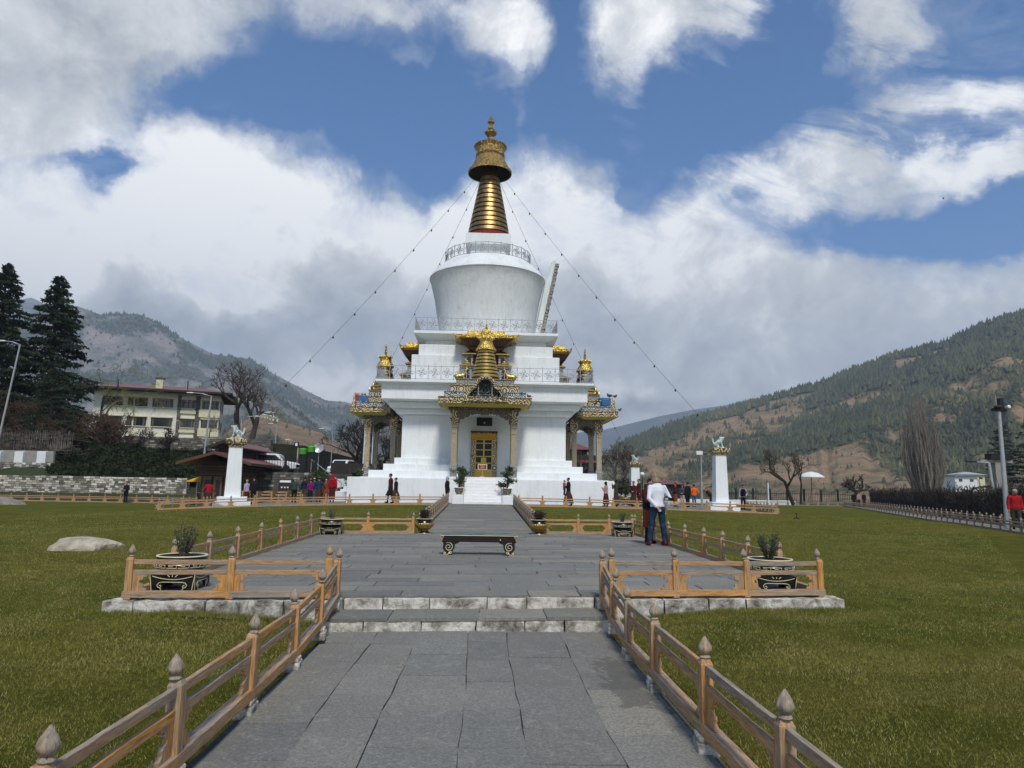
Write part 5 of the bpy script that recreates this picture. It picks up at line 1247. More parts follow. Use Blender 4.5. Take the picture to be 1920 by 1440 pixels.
for x, y, rz, n, h, lab in ((-3.92, 9.98, .02, 17, .46, 'large black gilt-lined pot with a leafy sapling at the front left terrace corner'), (4.34, 10.55, -.08, 26, .42, 'large black gilt-lined pot with a bushy sapling at the front right terrace corner'),
                       (-4.2, 20.95, .0, 7, .38, 'black gilt-lined pot with a thin sapling at the back left terrace corner'), (4.35, 21.75, .0, 9, .38, 'black gilt-lined pot with a thin sapling beside the two standing visitors')):
    t_ = thing('scroll_pot', lab, 'plant pot', (x, y, 0), rz, 'black scroll pots at the terrace corners'); t_.scale = (.9, .9, .95); scroll_pot(t_)
    sapling(t_, .42, h, PR, n, .034, .2 if n < 20 else .22, cnt=34)
for x, lab in ((-1.62, 'ribbed gold urn with a dark purple shrub left of the far path'), (1.84, 'ribbed gold urn with a dark purple shrub right of the far path')):
    t_ = thing('gold_urn', lab, 'urn', (x, 21.75 if x < 0 else 22.1, 0), 0, 'gold urns at the foot of the far path')
    b = MB(); b.lathe(0, 0, [(.11, .1), (.13, .11), (.2, .16), (.26, .22), (.285, .27), (.285, .3), (.27, .315), (.2, .33)], 96, 0, True, .035, 24); b.build('bowl', 'gold', t_, smooth=50)
    b = MB(); b.lathe(0, 0, [(.235, .325), (.22, .35), (.21, .37), (.235, .4), (.25, .425), (.25, .435), (.21, .435), (.2, .41), (.02, .41)], 40); nk = b.build('neck', 'black_lacquer', t_, smooth=40)
    b = MB(); b.lathe(0, 0, [(.248, .43), (.258, .437), (.25, .446), (.215, .443)], 40, 0, False); b.build('rim', 'cream_gilt', nk, smooth=True)
    b = MB(); b.lathe(0, 0, [(.19, .012), (.185, .03), (.14, .07), (.1, .09), (.09, .11)], 40); fo = b.build('foot', 'black_lacquer', t_, smooth=40)
    b = MB(); b.lathe(0, 0, [(.2, 0), (.205, .006), (.2, .014), (.19, .016)], 40); b.lathe(0, 0, [(.105, .088), (.12, .098), (.11, .11)], 30); b.build('gilt_ring', 'gilt', fo, smooth=True)
    b = MB(); st = []
    for k in range(34):
        a = PR.uniform(0, 6.28); q = sqrt(PR.random()); st.append(((.04 * cos(a), .04 * sin(a), .42), (.22 * q * cos(a), .22 * q * sin(a), .52 + .2 * sqrt(1 - q * q * .8) * PR.uniform(.7, 1.1)), .03))
    stems_mesh(b, st, .006, PR); b.build('stem', 'bark', t_); b = MB(); foliage(b, st, .04, 26, .03, PR, .7); b.build('leaves', 'leaf_purple', t_)
# potted cloud-pruned trees by the stairs and beside the stupa
def bonsai(x, y, z, lab, tiers, s=1., pot='dark', seed=1, group='pots of clipped trees round the stupa', leafm='leaf_mid'):
    R = random.Random(seed); t_ = thing('potted_tree', lab, 'potted tree', (x, y, z), 0, group)
    b = MB(); b.lathe(0, 0, [(.16 * s, 0), (.17 * s, .03 * s), (.13 * s, .06 * s), (.19 * s, .12 * s), (.24 * s, .24 * s), (.22 * s, .3 * s), (.27 * s, .36 * s), (.27 * s, .4 * s), (.23 * s, .4 * s), (.02, .38 * s)], 28, 0, True, .02, 8); p = b.build('pot', 'carved_dark', t_, smooth=40)
    b = MB(); b.lathe(0, 0, [(.268 * s, .37 * s), (.28 * s, .39 * s), (.27 * s, .405 * s)], 28, 0, False); b.build('rim', 'gilt', p, smooth=True); b = MB(); b.lathe(0, 0, [(.17 * s, .0), (.18 * s, .015 * s), (.17 * s, .03 * s)], 28, 0, False); b.build('foot_ring', 'gilt', p, smooth=True)
    top = max(q[2] for q in tiers); b = MB(); b.tube([(0, 0, .36 * s), (.05, .02, .36 * s + (top - .36 * s) * .4), (-.04, 0, .36 * s + (top - .36 * s) * .75), (tiers[0][0] * .5, 0, top)], [.05 * s, .04 * s, .03 * s, .012 * s], 7)
    for tx, ty, tz, rx, rz in tiers: b.tube([(0, 0, max(.4 * s, tz - rz * 1.8)), (tx * .6, ty * .6, tz - rz * .8), (tx, ty, tz)], [.025 * s, .018 * s, .008 * s], 5)
    b.build('trunk', 'bark', t_)
    b = MB()
    for tx, ty, tz, rx, rz in tiers:
        st = []
        for k in range(16):
            a = R.uniform(0, 6.28); q = R.uniform(.3, 1); st.append(((tx, ty, tz - rz * .6), (tx + rx * q * cos(a), ty + rx * q * sin(a), tz + rz * (R.uniform(-.5, 1) * (1 - q * .5))), .05))
        foliage(b, st, .09 * s, 34, .045 * s, R, .6)
    b.build('leaves', leafm, t_)
bonsai(-1.24 + SX - .12, SY - 10.1, .95, 'two-tiered clipped potted tree on the left pedestal of the stairs', [(.0, 0, .78, .42, .16), (.1, 0, 1.0, .2, .12)], 1., seed=3)
bonsai(-1.2 + SX, SY - 8.75, 1.36, 'taller clipped potted tree standing behind on the left side of the stairs', [(-.02, 0, .82, .5, .2), (-.1, 0, 1.05, .3, .16)], 1.0, seed=5)
bonsai(1.38 + SX, SY - 10.1, .95, 'tall zigzag clipped potted tree on the right pedestal of the stairs', [(-.25, 0, .62, .42, .16), (.18, 0, .85, .42, .18), (-.05, 0, 1.2, .4, .18), (.1, 0, 1.5, .28, .15)], 1., seed=7)
for (px, py, Y_, s, sd, tiers, lab, lm) in ((660, 915, 49, 1.5, 9, [(-.1, 0, 1.55, .85, .3), (.2, 0, 1.9, .5, .25), (0, 0, 1.15, .5, .2)], 'broad clipped potted tree left of the stupa base behind the row of people', 'leaf_mid'),
        (1165, 912, 49, 1.5, 11, [(0, 0, 1.1, .9, .35), (.1, 0, 1.5, .6, .3)], 'brown leafless-looking potted shrub right of the stupa base', 'leaf_purple'), (1172, 925, 46, 1.2, 13, [(.1, 0, .95, .5, .25), (.0, 0, 1.25, .35, .2)], 'small green potted shrub at the right corner of the stupa base', 'leaf_mid')):
    p = aty(px, py, Y_); bonsai(p.x, Y_, zg(p.x, Y_) + .03, lab, tiers, s, seed=sd, leafm=lm)

# ------------------------------------------------------------------ stones, sprinkler
def boulder(name, lab, c, s, mat, seed):
    g = np.random.RandomState(seed); b = MB()
    def fn(p):
        q = Vector(p); n = 1 + .28 * (vnoise(np.array([p[0] * 2.1 / s[0] + 9]), np.array([p[1] * 2 / s[1] + p[2] * 1.3 / s[2] + 5]), seed)[0] - .5) * 2
        return (p[0] * n, p[1] * n, max(p[2] * n, -.05))
    b.ell((0, 0, 0), s, 26, 16, fn=fn); o = b.build(name, mat, None, smooth=30); o.location = c; tag(o, lab, 'rock'); return o
boulder('boulder', 'flat cream-coloured boulder lying on the left lawn', (-8.75, 16.5, zg(-8.75, 16.5) - .03), (.76, .45, .25), 'rock_pale', 3)
p = aty(12, 935, 50); boulder('boulder', 'grey boulder on the grass at the far left edge of the lawn', (p.x - .3, 50, zg(p.x, 50) - .1), (1.8, 1.0, .5), 'rock_grey', 6)
p = atz(1494, 981, -.02); t_ = thing('lawn_sprinkler', 'small black tripod sprinkler standing on the right lawn', 'sprinkler', (p.x, p.y, zg(p.x, p.y)))
b = MB()
for k in range(3):
    a = k * 2.09 + .3; b.tube([(0, 0, .1), (.15 * cos(a), .15 * sin(a), 0)], [.02, .015], 6)
b.build('leg', 'iron', t_); b = MB(); b.tube([(0, 0, .08), (0, 0, .24)], [.02, .016], 7); b.ell((0, 0, .26), (.05, .03, .03), 8, 5); b.build('head', 'iron', t_)
# ------------------------------------------------------------------ people
ARM = {'down': ((.225, -.02, 1.13), (.24, .05, .87)), 'front': ((.24, .0, 1.12), (.08, .2, 1.06)), 'back': ((.26, -.08, 1.13), (.1, -.15, .93)), 'out': ((.29, .0, 1.15), (.38, .1, .94)),
       'hips': ((.33, -.08, 1.15), (.2, .02, .99)), 'phone': ((.22, .08, 1.12), (.07, .25, 1.28)), 'hold': ((.22, .1, 1.13), (-.04, .27, 1.16)), 'up': ((.2, .15, 1.18), (.05, .24, 1.4)), 'pocket': ((.27, -.07, 1.14), (.15, -.13, .95)), 'elbowout': ((.305, -.05, 1.14), (.235, .0, .9))}
def loft(b, secs, n=16):
    v = []; f = []
    for z, rx, ry, x0, y0 in secs:
        for k in range(n):
            a = 2 * pi * k / n; v.append((x0 + rx * cos(a), y0 + ry * sin(a), z))
    m = len(secs)
    for j in range(m - 1):
        for k in range(n): k2 = (k + 1) % n; f.append((j * n + k, j * n + k2, (j + 1) * n + k2, (j + 1) * n + k))
    f.append(tuple(range(n - 1, -1, -1))); f.append(tuple((m - 1) * n + k for k in range(n)))
    b.add(v, f)
def limb(b, pts, rads, n=10):
    P_ = []; R_2 = []
    for i in range(len(pts) - 1):
        a = Vector(pts[i]); c = Vector(pts[i + 1])
        for k in range(4):
            t = k / 4; P_.append(a.lerp(c, t)); R_2.append(rads[i] + (rads[i + 1] - rads[i]) * t)
    P_.append(Vector(pts[-1])); R_2.append(rads[-1]); b.tube(P_, R_2, n)
    for p, r in zip(pts, rads): b.ell(tuple(p), (r, r, r), 10, 7)
PEOPLE = 0
def person(label, px=None, d=None, loc=None, h=1.6, rz=0., top='c_black', low='trousers', lowm='c_black', hair='hair_black', hat=None, hatm='c_red', arms=('down', 'down'), lean=0., turn=0., stride=.0, hem=.9, lowhem=.12, side=0., vox=.015, cuff=False, bag=False, vest=None, shoe='c_black', skin='skin', hairlong=0, nod=.1, headtilt=0., group=None, wide=1., cat='person', zoff=.0, bow=0, puff=0, legshift=(0, 0)):
    s = h / 1.75
    if loc is None:
        p = aty(px, 900, d); loc = (p.x, d, zg(p.x, d) + .03 + zoff)
    t_ = thing('person', label, cat, loc, rz, group); t_.scale = (s * wide, s * wide, s)
    HM = Matrix.Translation((0, 0, .95)) @ Matrix.Rotation(turn, 4, 'Z') @ Matrix.Rotation(side, 4, 'Y') @ Matrix.Rotation(-lean, 4, 'X') @ Matrix.Translation((0, 0, -.95))
    NM_ = HM @ Matrix.Translation((0, 0, 1.5)) @ Matrix.Rotation(headtilt, 4, 'Y') @ Matrix.Rotation(-nod, 4, 'X') @ Matrix.Translation((0, 0, -1.5))
    U = lambda p: tuple(HM @ Vector(p))
    # legs
    fy = (stride * .5, -stride * .5); legs = []
    for i, sg in enumerate((-1, 1)):
        ax = sg * .09 + legshift[i]
        legs.append([(sg * .088, 0, .9), (sg * .095 + legshift[i] * .5, fy[i] * .5 + .025, .5), (ax, fy[i] - .01, .085)])
    arm = []
    for i, sg in enumerate((-1, 1)):
        e, w_ = ARM[arms[i]]; arm.append([U((sg * .178, 0, 1.405)), U((sg * e[0], e[1], e[2])), U((sg * w_[0], w_[1], w_[2]))])
    b = MB(); i0 = 0
    loft(b, [(.86, .13, .095, 0, 0), (.96, .158, .108, 0, 0), (1.08, .138, .095, 0, 0), (1.2, .145, .1, 0, 0), (1.32, .168, .112, 0, 0), (1.41, .16, .095, 0, 0), (1.46, .1, .07, 0, 0), (1.49, .058, .058, 0, 0), (1.58, .05, .055, 0, .01)])
    b.xf(HM, i0); i0 = len(b.v)
    b.ell((0, .015, 1.65), (.076, .094, .112), 14, 10); b.ell((0, .04, 1.585), (.05, .06, .05), 10, 7); b.tube([(0, .1, 1.67), (0, .122, 1.635), (0, .105, 1.628)], [.01, .016, .012], 6)
    b.tube([(-.02, .098, 1.6), (0, .105, 1.598), (.02, .098, 1.6)], [.007, .009, .007], 5)
    for sg in (-1, 1): b.ell((sg * .078, .005, 1.645), (.012, .022, .032), 6, 5)
    b.xf(NM_, i0)
    for lg in legs:
        limb(b, lg, [.09, .058, .04]); a = Vector(lg[2]); b.ell((a.x, a.y + .06, .045), (.045, .12, .04), 8, 6)
    for sg, am in zip((-1, 1), arm):
        limb(b, am, [.05, .04, .028]); d_ = (Vector(am[2]) - Vector(am[1])).normalized(); w_ = Vector(am[2])
        sd_ = d_.cross(Vector((0, 1, 0))); sd_ = sd_.normalized() if sd_.length > .1 else Vector((1, 0, 0)); nn = d_.cross(sd_)
        i0 = len(b.v); pc = w_ + d_ * .05; b.tube([w_, pc, w_ + d_ * .09], [.027, .036, .034], 8, sq=.55)
        fr = .011 if vox > .01 else .0085
        for q, (off, ln) in enumerate(((-.028, .062), (-.01, .075), (.01, .07), (.027, .055))):
            p0 = w_ + d_ * .085 + sd_ * off; p1 = p0 + d_ * ln * .55 + nn * .006; p2 = p1 + d_ * ln * .4 + nn * .022; b.tube([p0, p1, p2], [fr, fr * .9, fr * .75], 6)
        p0 = w_ + d_ * .03 + sd_ * -.032 * sg; b.tube([p0, p0 + d_ * .03 - sd_ * .026 * sg, p0 + d_ * .06 - sd_ * .03 * sg + nn * .01], [.013, .011, .009], 6)
    body = b.build('body', skin, t_, remesh=vox * .9)
    # eyes
    b = MB()
    for sg in (-1, 1): b.ell((sg * .03, .1, 1.662), (.012, .008, .007), 6, 5)
    b.xf(NM_); b.build('eyes', 'hair_black', body)
    # top garment
    e = .02 + puff; b = MB(); secs = []
    for z, rx, ry in ((hem, .165, .118), (.96, .168, .12), (1.08, .152, .112), (1.2, .158, .116), (1.32, .178, .124), (1.41, .168, .105), (1.465, .105, .078), (1.5, .075, .07)):
        if z >= hem - 1e-6 and not any(abs(z - q[0]) < .02 for q in secs): secs.append((z, rx + e, ry + e, 0, 0))
    loft(b, secs)
    if puff:
        for z in np.arange(hem + .05, 1.4, .085): b.lathe(0, 0, [(.15, z - .03), (.188 + e * .6, z), (.15, z + .03)], 18, 0)
    b.xf(HM)
    for am in arm:
        a0, a1, a2 = [Vector(q) for q in am]; limb(b, [a0, a1, a1.lerp(a2, .93)], [.066 + puff, .056 + puff, .043 + puff * .5])
    tp = b.build('jacket', top, t_, remesh=vox)
    if vest:
        b = MB(); loft(b, [(hem + .04, .2, .155, 0, 0), (1.08, .192, .15, 0, 0), (1.2, .195, .152, 0, 0), (1.32, .205, .155, 0, 0), (1.41, .185, .13, 0, 0), (1.48, .11, .1, 0, 0)])
        for z in np.arange(hem + .1, 1.42, .055): b.lathe(0, 0, [(.15, z - .02), (.203, z), (.15, z + .02)], 20)
        b.xf(HM); b.build('vest', vest, t_, remesh=vox * .8)
    if cuff:
        for am in arm:
            a1, a2 = Vector(am[1]), Vector(am[2]); b = MB(); b.tube([a1.lerp(a2, .55), a1.lerp(a2, .6), a1.lerp(a2, .98), a1.lerp(a2, 1.0)], [.06, .074, .07, .05], 14); b.build('cuff', 'c_white', tp, smooth=40)
    # lower garment
    b = MB()
    if low == 'trousers':
        loft(b, [(.8, .15, .12, 0, 0), (.88, .175, .13, 0, 0), (.98, .165, .122, 0, 0), (1.03, .15, .11, 0, 0)])
        for lg in legs: limb(b, [lg[0], lg[1], (lg[2][0], lg[2][1], .1)], [.1, .072, .062])
        b.build('trousers', lowm, t_, remesh=vox)
    else:
        n = 36; v = []; f = []; S = [(1.04, .16, .118), (.96, .178, .13), (.85, .185, .14), (.6, .19 + abs(stride) * .1, .15 + abs(stride) * .28), (lowhem, .2 + abs(stride) * .12, .16 + abs(stride) * .5)]
        for j, (z, rx, ry) in enumerate(S):
            for k in range(n):
                a = 2 * pi * k / n; q = 1 + .035 * j * .5 * sin(a * 7 + j); v.append((rx * q * cos(a), ry * q * sin(a), z))
        for j in range(len(S) - 1):
            for k in range(n): k2 = (k + 1) % n; f.append((j * n + k, j * n + k2, (j + 1) * n + k2, (j + 1) * n + k))
        f.append(tuple(range(n))); f.append(tuple((len(S) - 1) * n + k for k in range(n - 1, -1, -1)))
        b.add(v, f); b.build('skirt' if lowhem < .35 else 'robe', lowm, t_, smooth=60)
        if lowhem > .35:
            b = MB()
            for lg in legs: limb(b, [lg[1], (lg[2][0], lg[2][1], .09)], [.066, .05])
            b.build('long_socks', 'c_black', t_, remesh=vox)
    # shoes
    for i, lg in enumerate(legs):
        a = Vector(lg[2]); b = MB(); b.ell((a.x, a.y + .06, .05), (.052, .135, .048), 12, 8, fn=lambda p: (p[0], p[1], max(p[2], -.045))); b.ell((a.x, a.y - .01, .085), (.05, .06, .05), 10, 7)
        b.build('shoe', shoe, t_, remesh=vox * .8)
    # hair / hat
    b = MB()
    if hairlong:
        b.ell((0, -.012, 1.68), (.092, .1, .095), 16, 10, fn=lambda p: (p[0], min(p[1], .06) , p[2]))
        i = len(b.v); loft(b, [(1.5 - .12 * (hairlong - 1), .1, .055, 0, -.03), (1.54, .112, .075, 0, -.02), (1.62, .1, .085, 0, -.015), (1.7, .085, .08, 0, -.015)], 18)
    else: b.ell((0, -.015, 1.68), (.085, .097, .092), 14, 9, fn=lambda p: (p[0], p[1], p[2] if p[1] < .03 else max(p[2], .02)))
    b.xf(NM_); b.build('hair', hair, t_, remesh=vox * .8)
    if hat:
        b = MB()
        if hat == 'hood': b.ell((0, -.02, 1.66), (.108, .115, .14), 14, 9, fn=lambda p: (p[0], min(p[1], .06), p[2])); b.ell((0, -.03, 1.54), (.1, .09, .08), 12, 7)
        else: b.ell((0, 0, 1.7), (.093, .108, .085), 14, 8, fn=lambda p: (p[0], p[1], max(p[2], -.02))); b.ell((0, -.01, 1.785), (.025, .025, .022), 7, 5)
        b.xf(NM_); b.build('hood' if hat == 'hood' else 'hat', hatm, t_, remesh=vox * .8)
    return t_, HM, s
A_ = math.radians
# the two visitors on the terrace
p = aty(1233, 950, 18.35)
man, HMm, sm = person('tall blond visitor in a white top and blue jeans seen from behind on the terrace', loc=(p.x, 18.35, 0), h=1.83, rz=.2, top='c_white', lowm='denim', hair='hair_blond', hairlong=1, arms=('back', 'elbowout'), side=.0, lean=.04, nod=.35, headtilt=-.22, vox=.0085, hem=.93, shoe='shoe_red', skin='skin_pale', legshift=(-.13, .08), stride=.05)
b = MB(); cpos = HMm @ Vector((.17, -.17, 1.12)); b.box(cpos.x - .07, cpos.x + .07, cpos.y - .03, cpos.y + .035, cpos.z - .045, cpos.z + .045); b.box(cpos.x - .03, cpos.x + .03, cpos.y - .03, cpos.y + .02, cpos.z + .045, cpos.z + .07)
ct = thing('camera_body', 'black camera hanging at the right side of the blond visitor', 'camera', man.location, man.rotation_euler.z); ct.name = 'handheld_camera'; ct.scale = (sm,) * 3
b.build('casing', 'c_black', ct, bevel=.012); b = MB(); i = 0; b.lathe(0, 0, [(.036, 0), (.04, .01), (.036, .07), (.04, .08), (.04, .1)], 18); b.xf(Matrix.Translation((cpos.x + .06, cpos.y - .02, cpos.z)) @ Matrix.Rotation(A_(100), 4, 'X') @ Matrix.Rotation(A_(35), 4, 'Y')); b.build('lens', 'c_black', ct, smooth=40)
b = MB(); b.box(cpos.x - .068, cpos.x + .02, cpos.y - .034, cpos.y - .029, cpos.z - .03, cpos.z + .03); b.build('plate', 'galv', ct)
b = MB(); b.tube([cpos + Vector((-.05, 0, .05)), HMm @ Vector((.19, -.16, 1.3)), HMm @ Vector((.12, -.13, 1.44)), HMm @ Vector((.06, -.02, 1.5))], .009, 5, sq=.4); b.build('strap', 'rail_grey', ct)
p = aty(1221, 950, 18.85)
person('visitor in a navy padded vest over a knee-length maroon robe with wide white cuffs', loc=(p.x - .04, 18.95, 0), h=1.7, rz=-2.5, top='c_maroon', low='robe', lowm='c_rust', lowhem=.44, arms=('hold', 'hold'), cuff=True, vest='c_navy', vox=.0085, nod=.4, hem=.9)
G1 = 'people walking round the stupa'
pe = lambda *a, **k: person(*a, group=G1, **k)
pe('person in a bright red jacket and brown skirt left of the left lion pillar', px=393, d=47, h=1.62, rz=.1, top='c_red', low='skirt', lowm='c_brown', arms=('out', 'out'), lowhem=.2, hairlong=2)
pe('person in a lilac top and maroon skirt just right of the left lion pillar', px=465, d=46.5, h=1.55, rz=.9, top='c_lilac', low='skirt', lowm='c_maroon', hair='hair_grey', lean=.1)
pe('person in a black jacket and black trousers beside the lilac top', px=477, d=46, h=1.72, rz=.3, top='c_black', lowm='c_black')
pe('grey-haired person in a dark green jacket left of the walking group', px=553, d=48, h=1.62, rz=.05, top='c_green', lowm='c_black', hair='hair_grey', arms=('out', 'out'), wide=1.1, lean=.12)
pe('person in a dark navy jacket behind the magenta jacket', px=572, d=51, h=1.7, rz=-.1, top='c_navy', lowm='c_grey')
pe('person in a magenta jacket with a red cap and black skirt', px=583, d=48.5, h=1.52, rz=.1, top='c_magenta', low='skirt', lowm='c_black', hat='cap', hatm='c_hotpink', lowhem=.2)
pe('person in a pale teal top half hidden behind the blue jacket', px=590, d=51, h=1.6, rz=.3, top='c_blue', low='skirt', lowm='c_grey', hat='cap', hatm='c_cream')
pe('person in a dark blue coat with a rust coloured hat', px=599, d=47.4, h=1.6, rz=.1, top='c_blue', low='skirt', lowm='c_brown', hat='cap', hatm='c_rust', wide=1.12, arms=('out', 'out'))
pe('person in a rust brown robe between the blue coat and the red puffer', px=612, d=49, h=1.5, rz=.2, top='c_rust', low='robe', lowm='c_rust', lowhem=.4, hair='hair_grey')
pe('person in a maroon wrap close behind the red puffer jacket', px=617, d=50, h=1.58, rz=.0, top='c_maroon', low='skirt', lowm='c_maroon')
pe('person in a red puffer jacket with a red hood and dark maroon skirt', px=624, d=46.6, h=1.76, rz=.1, top='c_red', low='skirt', lowm='c_maroon', hat='hood', hatm='c_red', puff=.02, lowhem=.15)
pe('taller dark-robed person walking left before the white plinth', px=733, d=41.6, h=1.66, rz=A_(80), top='c_maroon', low='robe', lowm='c_black', hat='cap', hatm='c_maroon', stride=.3, lowhem=.45)
pe('shorter person in a brown shawl walking left behind the taller one', px=743, d=41.3, h=1.45, rz=A_(80), top='c_black', low='skirt', lowm='c_brown', stride=.35, lowhem=.2)
pe('person in black with a pale blue head scarf beside the stairs', px=839, d=40.8, h=1.5, rz=A_(-60), top='c_black', lowm='c_navy', hat='hood', hatm='c_lilac')
k_, HMk, sk = pe('woman in a black jacket and long brown skirt carrying a child in pink', px=1066, d=40.9, h=1.58, rz=A_(75), top='c_black', low='skirt', lowm='c_brown', stride=.34, arms=('hold', 'hold'), lowhem=.14)
kl = k_.location
person('small child in a pink jacket carried in the arms of a woman', loc=(kl.x - .24, kl.y - .02, kl.z + .58), h=.86, rz=A_(-80), top='c_hotpink', lowm='c_navy', arms=('front', 'front'), vox=.026, wide=1.25, cat='child')
pe('woman in a pale pink jacket and dark skirt looking at a phone', px=1136, d=41, h=1.42, rz=A_(60), top='c_pink', low='skirt', lowm='c_maroon', arms=('phone', 'phone'), lowhem=.15, hairlong=2, stride=.15)
pp_, _, _ = pe('woman in an olive jacket and brown skirt with a shoulder bag', px=1155, d=41.2, h=1.56, rz=A_(60), top='c_olive', low='skirt', lowm='c_brown', arms=('up', 'up'), lowhem=.12, hairlong=1)
b = MB(); b.ell((0, 0, 0), (.16, .08, .13), 12, 8); b.tube([(-.1, 0, .08), (-.12, 0, .35), (-.1, 0, .45)], .012, 5); o = b.build('shoulder_bag', 'c_black', None, smooth=True); o.location = pp_.location + Vector((.27, -.03, .86)); tag(o, 'black shoulder bag of the woman in the olive jacket', 'bag')
pe('person in a maroon jacket with a blue face mask near the pale visitor', px=1188, d=43, h=1.5, rz=A_(150), top='c_maroon', low='skirt', lowm='c_brown', arms=('front', 'front'), hat='cap', hatm='c_maroon')
pe('person in dark robes standing directly behind the maroon jacket', px=1198, d=43.5, h=1.68, rz=A_(100), top='c_brown', low='robe', lowm='c_maroon', lowhem=.3)
pe('person in a maroon robe with a bright red cap right of the pale visitor', px=1266, d=48, h=1.6, rz=A_(80), top='c_maroon', low='skirt', lowm='c_rust', hat='cap', hatm='c_red', arms=('front', 'front'))
pe('person in a dark grey jacket and white trousers', px=1279, d=49, h=1.5, rz=A_(150), top='c_grey', lowm='c_cream', hat='cap', hatm='c_maroon', arms=('front', 'front'))
pe('tall person all in black between the white trousers and the orange jacket', px=1289, d=48, h=1.66, rz=A_(30), top='c_black', lowm='c_black', wide=1.1)
pe('person in a bright orange jacket and blue trousers seen from behind', px=1301, d=50, h=1.55, rz=.1, top='c_orange', lowm='c_bluejean', hat='cap', hatm='c_maroon', arms=('hips', 'hips'))
pe('bent old person in a brown cloak with a yellow cap beside the right pillar', px=1333, d=47, h=1.5, rz=A_(85), top='c_brown', low='skirt', lowm='c_brown', hat='cap', hatm='c_yellow', lean=.75, arms=('front', 'front'))
pe('person in a black waistcoat with pale sleeves right of the right lion pillar', px=1392, d=46, h=1.6, rz=A_(175), top='c_lilac', lowm='c_black', vest='c_black', hat='cap', hatm='c_maroon', arms=('hips', 'down'))
pe('leftmost of the three people sitting near the far right corner of the lawn', px=1599, d=79, h=1.6, rz=A_(160), top='c_black', lowm='c_black')
pe('middle of the three people near the far right corner wearing a pale top', px=1608, d=79, h=1.6, rz=A_(200), top='c_pink', lowm='c_black')
pe('rightmost of the three people near the far right corner in black', px=1618, d=79, h=1.6, rz=A_(180), top='c_black', lowm='c_maroon')
p = sidep(6.3, 1.05)
pe('grey-haired man in a bright red jacket walking along the side path', loc=(p[0], p[1], zg(*p) + .03), h=1.74, rz=A_(165), top='c_red', lowm='c_olive', hair='hair_grey', arms=('down', 'down'), nod=.5, wide=1.18, stride=.2, vox=.012)
pe('person in a black jacket standing before the pale stone wall on the left', px=239, d=57, h=1.6, rz=A_(170), top='c_black', lowm='c_black', arms=('front', 'front'))
# small dog by the fence
p = aty(1266, 950, 39.4); t_ = thing('dog', 'small black and white dog standing on the walk behind the fence', 'dog', (p.x, 39.4, zg(p.x, 39.4) + .03), .3)
b = MB(); loft_p = [((-.26, 0, .33), .085), ((-.12, 0, .33), .09), ((.06, 0, .32), .105), ((.2, 0, .34), .1)]
b.tube([q[0] for q in loft_p], [q[1] for q in loft_p], 12); b.ell((-.26, 0, .33), (.09, .085, .09), 10, 7); b.ell((.2, 0, .34), (.09, .09, .1), 10, 7)
b.tube([(.22, 0, .36), (.33, 0, .47)], [.075, .055], 9); b.ell((.37, 0, .5), (.085, .065, .065), 10, 7); b.tube([(.42, 0, .485), (.51, 0, .465)], [.04, .025], 8); b.ell((.51, 0, .465), (.027, .025, .024), 7, 5)
for s_ in (-1, 1):
    b.tube([(.33, s_ * .045, .55), (.32, s_ * .06, .62)], [.03, .008], 6)
    b.tube([(.18, s_ * .06, .3), (.17, s_ * .06, .16), (.19, s_ * .06, .02)], [.045, .027, .022], 8); b.ell((.21, s_ * .06, .018), (.035, .024, .02), 7, 5)
    b.tube([(-.26, s_ * .06, .3), (-.19, s_ * .065, .19), (-.32, s_ * .065, .12), (-.3, s_ * .065, .02)], [.07, .04, .026, .022], 8); b.ell((-.27, s_ * .065, .018), (.035, .024, .02), 7, 5)
b.tube([(-.33, 0, .37), (-.42, 0, .46), (-.44, 0, .55)], [.025, .03, .01], 7)
b.build('body', 'feather_white', t_, remesh=.011)
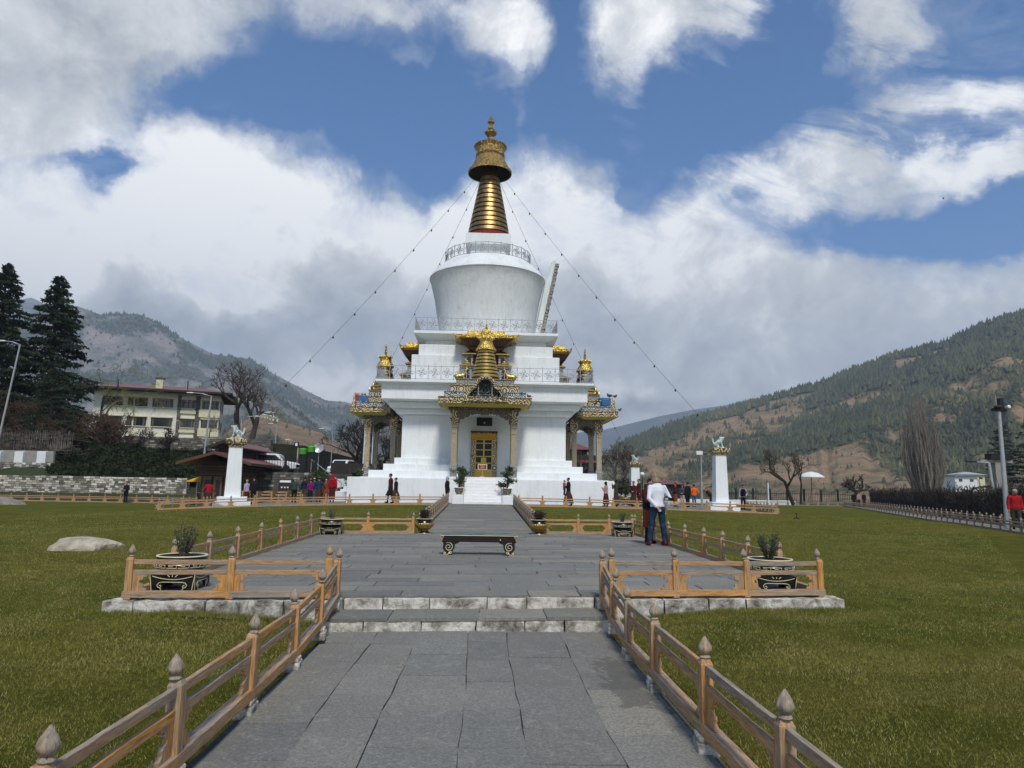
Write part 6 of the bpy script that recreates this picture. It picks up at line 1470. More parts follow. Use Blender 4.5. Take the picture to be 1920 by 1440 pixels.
# ------------------------------------------------------------------ lion pillars
def pillar(x, y, z0, lab, lab2, face, s=1., hgt=3.9, w_=.49, nm='lion_pillar'):
    t_ = thing('lion_pillar', lab, 'pillar', (x, y, z0), 0, 'white pillars carrying lions'); t_.scale = (s, s, s)
    b = MB(); b.box(-.98, .98, -.98, .98, -.4, .3); b.build('base_step', 'plaster', t_, bevel=.02); b = MB(); b.box(-.78, .78, -.78, .78, .29, .58); b.build('base_step', 'plaster', t_, bevel=.02)
    b = MB(); b.frus(0, 0, .57, hgt - .6, w_, w_, w_ * .83, w_ * .83); b.build('shaft', 'plaster', t_, bevel=.015)
    b = MB(); q = hgt - .6; b.box(-w_ * .9, w_ * .9, -w_ * .9, w_ * .9, q, q + .1); b.frus(0, 0, q + .1, q + .3, w_ * .92, w_ * .92, w_ * 1.2, w_ * 1.2); b.box(-w_ * 1.3, w_ * 1.3, -w_ * 1.3, w_ * 1.3, q + .3, q + .48)
    for k in range(10):
        u = -w_ * 1.1 + k * w_ * 2.2 / 9
        for sg in (-1, 1): b.box(u - .03, u + .03, sg * w_ * 1.15 - .05, sg * w_ * 1.15 + .05, q + .18, q + .3); b.box(sg * w_ * 1.15 - .05, sg * w_ * 1.15 + .05, u - .03, u + .03, q + .18, q + .3)
    b.build('capital', 'carved_gold', t_, bevel=.008)
    if x < 0: t_.rotation_euler.z = .3
    # seated lion
    l_ = thing('lion_statue', lab2, 'statue', (x, y, z0 + (hgt - .12) * s), face, 'lion statues on the pillars'); l_.scale = (s, s, s)
    b = MB(); b.box(-.36, .34, -.17, .17, 0, .05); b.ell((-.2, 0, .2), (.19, .17, .17), 12, 8); b.tube([(-.2, 0, .24), (-.02, 0, .4), (.1, 0, .52)], [.17, .16, .14], 12)
    b.ell((.1, 0, .5), (.15, .15, .16), 12, 8); b.ell((.17, 0, .66), (.12, .115, .12), 12, 9); b.tube([(.24, 0, .7), (.37, 0, .72)], [.065, .045], 8); b.tube([(.22, 0, .6), (.34, 0, .57)], [.05, .03], 8)
    for sg in (-1, 1):
        b.tube([(.1, sg * .09, .42), (.17, sg * .1, .24), (.2, sg * .1, .07)], [.075, .05, .045], 9); b.ell((.25, sg * .1, .07), (.07, .05, .04), 8, 6)
        b.ell((-.17, sg * .13, .16), (.15, .07, .13), 10, 7); b.tube([(-.1, sg * .16, .08), (.06, sg * .16, .07)], [.055, .04], 8); b.tube([(.12, sg * .08, .75), (.09, sg * .12, .82)], [.035, .012], 6)
    for k in range(9):
        a = k * .75; b.ell((.04 + .03 * cos(a), .11 * sin(a), .62 + .1 * cos(a)), (.055, .05, .06), 7, 5)
    for k in range(5): b.ell((-.36 - .015 * k, 0, .3 + .075 * k), (.05 + .008 * k, .045, .055), 7, 5)
    b.build('lion_body', 'statue', l_, remesh=.016)
lp_ = pillar(-13.55, 39.9, .1, 'white square pillar with carved gold capital left of the stupa', 'silvery lion sitting on the left pillar and roaring to the left', pi, .97, 3.95, .43)
pillar(13.95, 41.4, .26, 'white square pillar with carved gold capital right of the stupa', 'silvery lion sitting on the right pillar and facing right', 0, .88, 4.25, .43)
pillar(14.6, 68, .1, 'small far white pillar seen behind the people right of the stupa', 'silvery lion on the small far pillar', 2.5, .95, 4.2)

# ------------------------------------------------------------------ trees
def bare_tree(name, lab, loc, h, spread, seed, lean=(0, 0), trunk_r=.18, fork=.3, up=.55, depth=5, mat='bark', tmat='twig', nb=2, group=None, weep=0., tr=.016, cat='tree', multi=1, lenk=.74, tropism=.12):
    R = random.Random(seed); t_ = thing(name, lab, cat, loc, 0, group); tb = MB(); cb = MB()
    def rec(p, d, L, r, lv):
        n = 4 if lv < depth - 1 else 3; pts = [p]; dd = d.copy(); q = p.copy()
        for k in range(n):
            dd = (dd + Vector((R.gauss(0, 1), R.gauss(0, 1), R.gauss(0, 1))) * (.11 if lv else .05) + Vector((0, 0, tropism * (.6 if lv else 1) - weep * lv * .1))).normalized(); q = q + dd * (L / n); pts.append(q.copy())
        r = max(r, .014); rr = [r * (1 - .38 * k / n) for k in range(n + 1)]
        if lv >= depth: rr[-1] = r * .25
        (tb if lv <= 2 else cb).tube(pts, rr, 7 if lv == 0 else (5 if lv <= 2 else 3), cap=(lv == 0))
        if lv >= depth: return
        m = nb + (R.random() < .5) + (1 if lv >= depth - 2 else 0)
        for k in range(m):
            t = R.uniform(.45, 1) if lv else R.uniform(.75, 1); s = pts[min(n, max(1, int(t * n + .5)))]
            a = (k + R.random() * .6) * 2 * pi / m; o = dd.orthogonal().normalized(); o.rotate(Matrix.Rotation(a, 3, dd)); nd_ = (dd * up * 1.3 + o * (spread * R.uniform(.5, 1.1)) + Vector((0, 0, .1))).normalized()
            rec(s, nd_, L * lenk * R.uniform(.75, 1.15), r * .6, lv + 1)
    for q in range(multi):
        a = q * 2 * pi / multi + R.random(); off = Vector((cos(a), sin(a), 0)) * (.25 if multi > 1 else 0) * h * .06
        d0 = Vector((lean[0] + (cos(a) * spread * .45 if multi > 1 else 0), lean[1] + (sin(a) * spread * .45 if multi > 1 else 0), 1)).normalized(); rec(off, d0, h * fork * R.uniform(.85, 1.1), trunk_r, 0)
    zm = max(max(v[2] for v in tb.v), max([v[2] for v in cb.v] or [0])); k = h / zm
    for m_ in (tb, cb): m_.v = [(v[0] * k, v[1] * k, v[2] * k) for v in m_.v]
    tb.build('trunk', mat, t_); cb.build('crown', tmat, t_); return t_
def conifer(lab, loc, h, w_, seed, n=2600, group=None, lean=0):
    g = np.random.RandomState(seed); t_ = thing('conifer_tree', lab, 'tree', loc, 0, group)
    b = MB(); b.tube([(0, 0, -.5), (.05, 0, h * .5), (0, 0, h * .97)], [.03 * h * .6, .012 * h, .03], 8); b.build('trunk', 'bark_dark', t_)
    # branches: drooping sprays of small leaf faces
    nbz = int(h * 14); V = []; T = []
    for k in range(nbz):
        t = ((k + g.rand()) / nbz) ** .9; z = h * (.08 + .9 * t); prof = (1 - t) ** .69 * (.9 + .12 * sin(t * 31 + seed)) * (1 - .35 * max(0, .18 - t) / .18); L = w_ * prof * (.72 + .4 * g.rand()) + .12
        a = g.rand() * 6.283; ca, sa = cos(a), sin(a); m = max(24, int(170 * L / w_ + 14))
        for j in range(m):
            u = g.rand() ** .6; r = L * u; zz = z + .3 * L * u - .3 * L * u * u + g.randn() * .05 * h * .06; lat = g.randn() * .16 * L * (1.1 - .6 * u); s = (.017 * h) * (.55 + .7 * g.rand())
            x = r * ca - lat * sa; y = r * sa + lat * ca; d = Vector((ca * .6 + g.randn() * .5, sa * .6 + g.randn() * .5, -.45 + g.randn() * .45)).normalized(); w2 = d.orthogonal().normalized() * s * .28
            q = Vector((x, y, zz)); i = len(V); V += [q - w2, q + w2, q + d * s]; T.append((i, i + 1, i + 2))
    V = np.array([tuple(v) for v in V]); npmesh('crown', V, np.array(T), 'conifer', parent=t_); return t_
GZ = 3.0
MB().add([(-150, 58.8, -.8), (-13.2, 58.8, -.8), (-13.2, 64.5, 2.3), (-13.2, 130, 2.6), (-150, 130, 2.6), (-150, 64.5, 2.3)], [(0, 1, 2, 5), (2, 3, 4, 5)]).build('upper_ground', 'bank', kind='structure')
MB().prism([(-150, 84), (-29, 84), (-23, 92), (-24, 170), (-150, 170)], 'z', 0, 6.3).build('hill_terrace', 'bank', kind='structure')
tg = 'dark conifers at the left edge'
conifer('tall dark conifer at the left behind the stone wall', aty(82, 800, 74), 19.7, 5.7, 3, group=tg).location.z = 3.2
conifer('dark conifer cut by the left edge of the picture', aty(-22, 800, 70), 19.7, 5.2, 5, group=tg).location.z = 3.2
conifer('low dark conifer beneath the tall one at the left', aty(92, 800, 67), 9.5, 4.0, 8, group=tg).location.z = 2.6
conifer('dark conifer behind the hedge next to the leaning pole on the right', aty(1884, 900, 52), 7.2, 2.3, 11).location.z = -.3
conifer('dark conifer cut by the right edge of the picture', aty(1938, 900, 50), 7.2, 2.8, 13).location.z = -.3
def bt(px, d, z, name, lab, h, **k):
    p = aty(px, 900, d); return bare_tree(name, lab, (p.x, d, z), h, **k)
bt(22, 70, 2.6, 'bare_tree', 'tangled brown bare tree at the foot of the left conifers', 7.5, spread=.9, seed=4, multi=7, depth=6, mat='twig_brown', tmat='twig_brown', fork=.25, trunk_r=.1)
bt(190, 70, 2.6, 'bare_shrub', 'large rounded brown bare shrub left of the pale apartment building', 5.8, spread=.95, seed=14, multi=9, depth=6, mat='twig_brown', tmat='twig_brown', fork=.22, trunk_r=.09, tr=.02)
bt(120, 69, 2.6, 'bare_shrub', 'brown bare shrub between the tall conifer and the rounded brown shrub', 5.8, spread=.9, seed=17, multi=8, depth=6, mat='twig_brown', tmat='twig_brown', fork=.22, trunk_r=.08)
bt(155, 82, 4.5, 'willow_tree', 'yellow-green willow rising behind the brown shrubs on the left', 11.2, spread=.8, seed=21, depth=6, multi=2, mat='bark', tmat='leaf_willow', weep=.5, trunk_r=.16, tropism=.1)
bt(262, 76, 2.6, 'bare_tree', 'low dark bare tree in front of the pale apartment building', 4.6, spread=.95, seed=27, depth=6, mat='twig_dark', tmat='twig_dark', trunk_r=.14, fork=.2, nb=2)
bt(305, 76, 2.6, 'bare_tree', 'wide dark bare tree in front of the middle of the apartment building', 4.4, spread=1.05, seed=29, depth=6, mat='twig_dark', tmat='twig_dark', trunk_r=.14, fork=.2, nb=2, lean=(.25, 0))
bt(228, 79, 2.6, 'bare_tree', 'dark bare tree in front of the left end of the apartment building', 4.8, spread=.95, seed=31, depth=6, mat='twig_dark', tmat='twig_dark', trunk_r=.12, fork=.22, nb=2)
bt(455, 92, 5.5, 'bare_tree', 'big grey bare tree at the right end of the apartment building', 12.2, spread=.78, seed=38, depth=6, mat='twig', tmat='twig', trunk_r=.24, fork=.2, multi=2)
bt(385, 86, 5.5, 'bare_tree', 'small pale bare tree at the foot of the apartment building', 4.2, spread=.8, seed=40, depth=5, mat='bark_pale', tmat='bark_pale', trunk_r=.07)
bt(672, 80, 1.2, 'bare_tree', 'dense dark bare tree behind the left porch', 8.2, spread=.85, seed=44, depth=6, mat='twig_dark', tmat='twig_dark', trunk_r=.16, multi=3, fork=.2)
bt(722, 84, 1.2, 'bare_tree', 'dark bare tree seen between the columns of the left porch', 7.4, spread=.8, seed=46, depth=6, mat='twig_dark', tmat='twig_dark', trunk_r=.16, multi=2, fork=.2)
bt(1163, 78, .2, 'bare_tree', 'spreading bare tree between the right porch and the small far pillar', 7.0, spread=.9, seed=50, depth=6, mat='bark_pale', tmat='twig', trunk_r=.16, multi=3, fork=.24)
bt(1100, 76, .2, 'bare_tree', 'bare tree behind the columns of the right porch', 5.6, spread=.8, seed=52, depth=5, mat='bark_pale', tmat='twig', trunk_r=.12, multi=2, fork=.24)
bt(1486, 74, .1, 'bare_tree', 'broad black-limbed bare tree at the back of the right lawn', 6.2, spread=.95, seed=59, depth=6, mat='bark_dark', tmat='twig', trunk_r=.17, lean=(-.45, 0), fork=.3, nb=2)
bt(1500, 79, .1, 'bare_tree', 'slim pruned bare tree with upright forks next to the parasol', 6.0, spread=.42, seed=62, depth=4, mat='bark_dark', tmat='bark_dark', trunk_r=.17, fork=.42, nb=2, up=.9)
bt(1604, 88, .1, 'bare_tree', 'low wide bare tree behind the three people at the far right corner', 3.8, spread=1.15, seed=66, depth=5, mat='bark_dark', tmat='twig_dark', trunk_r=.16, fork=.2, nb=2)
# poplar: a broom of upright limbs
R = random.Random(5); p = aty(1737, 900, 108); t_ = thing('poplar_tree', 'tall bare broom-shaped poplar against the right hillside', 'tree', (p.x, 108, -1.5))
tb = MB(); cb = MB()
for k in range(190):
    a = R.uniform(0, 6.28); q = sqrt(R.random()); H = R.uniform(13, 19.8) * (1 - .3 * q) ; off = R.uniform(0, .22) * H; rr_ = 3.6 * q
    pts = []
    for j in range(9):
        t = j / 8; r = rr_ * (1 - (1 - t) ** 2.2) * (1 - .28 * t * t); pts.append((r * cos(a) + .18 * sin(3 * t + k) + .12 * R.gauss(0, 1) * (t > .2) - .7 * t * t, r * sin(a), .2 + off * .1 + (H - .2) * t))
    (tb if k < 26 else cb).tube(pts, [(.2 if k < 26 else .07) * (1 - .9 * j / 8) + .012 for j in range(9)], 5, cap=False)
    for m in range(9):
        j = R.randint(2, 8); p0 = Vector(pts[j]); aa = R.uniform(0, 6.28); L = R.uniform(.8, 2.2); cb.tube([p0, p0 + Vector((cos(aa) * L * .16, sin(aa) * L * .16, L * .5)), p0 + Vector((cos(aa) * L * .2, sin(aa) * L * .2, L))], [.03, .022, .008], 3, cap=False)
tb.build('trunk', 'bark_pale', t_); cb.build('crown', 'bark_pale', t_)
# clipped round evergreen and shrubs on the left
def bush(name, lab, loc, r, mat, seed, n=4200, leaf=.2, group=None, cat='shrub', core=True):
    g = np.random.RandomState(seed); t_ = thing(name, lab, cat, loc, 0, group)
    u = g.randn(n, 3); u /= np.linalg.norm(u, axis=1)[:, None]; u[:, 2] = np.abs(u[:, 2]) * 1.0 - .12
    bump_ = .75 + .4 * fbm(u[:, 0] * 3 + 7, u[:, 1] * 3 + u[:, 2] * 3 + 7, 4, seed); rad = (g.rand(n) ** .25)[:, None] * bump_[:, None]
    P_ = u * rad * np.array(r); d = u + g.randn(n, 3) * .7; d /= np.linalg.norm(d, axis=1)[:, None]; w_ = np.cross(d, g.randn(n, 3)); w_ /= np.linalg.norm(w_, axis=1)[:, None]; s = leaf * (.5 + g.rand(n))[:, None]
    V = np.stack([P_ - w_ * s * .35, P_ + w_ * s * .35, P_ + d * s], 1).reshape(-1, 3); npmesh('crown', V, np.arange(3 * n).reshape(-1, 3), mat, parent=t_)
    b = MB(); 
    for k in range(5): a = k * 1.3; b.tube([(0, 0, -.2), (r[0] * .3 * cos(a), r[1] * .3 * sin(a), r[2] * .6)], [.05, .02], 5)
    b.build('stem', 'bark', t_); return t_
p = aty(482, 845, 84); bush('round_evergreen', 'dark green rounded tree above the red pavilion roof', (p.x, 84, 3.2), (3.2, 3, 3.6), 'leaf_dark', 5, 9000, .28)
p = aty(578, 900, 52); bush('bush', 'grey-green bush in front of the black stair wall', (p.x, 55, .2), (1.5, 1.2, 2.5), 'leaf_mid', 6, 3800, .16, group='bushes left of the stupa')
p = aty(640, 900, 50); bush('bush', 'dark low bush behind the red puffer jacket', (p.x, 53, .1), (1.6, 1.2, 1.5), 'leaf_dark', 7, 3600, .14, group='bushes left of the stupa')
p = aty(1240, 935, 47); bush('bush', 'small green bush behind the maroon jacket right of the stupa', (aty(1187, 930, 47).x, 47, .2), (.8, .7, .9), 'leaf_mid', 8, 2200, .1)

# ------------------------------------------------------------------ walls and banks on the left
def wall(name, lab, x0, x1, y, z0, z1, th, mat, cat='wall', group=None, top=None):
    b = MB(); n = max(2, int((x1 - x0) / 1.2)); R = random.Random(int(x0 * 7)); vs = []
    for k in range(n + 1):
        x = x0 + (x1 - x0) * k / n; dz = R.uniform(-.03, .03)
        vs += [(x, y, z0), (x, y, z1 + dz), (x, y + th, z1 + dz), (x, y + th, z0)]
    f = [];
    for k in range(n):
        for j in range(4): f.append((k * 4 + j, k * 4 + (j + 1) % 4, k * 4 + 4 + (j + 1) % 4, k * 4 + 4 + j))
    f += [(3, 2, 1, 0), (n * 4, n * 4 + 1, n * 4 + 2, n * 4 + 3)]; b.add(vs, f)
    if top: b.box(x0, x1, y - .06, y + th + .06, z1 + .035, z1 + .14, 1); o = b.build(name, [mat, top])
    else: o = b.build(name, mat)
    return tag(o, lab, cat, group)
wall('stone_wall', 'long low wall of pale laid stones at the left edge of the lawn', -52, -24.6, 61, -.6, 1.75, .6, 'stone_wall')
wall('stone_wall', 'upper stone wall set back above the low wall at the far left', -52, -37.2, 63.2, .5, 2.85, .5, 'stone_wall')
t_ = thing('parapet', 'row of whitewashed blocks on top of the upper stone wall', 'parapet', (-52, 63.2, 2.8))
b = MB(); b.box(0, 14.8, .35, .6, 0, 1.1); b.build('back_wall', 'concrete', t_)
k = 0
for x in np.arange(.3, 14.6, 1.9):
    b = MB(); b.box(x, x + .75, -.05, .4, 0, 1.0 + .04 * sin(k)); b.build('block', 'plaster_worn', t_, bevel=.04); k += 1
t_ = thing('picket_screen', 'dry brown stick fence with dead creepers above the upper stone wall', 'fence', (-52, 64.6, 3.95))
R = random.Random(9); b = MB()
for k in range(150):
    x = k * .105; b.tube([(x, R.uniform(-.05, .05), 0), (x + R.uniform(-.05, .05), 0, R.uniform(1.5, 1.85))], [.028, .02], 4)
b.build('pickets', 'bark_pale', t_)['kind'] = 'stuff'
b = MB()
for z in (.35, 1.4): b.tube([(0, .08, z), (15.5, .08, z)], .05, 5)
b.build('rail', 'bark', t_); 
b = MB()
for k in range(130):
    x = R.uniform(-.5, 17); z = R.choice([R.gauss(1.75, .15), R.gauss(0, .25), R.uniform(0, 1.7)]); pts = [Vector((x, -.15, z))]
    for j in range(6): pts.append(pts[-1] + Vector((R.gauss(.15, .35), R.gauss(0, .08), R.gauss(-.03, .22))))
    b.tube(pts, [.035 * (1 - .12 * j) for j in range(7)], 4, cap=False)
for k in range(22):
    pts = [Vector((R.uniform(10.5, 13.5), -1.6, R.uniform(-3.3, -3))), ]
    for j in range(6): pts.append(pts[-1] + Vector((R.gauss(-.22, .3), .25, .55 + R.gauss(0, .1))))
    b.tube(pts, [.06 * (1 - .1 * j) for j in range(7)], 5, cap=False)
b.build('creeper', 'vine', t_)
# ivy bank
g = np.random.RandomState(4); n = 36000
u = g.rand(n); v = g.rand(n); X_ = -41.5 + 18.5 * u; 
x0 = X_; yb_ = 61.8 + 8.0 * v; zt_ = 1.3 + (4.3 - 1.6 * u) * v ** .75; zt_ = zt_ + (fbm(x0 * .6, v * 6, 4, 3) - .5) * 1.3
keep = ~((x0 < -36.5) & (v < .55 * (-36.5 - x0) / 3.))
x0, yb_, zt_ = x0[keep], yb_[keep], zt_[keep]; n = len(x0); P_ = np.stack([x0, yb_, zt_], 1); d = g.randn(n, 3) * .6 + np.array([0, -.5, -.2]); d /= np.linalg.norm(d, axis=1)[:, None]; w_ = np.cross(d, g.randn(n, 3)); w_ /= np.linalg.norm(w_, axis=1)[:, None]; s = .17 * (.5 + g.rand(n))[:, None]
V = np.stack([P_ - w_ * s * .5, P_ + w_ * s * .5, P_ + d * s * 1.2], 1).reshape(-1, 3)
t_ = thing('ivy_bank', 'sloping bank of dark green ivy above the stone wall on the left', 'hedge', (0, 0, 0))
npmesh('foliage', V, np.arange(3 * n).reshape(-1, 3), 'ivy', parent=t_, kind='stuff')
nx_, nv = 40, 14; V = []; 
for j in range(nv + 1):
    for i in range(nx_ + 1):
        u = i / nx_; v = j / nv; x = -41.5 + 18.5 * u; V.append((x, 61.95 + 8 * v, 1.15 + (4.3 - 1.6 * u) * v ** .75 + (float(fbm(np.array([x * .6]), np.array([v * 6]), 4, 3)[0]) - .5) * 1.3))
npmesh('earth', V, [(j * (nx_ + 1) + i, j * (nx_ + 1) + i + 1, (j + 1) * (nx_ + 1) + i + 1, (j + 1) * (nx_ + 1) + i) for j in range(nv) for i in range(nx_)], 'ivy', parent=t_, smooth=True)
wall('stone_wall', 'dark rubble retaining wall below the apartment building', -40, -23.5, 80, 2.2, 6.25, .8, 'stone_rough')
wall('stone_wall', 'dark rubble wall behind the people under the parked white car', -18.3, -13.3, 58, -.4, 2.35, .8, 'stone_rough')
wall('stone_wall', 'whitewashed low wall left of the stupa behind the bushes', -12.2, -8.6, 60, -.3, 1.9, .4, 'plaster_worn')
wall('stone_wall', 'dark parapet wall beside the stairs left of the stupa', -13.4, -9.5, 64, -.3, 3.3, .4, 'timber_dark')
MB().box(-13.3, -8, 62, 90, 1.0, 2.3).build('car_park', 'asphalt', kind='structure')
# ------------------------------------------------------------------ pale apartment building
bx = thing('apartment_building', 'pale yellow three-storey apartment building with a shallow red roof on the left', 'building', (-54.0, 100, 5.9), A_(17))
W_, D_, H_ = 16.2, 11., 8.2
b = MB(); b.box(0, W_, 0, D_, -2, H_); b.build('wall', 'wall_pale', bx)
b = MB(); b.add([(-1.6, -2., H_), (W_ + 1.7, -2., H_), (W_ + 1.7, D_ + 2, H_), (-1.6, D_ + 2, H_), (4, D_ / 2, H_ + 1.35), (W_ - 4, D_ / 2, H_ + 1.35)], [(0, 1, 5, 4), (1, 2, 5), (2, 3, 4, 5), (3, 0, 4)]); b.v = [(x, y, z + .18) for x, y, z in b.v]; rf = b.build('roof', 'roof_red', bx)
b = MB(); b.box(-1.6, W_ + 1.7, -2., D_ + 2, H_ - .08, H_ + .17); b.build('eaves', 'timber_dark', rf)
b = MB(); b.box(7.6, 8.5, -.2, .7, H_ + .1, H_ + 1.9); ch = b.build('chimney', 'wall_cream', rf); b = MB(); b.box(7.45, 8.65, -.35, .85, H_ + 1.9, H_ + 2.0); b.build('cap', 'timber_dark', rf)
b = MB(); b.box(11.6, 11.75, .5, .65, H_ + .1, H_ + 1.9); b.build('flue', 'timber_dark', rf)
b = MB(); b.box(10.6, 11.1, -.08, .02, -2, H_ - .3); b.build('stone_facing', 'stone_rough', bx); b = MB(); b.box(13.0, 13.6, -.08, .02, -2, H_ - .3); b.build('stone_facing', 'stone_rough', bx)
def bwin(x0, x1, z0, z1, y=0., face=0):
    b = MB(); 
    if not face:
        b.box(x0, x1, -.13, .0, z0, z1, 0); b.box(x0 - .12, x1 + .12, -.3, -.05, z1, z1 + .14, 1); b.box(x0 - .06, x1 + .06, -.17, -.1, z0 - .1, z0, 1)
        w_ = b.build('window', ['glass_dark', 'wall_cream'], bx)
        b = MB(); n = max(2, round((x1 - x0) / .75))
        for k in range(n + 1): x = x0 + (x1 - x0) * k / n; b.box(x - .03, x + .03, -.16, -.12, z0, z1)
        b.box(x0, x1, -.158, -.122, z0 + (z1 - z0) * .68, z0 + (z1 - z0) * .68 + .05); b.build('frame', 'timber_dark', w_)
        
        for xa in (x0 + .1, x1 - .35): b = MB(); b.box(xa, xa + .24, -.145, -.131, z0 + .1, z1 - .1); b.build('curtain', 'curtain', w_)
    else:
        b.box(W_ - .0, W_ + .12, x0, x1, z0, z1); b.build('window', 'glass_dark', bx)
for fl in range(3):
    z0 = .5 + fl * 2.75 
    for x0, x1 in ((1.2, 3.6), (4.3, 4.9), (5.2, 6.7), (7.4, 10.0), (11.2, 12.9), (13.9, 16.0)): bwin(x0, x1, z0, z0 + 1.25)
    b = MB(); b.box(13.5, 16.3, -.35, -.0, z0 - 1.2, z0 - .12); b.build('balcony_panel', 'wall_cream', bx)
    b = MB(); b.box(11.0, 13.1, -.2, -.02, z0 - .75, z0 - .35); b.build('balcony_panel', 'wall_cream', bx)
    bwin(1.5, 3.2, z0, z0 + 1.3, face=1); bwin(5.5, 7.5, z0, z0 + 1.3, face=1)
# ------------------------------------------------------------------ carved timber pavilion with red roofs
pv = thing('timber_pavilion', 'dark carved timber pavilion with two tiers of dull red roof behind the left pillar', 'pavilion', (-20.75, 54, -.25), 0)
L, D = 2.9, 9.6
b = MB(); b.box(0, L, 0, D, 0, 3.0); b.build('wall', 'timber_dark', pv)
b = MB(); b.box(-.1, L + .12, -.12, D, 0, .42); b.build('sill_beam', 'timber_red', pv)
b = MB(); b.box(-.12, L + .14, -.14, D, 2.2, 2.33)
for r_, z in enumerate((2.42, 2.62, 2.82)):
    o_ = .16 + .12 * r_; b.box(-o_, L + o_, -o_, D, z, z + .07)
    for k in range(22): x = -.1 + k * (L + .2) / 21; b.box(x - .035, x + .035, -o_ - .08, -o_ + .05, z - .09, z + .01)
    for k in range(56): y = -.1 + k * (D + .2) / 55; b.box(L + o_ - .05, L + o_ + .08, y - .04, y + .04, z - .09, z + .01)
b.build('cornice', 'timber_carved', pv)
def pvwin(side, u0):
    pr = [(u0, .45), (u0 + .62, .45), (u0 + .62, 2.12), (u0, 2.12)]; op = [(u0 + .15, .6), (u0 + .15, 1.72)] + arc(u0 + .31, 1.72, .16, 180, 0, 5)[1:-1] + [(u0 + .47, 1.72), (u0 + .47, .6)]
    b = MB(); b2 = MB()
    if side: b.prism(pr, 'x', L + .02, L + .1); b2.prism(op, 'x', L + .095, L + .115)
    else: b.prism(pr, 'y', -.1, -.02); b2.prism(op, 'y', -.115, -.095)
    w_ = b.build('window', 'timber_carved2', pv); b2.build('opening', 'dark_void', w_)
for u in (.15, .95, 1.75): pvwin(0, u)
for k in range(11): pvwin(1, .3 + k * .82)
def hip(b, x0, x1, y0, y1, z, rise, over=.0, m=0):
    cx0 = x0 + (y1 - y0) / 2 * .9; cx1 = x1 - (y1 - y0) / 2 * .9
    if cx0 > cx1: cx0 = cx1 = (x0 + x1) / 2
    cy = (y0 + y1) / 2; b.add([(x0, y0, z), (x1, y0, z), (x1, y1, z), (x0, y1, z), (cx0, cy, z + rise), (cx1, cy, z + rise)], [(0, 1, 5, 4), (1, 2, 5), (2, 3, 4, 5), (3, 0, 4), (3, 2, 1, 0)], m)
def gable(b, x0, x1, y0, y1, z, rise, th=.09):
    c = (x0 + x1) / 2
    for xa, xb in ((x0, c), (x1, c)): b.add([(xa, y0, z), (xb, y0, z + rise), (xb, y1, z + rise), (xa, y1, z), (xa, y0, z - th), (xb, y0, z + rise - th), (xb, y1, z + rise - th), (xa, y1, z - th)], [(0, 1, 2, 3), (7, 6, 5, 4), (0, 4, 5, 1), (2, 6, 7, 3), (0, 3, 7, 4)])
def barge(b, x0, x1, y, z, rise):
    c = (x0 + x1) / 2
    for xa in (x0, x1): b.add([(xa, y, z - .2), (c, y, z + rise - .2), (c, y, z + rise + .02), (xa, y, z + .02), (xa, y + .06, z - .2), (c, y + .06, z + rise - .2), (c, y + .06, z + rise + .02), (xa, y + .06, z + .02)], [(0, 1, 2, 3), (7, 6, 5, 4), (0, 4, 5, 1), (2, 6, 7, 3), (0, 3, 7, 4), (1, 5, 6, 2)])
b = MB(); gable(b, -1.25, L + 1.2, -1.6, D + 2.2, 3.1, .8); r1 = b.build('roof', 'roof_red', pv); b = MB(); barge(b, -1.27, L + 1.22, -1.66, 3.1, .8); b.box(L + 1.14, L + 1.22, -1.6, D + 2.2, 2.9, 3.08); b.build('bargeboard', 'timber_red', r1)
b = MB(); b.box(.7, L - .7, 1.0, D - 1.5, 3.3, 4.3); b.build('clerestory', 'timber_dark', pv)
b = MB(); gable(b, .1, L - .1, .2, D - .6, 4.3, .55); r2 = b.build('roof', 'roof_red', pv); b = MB(); barge(b, .08, L - .08, .14, 4.3, .55); b.build('bargeboard', 'timber_dark', r2)
# bench rows before the pavilion
t_ = thing('timber_rail_stand', 'stepped brown timber rails in front of the pavilion', 'railing', (-17.9, 51.5, 0)); b = MB()
for r_ in range(4): b.box(0, 5.2, r_ * .4, r_ * .4 + .08, .15 + r_ * .2, .25 + r_ * .2)
for k in range(6): b.box(k * 1.02, k * 1.02 + .08, 0, 1.4, 0, .85)
b.build('rail', 'wood_orange', t_)
t_ = thing('information_stand', 'small dark sloping stand at the corner of the rubble wall', 'stand', aty(535, 935, 53)); t_.location.z = 0
b = MB(); b.box(-.06, .06, -.06, .06, 0, .9); b.box(-.35, .35, -.25, .25, 0, .06); b.build('post', 'concrete', t_); b = MB(); b.frus(0, 0, .9, 1.2, .5, .3, .5, .3); b.frus(0, 0, 1.2, 1.75, .5, .25, .5, .2); b.build('panel', 'timber_dark', t_, bevel=.02)
b = MB(); 
for k in range(3): b.box(-.28 + k * .22, -.18 + k * .22, -.31, -.29, 1.1, 1.2)
b.box(-.4, .4, -.27, -.24, 1.5, 1.66); b.build('label_plate', 'rail_white', t_)
t_ = thing('ticket_kiosk', 'small glazed kiosk under a yellow awning at the end of the stone wall', 'kiosk', (aty(368, 930, 57).x, 57, -.3))
b = MB(); b.box(-.0, 2.0, 0, 1.6, 0, 1.75); b.build('cabin', 'glass_dark', t_); b = MB()
for x in (0, .65, 1.3, 2.0): b.box(x - .03, x + .03, -.03, .0, 0, 1.75)
for z in (.02, .9, 1.7): b.box(0, 2.0, -.028, .002, z, z + .05)
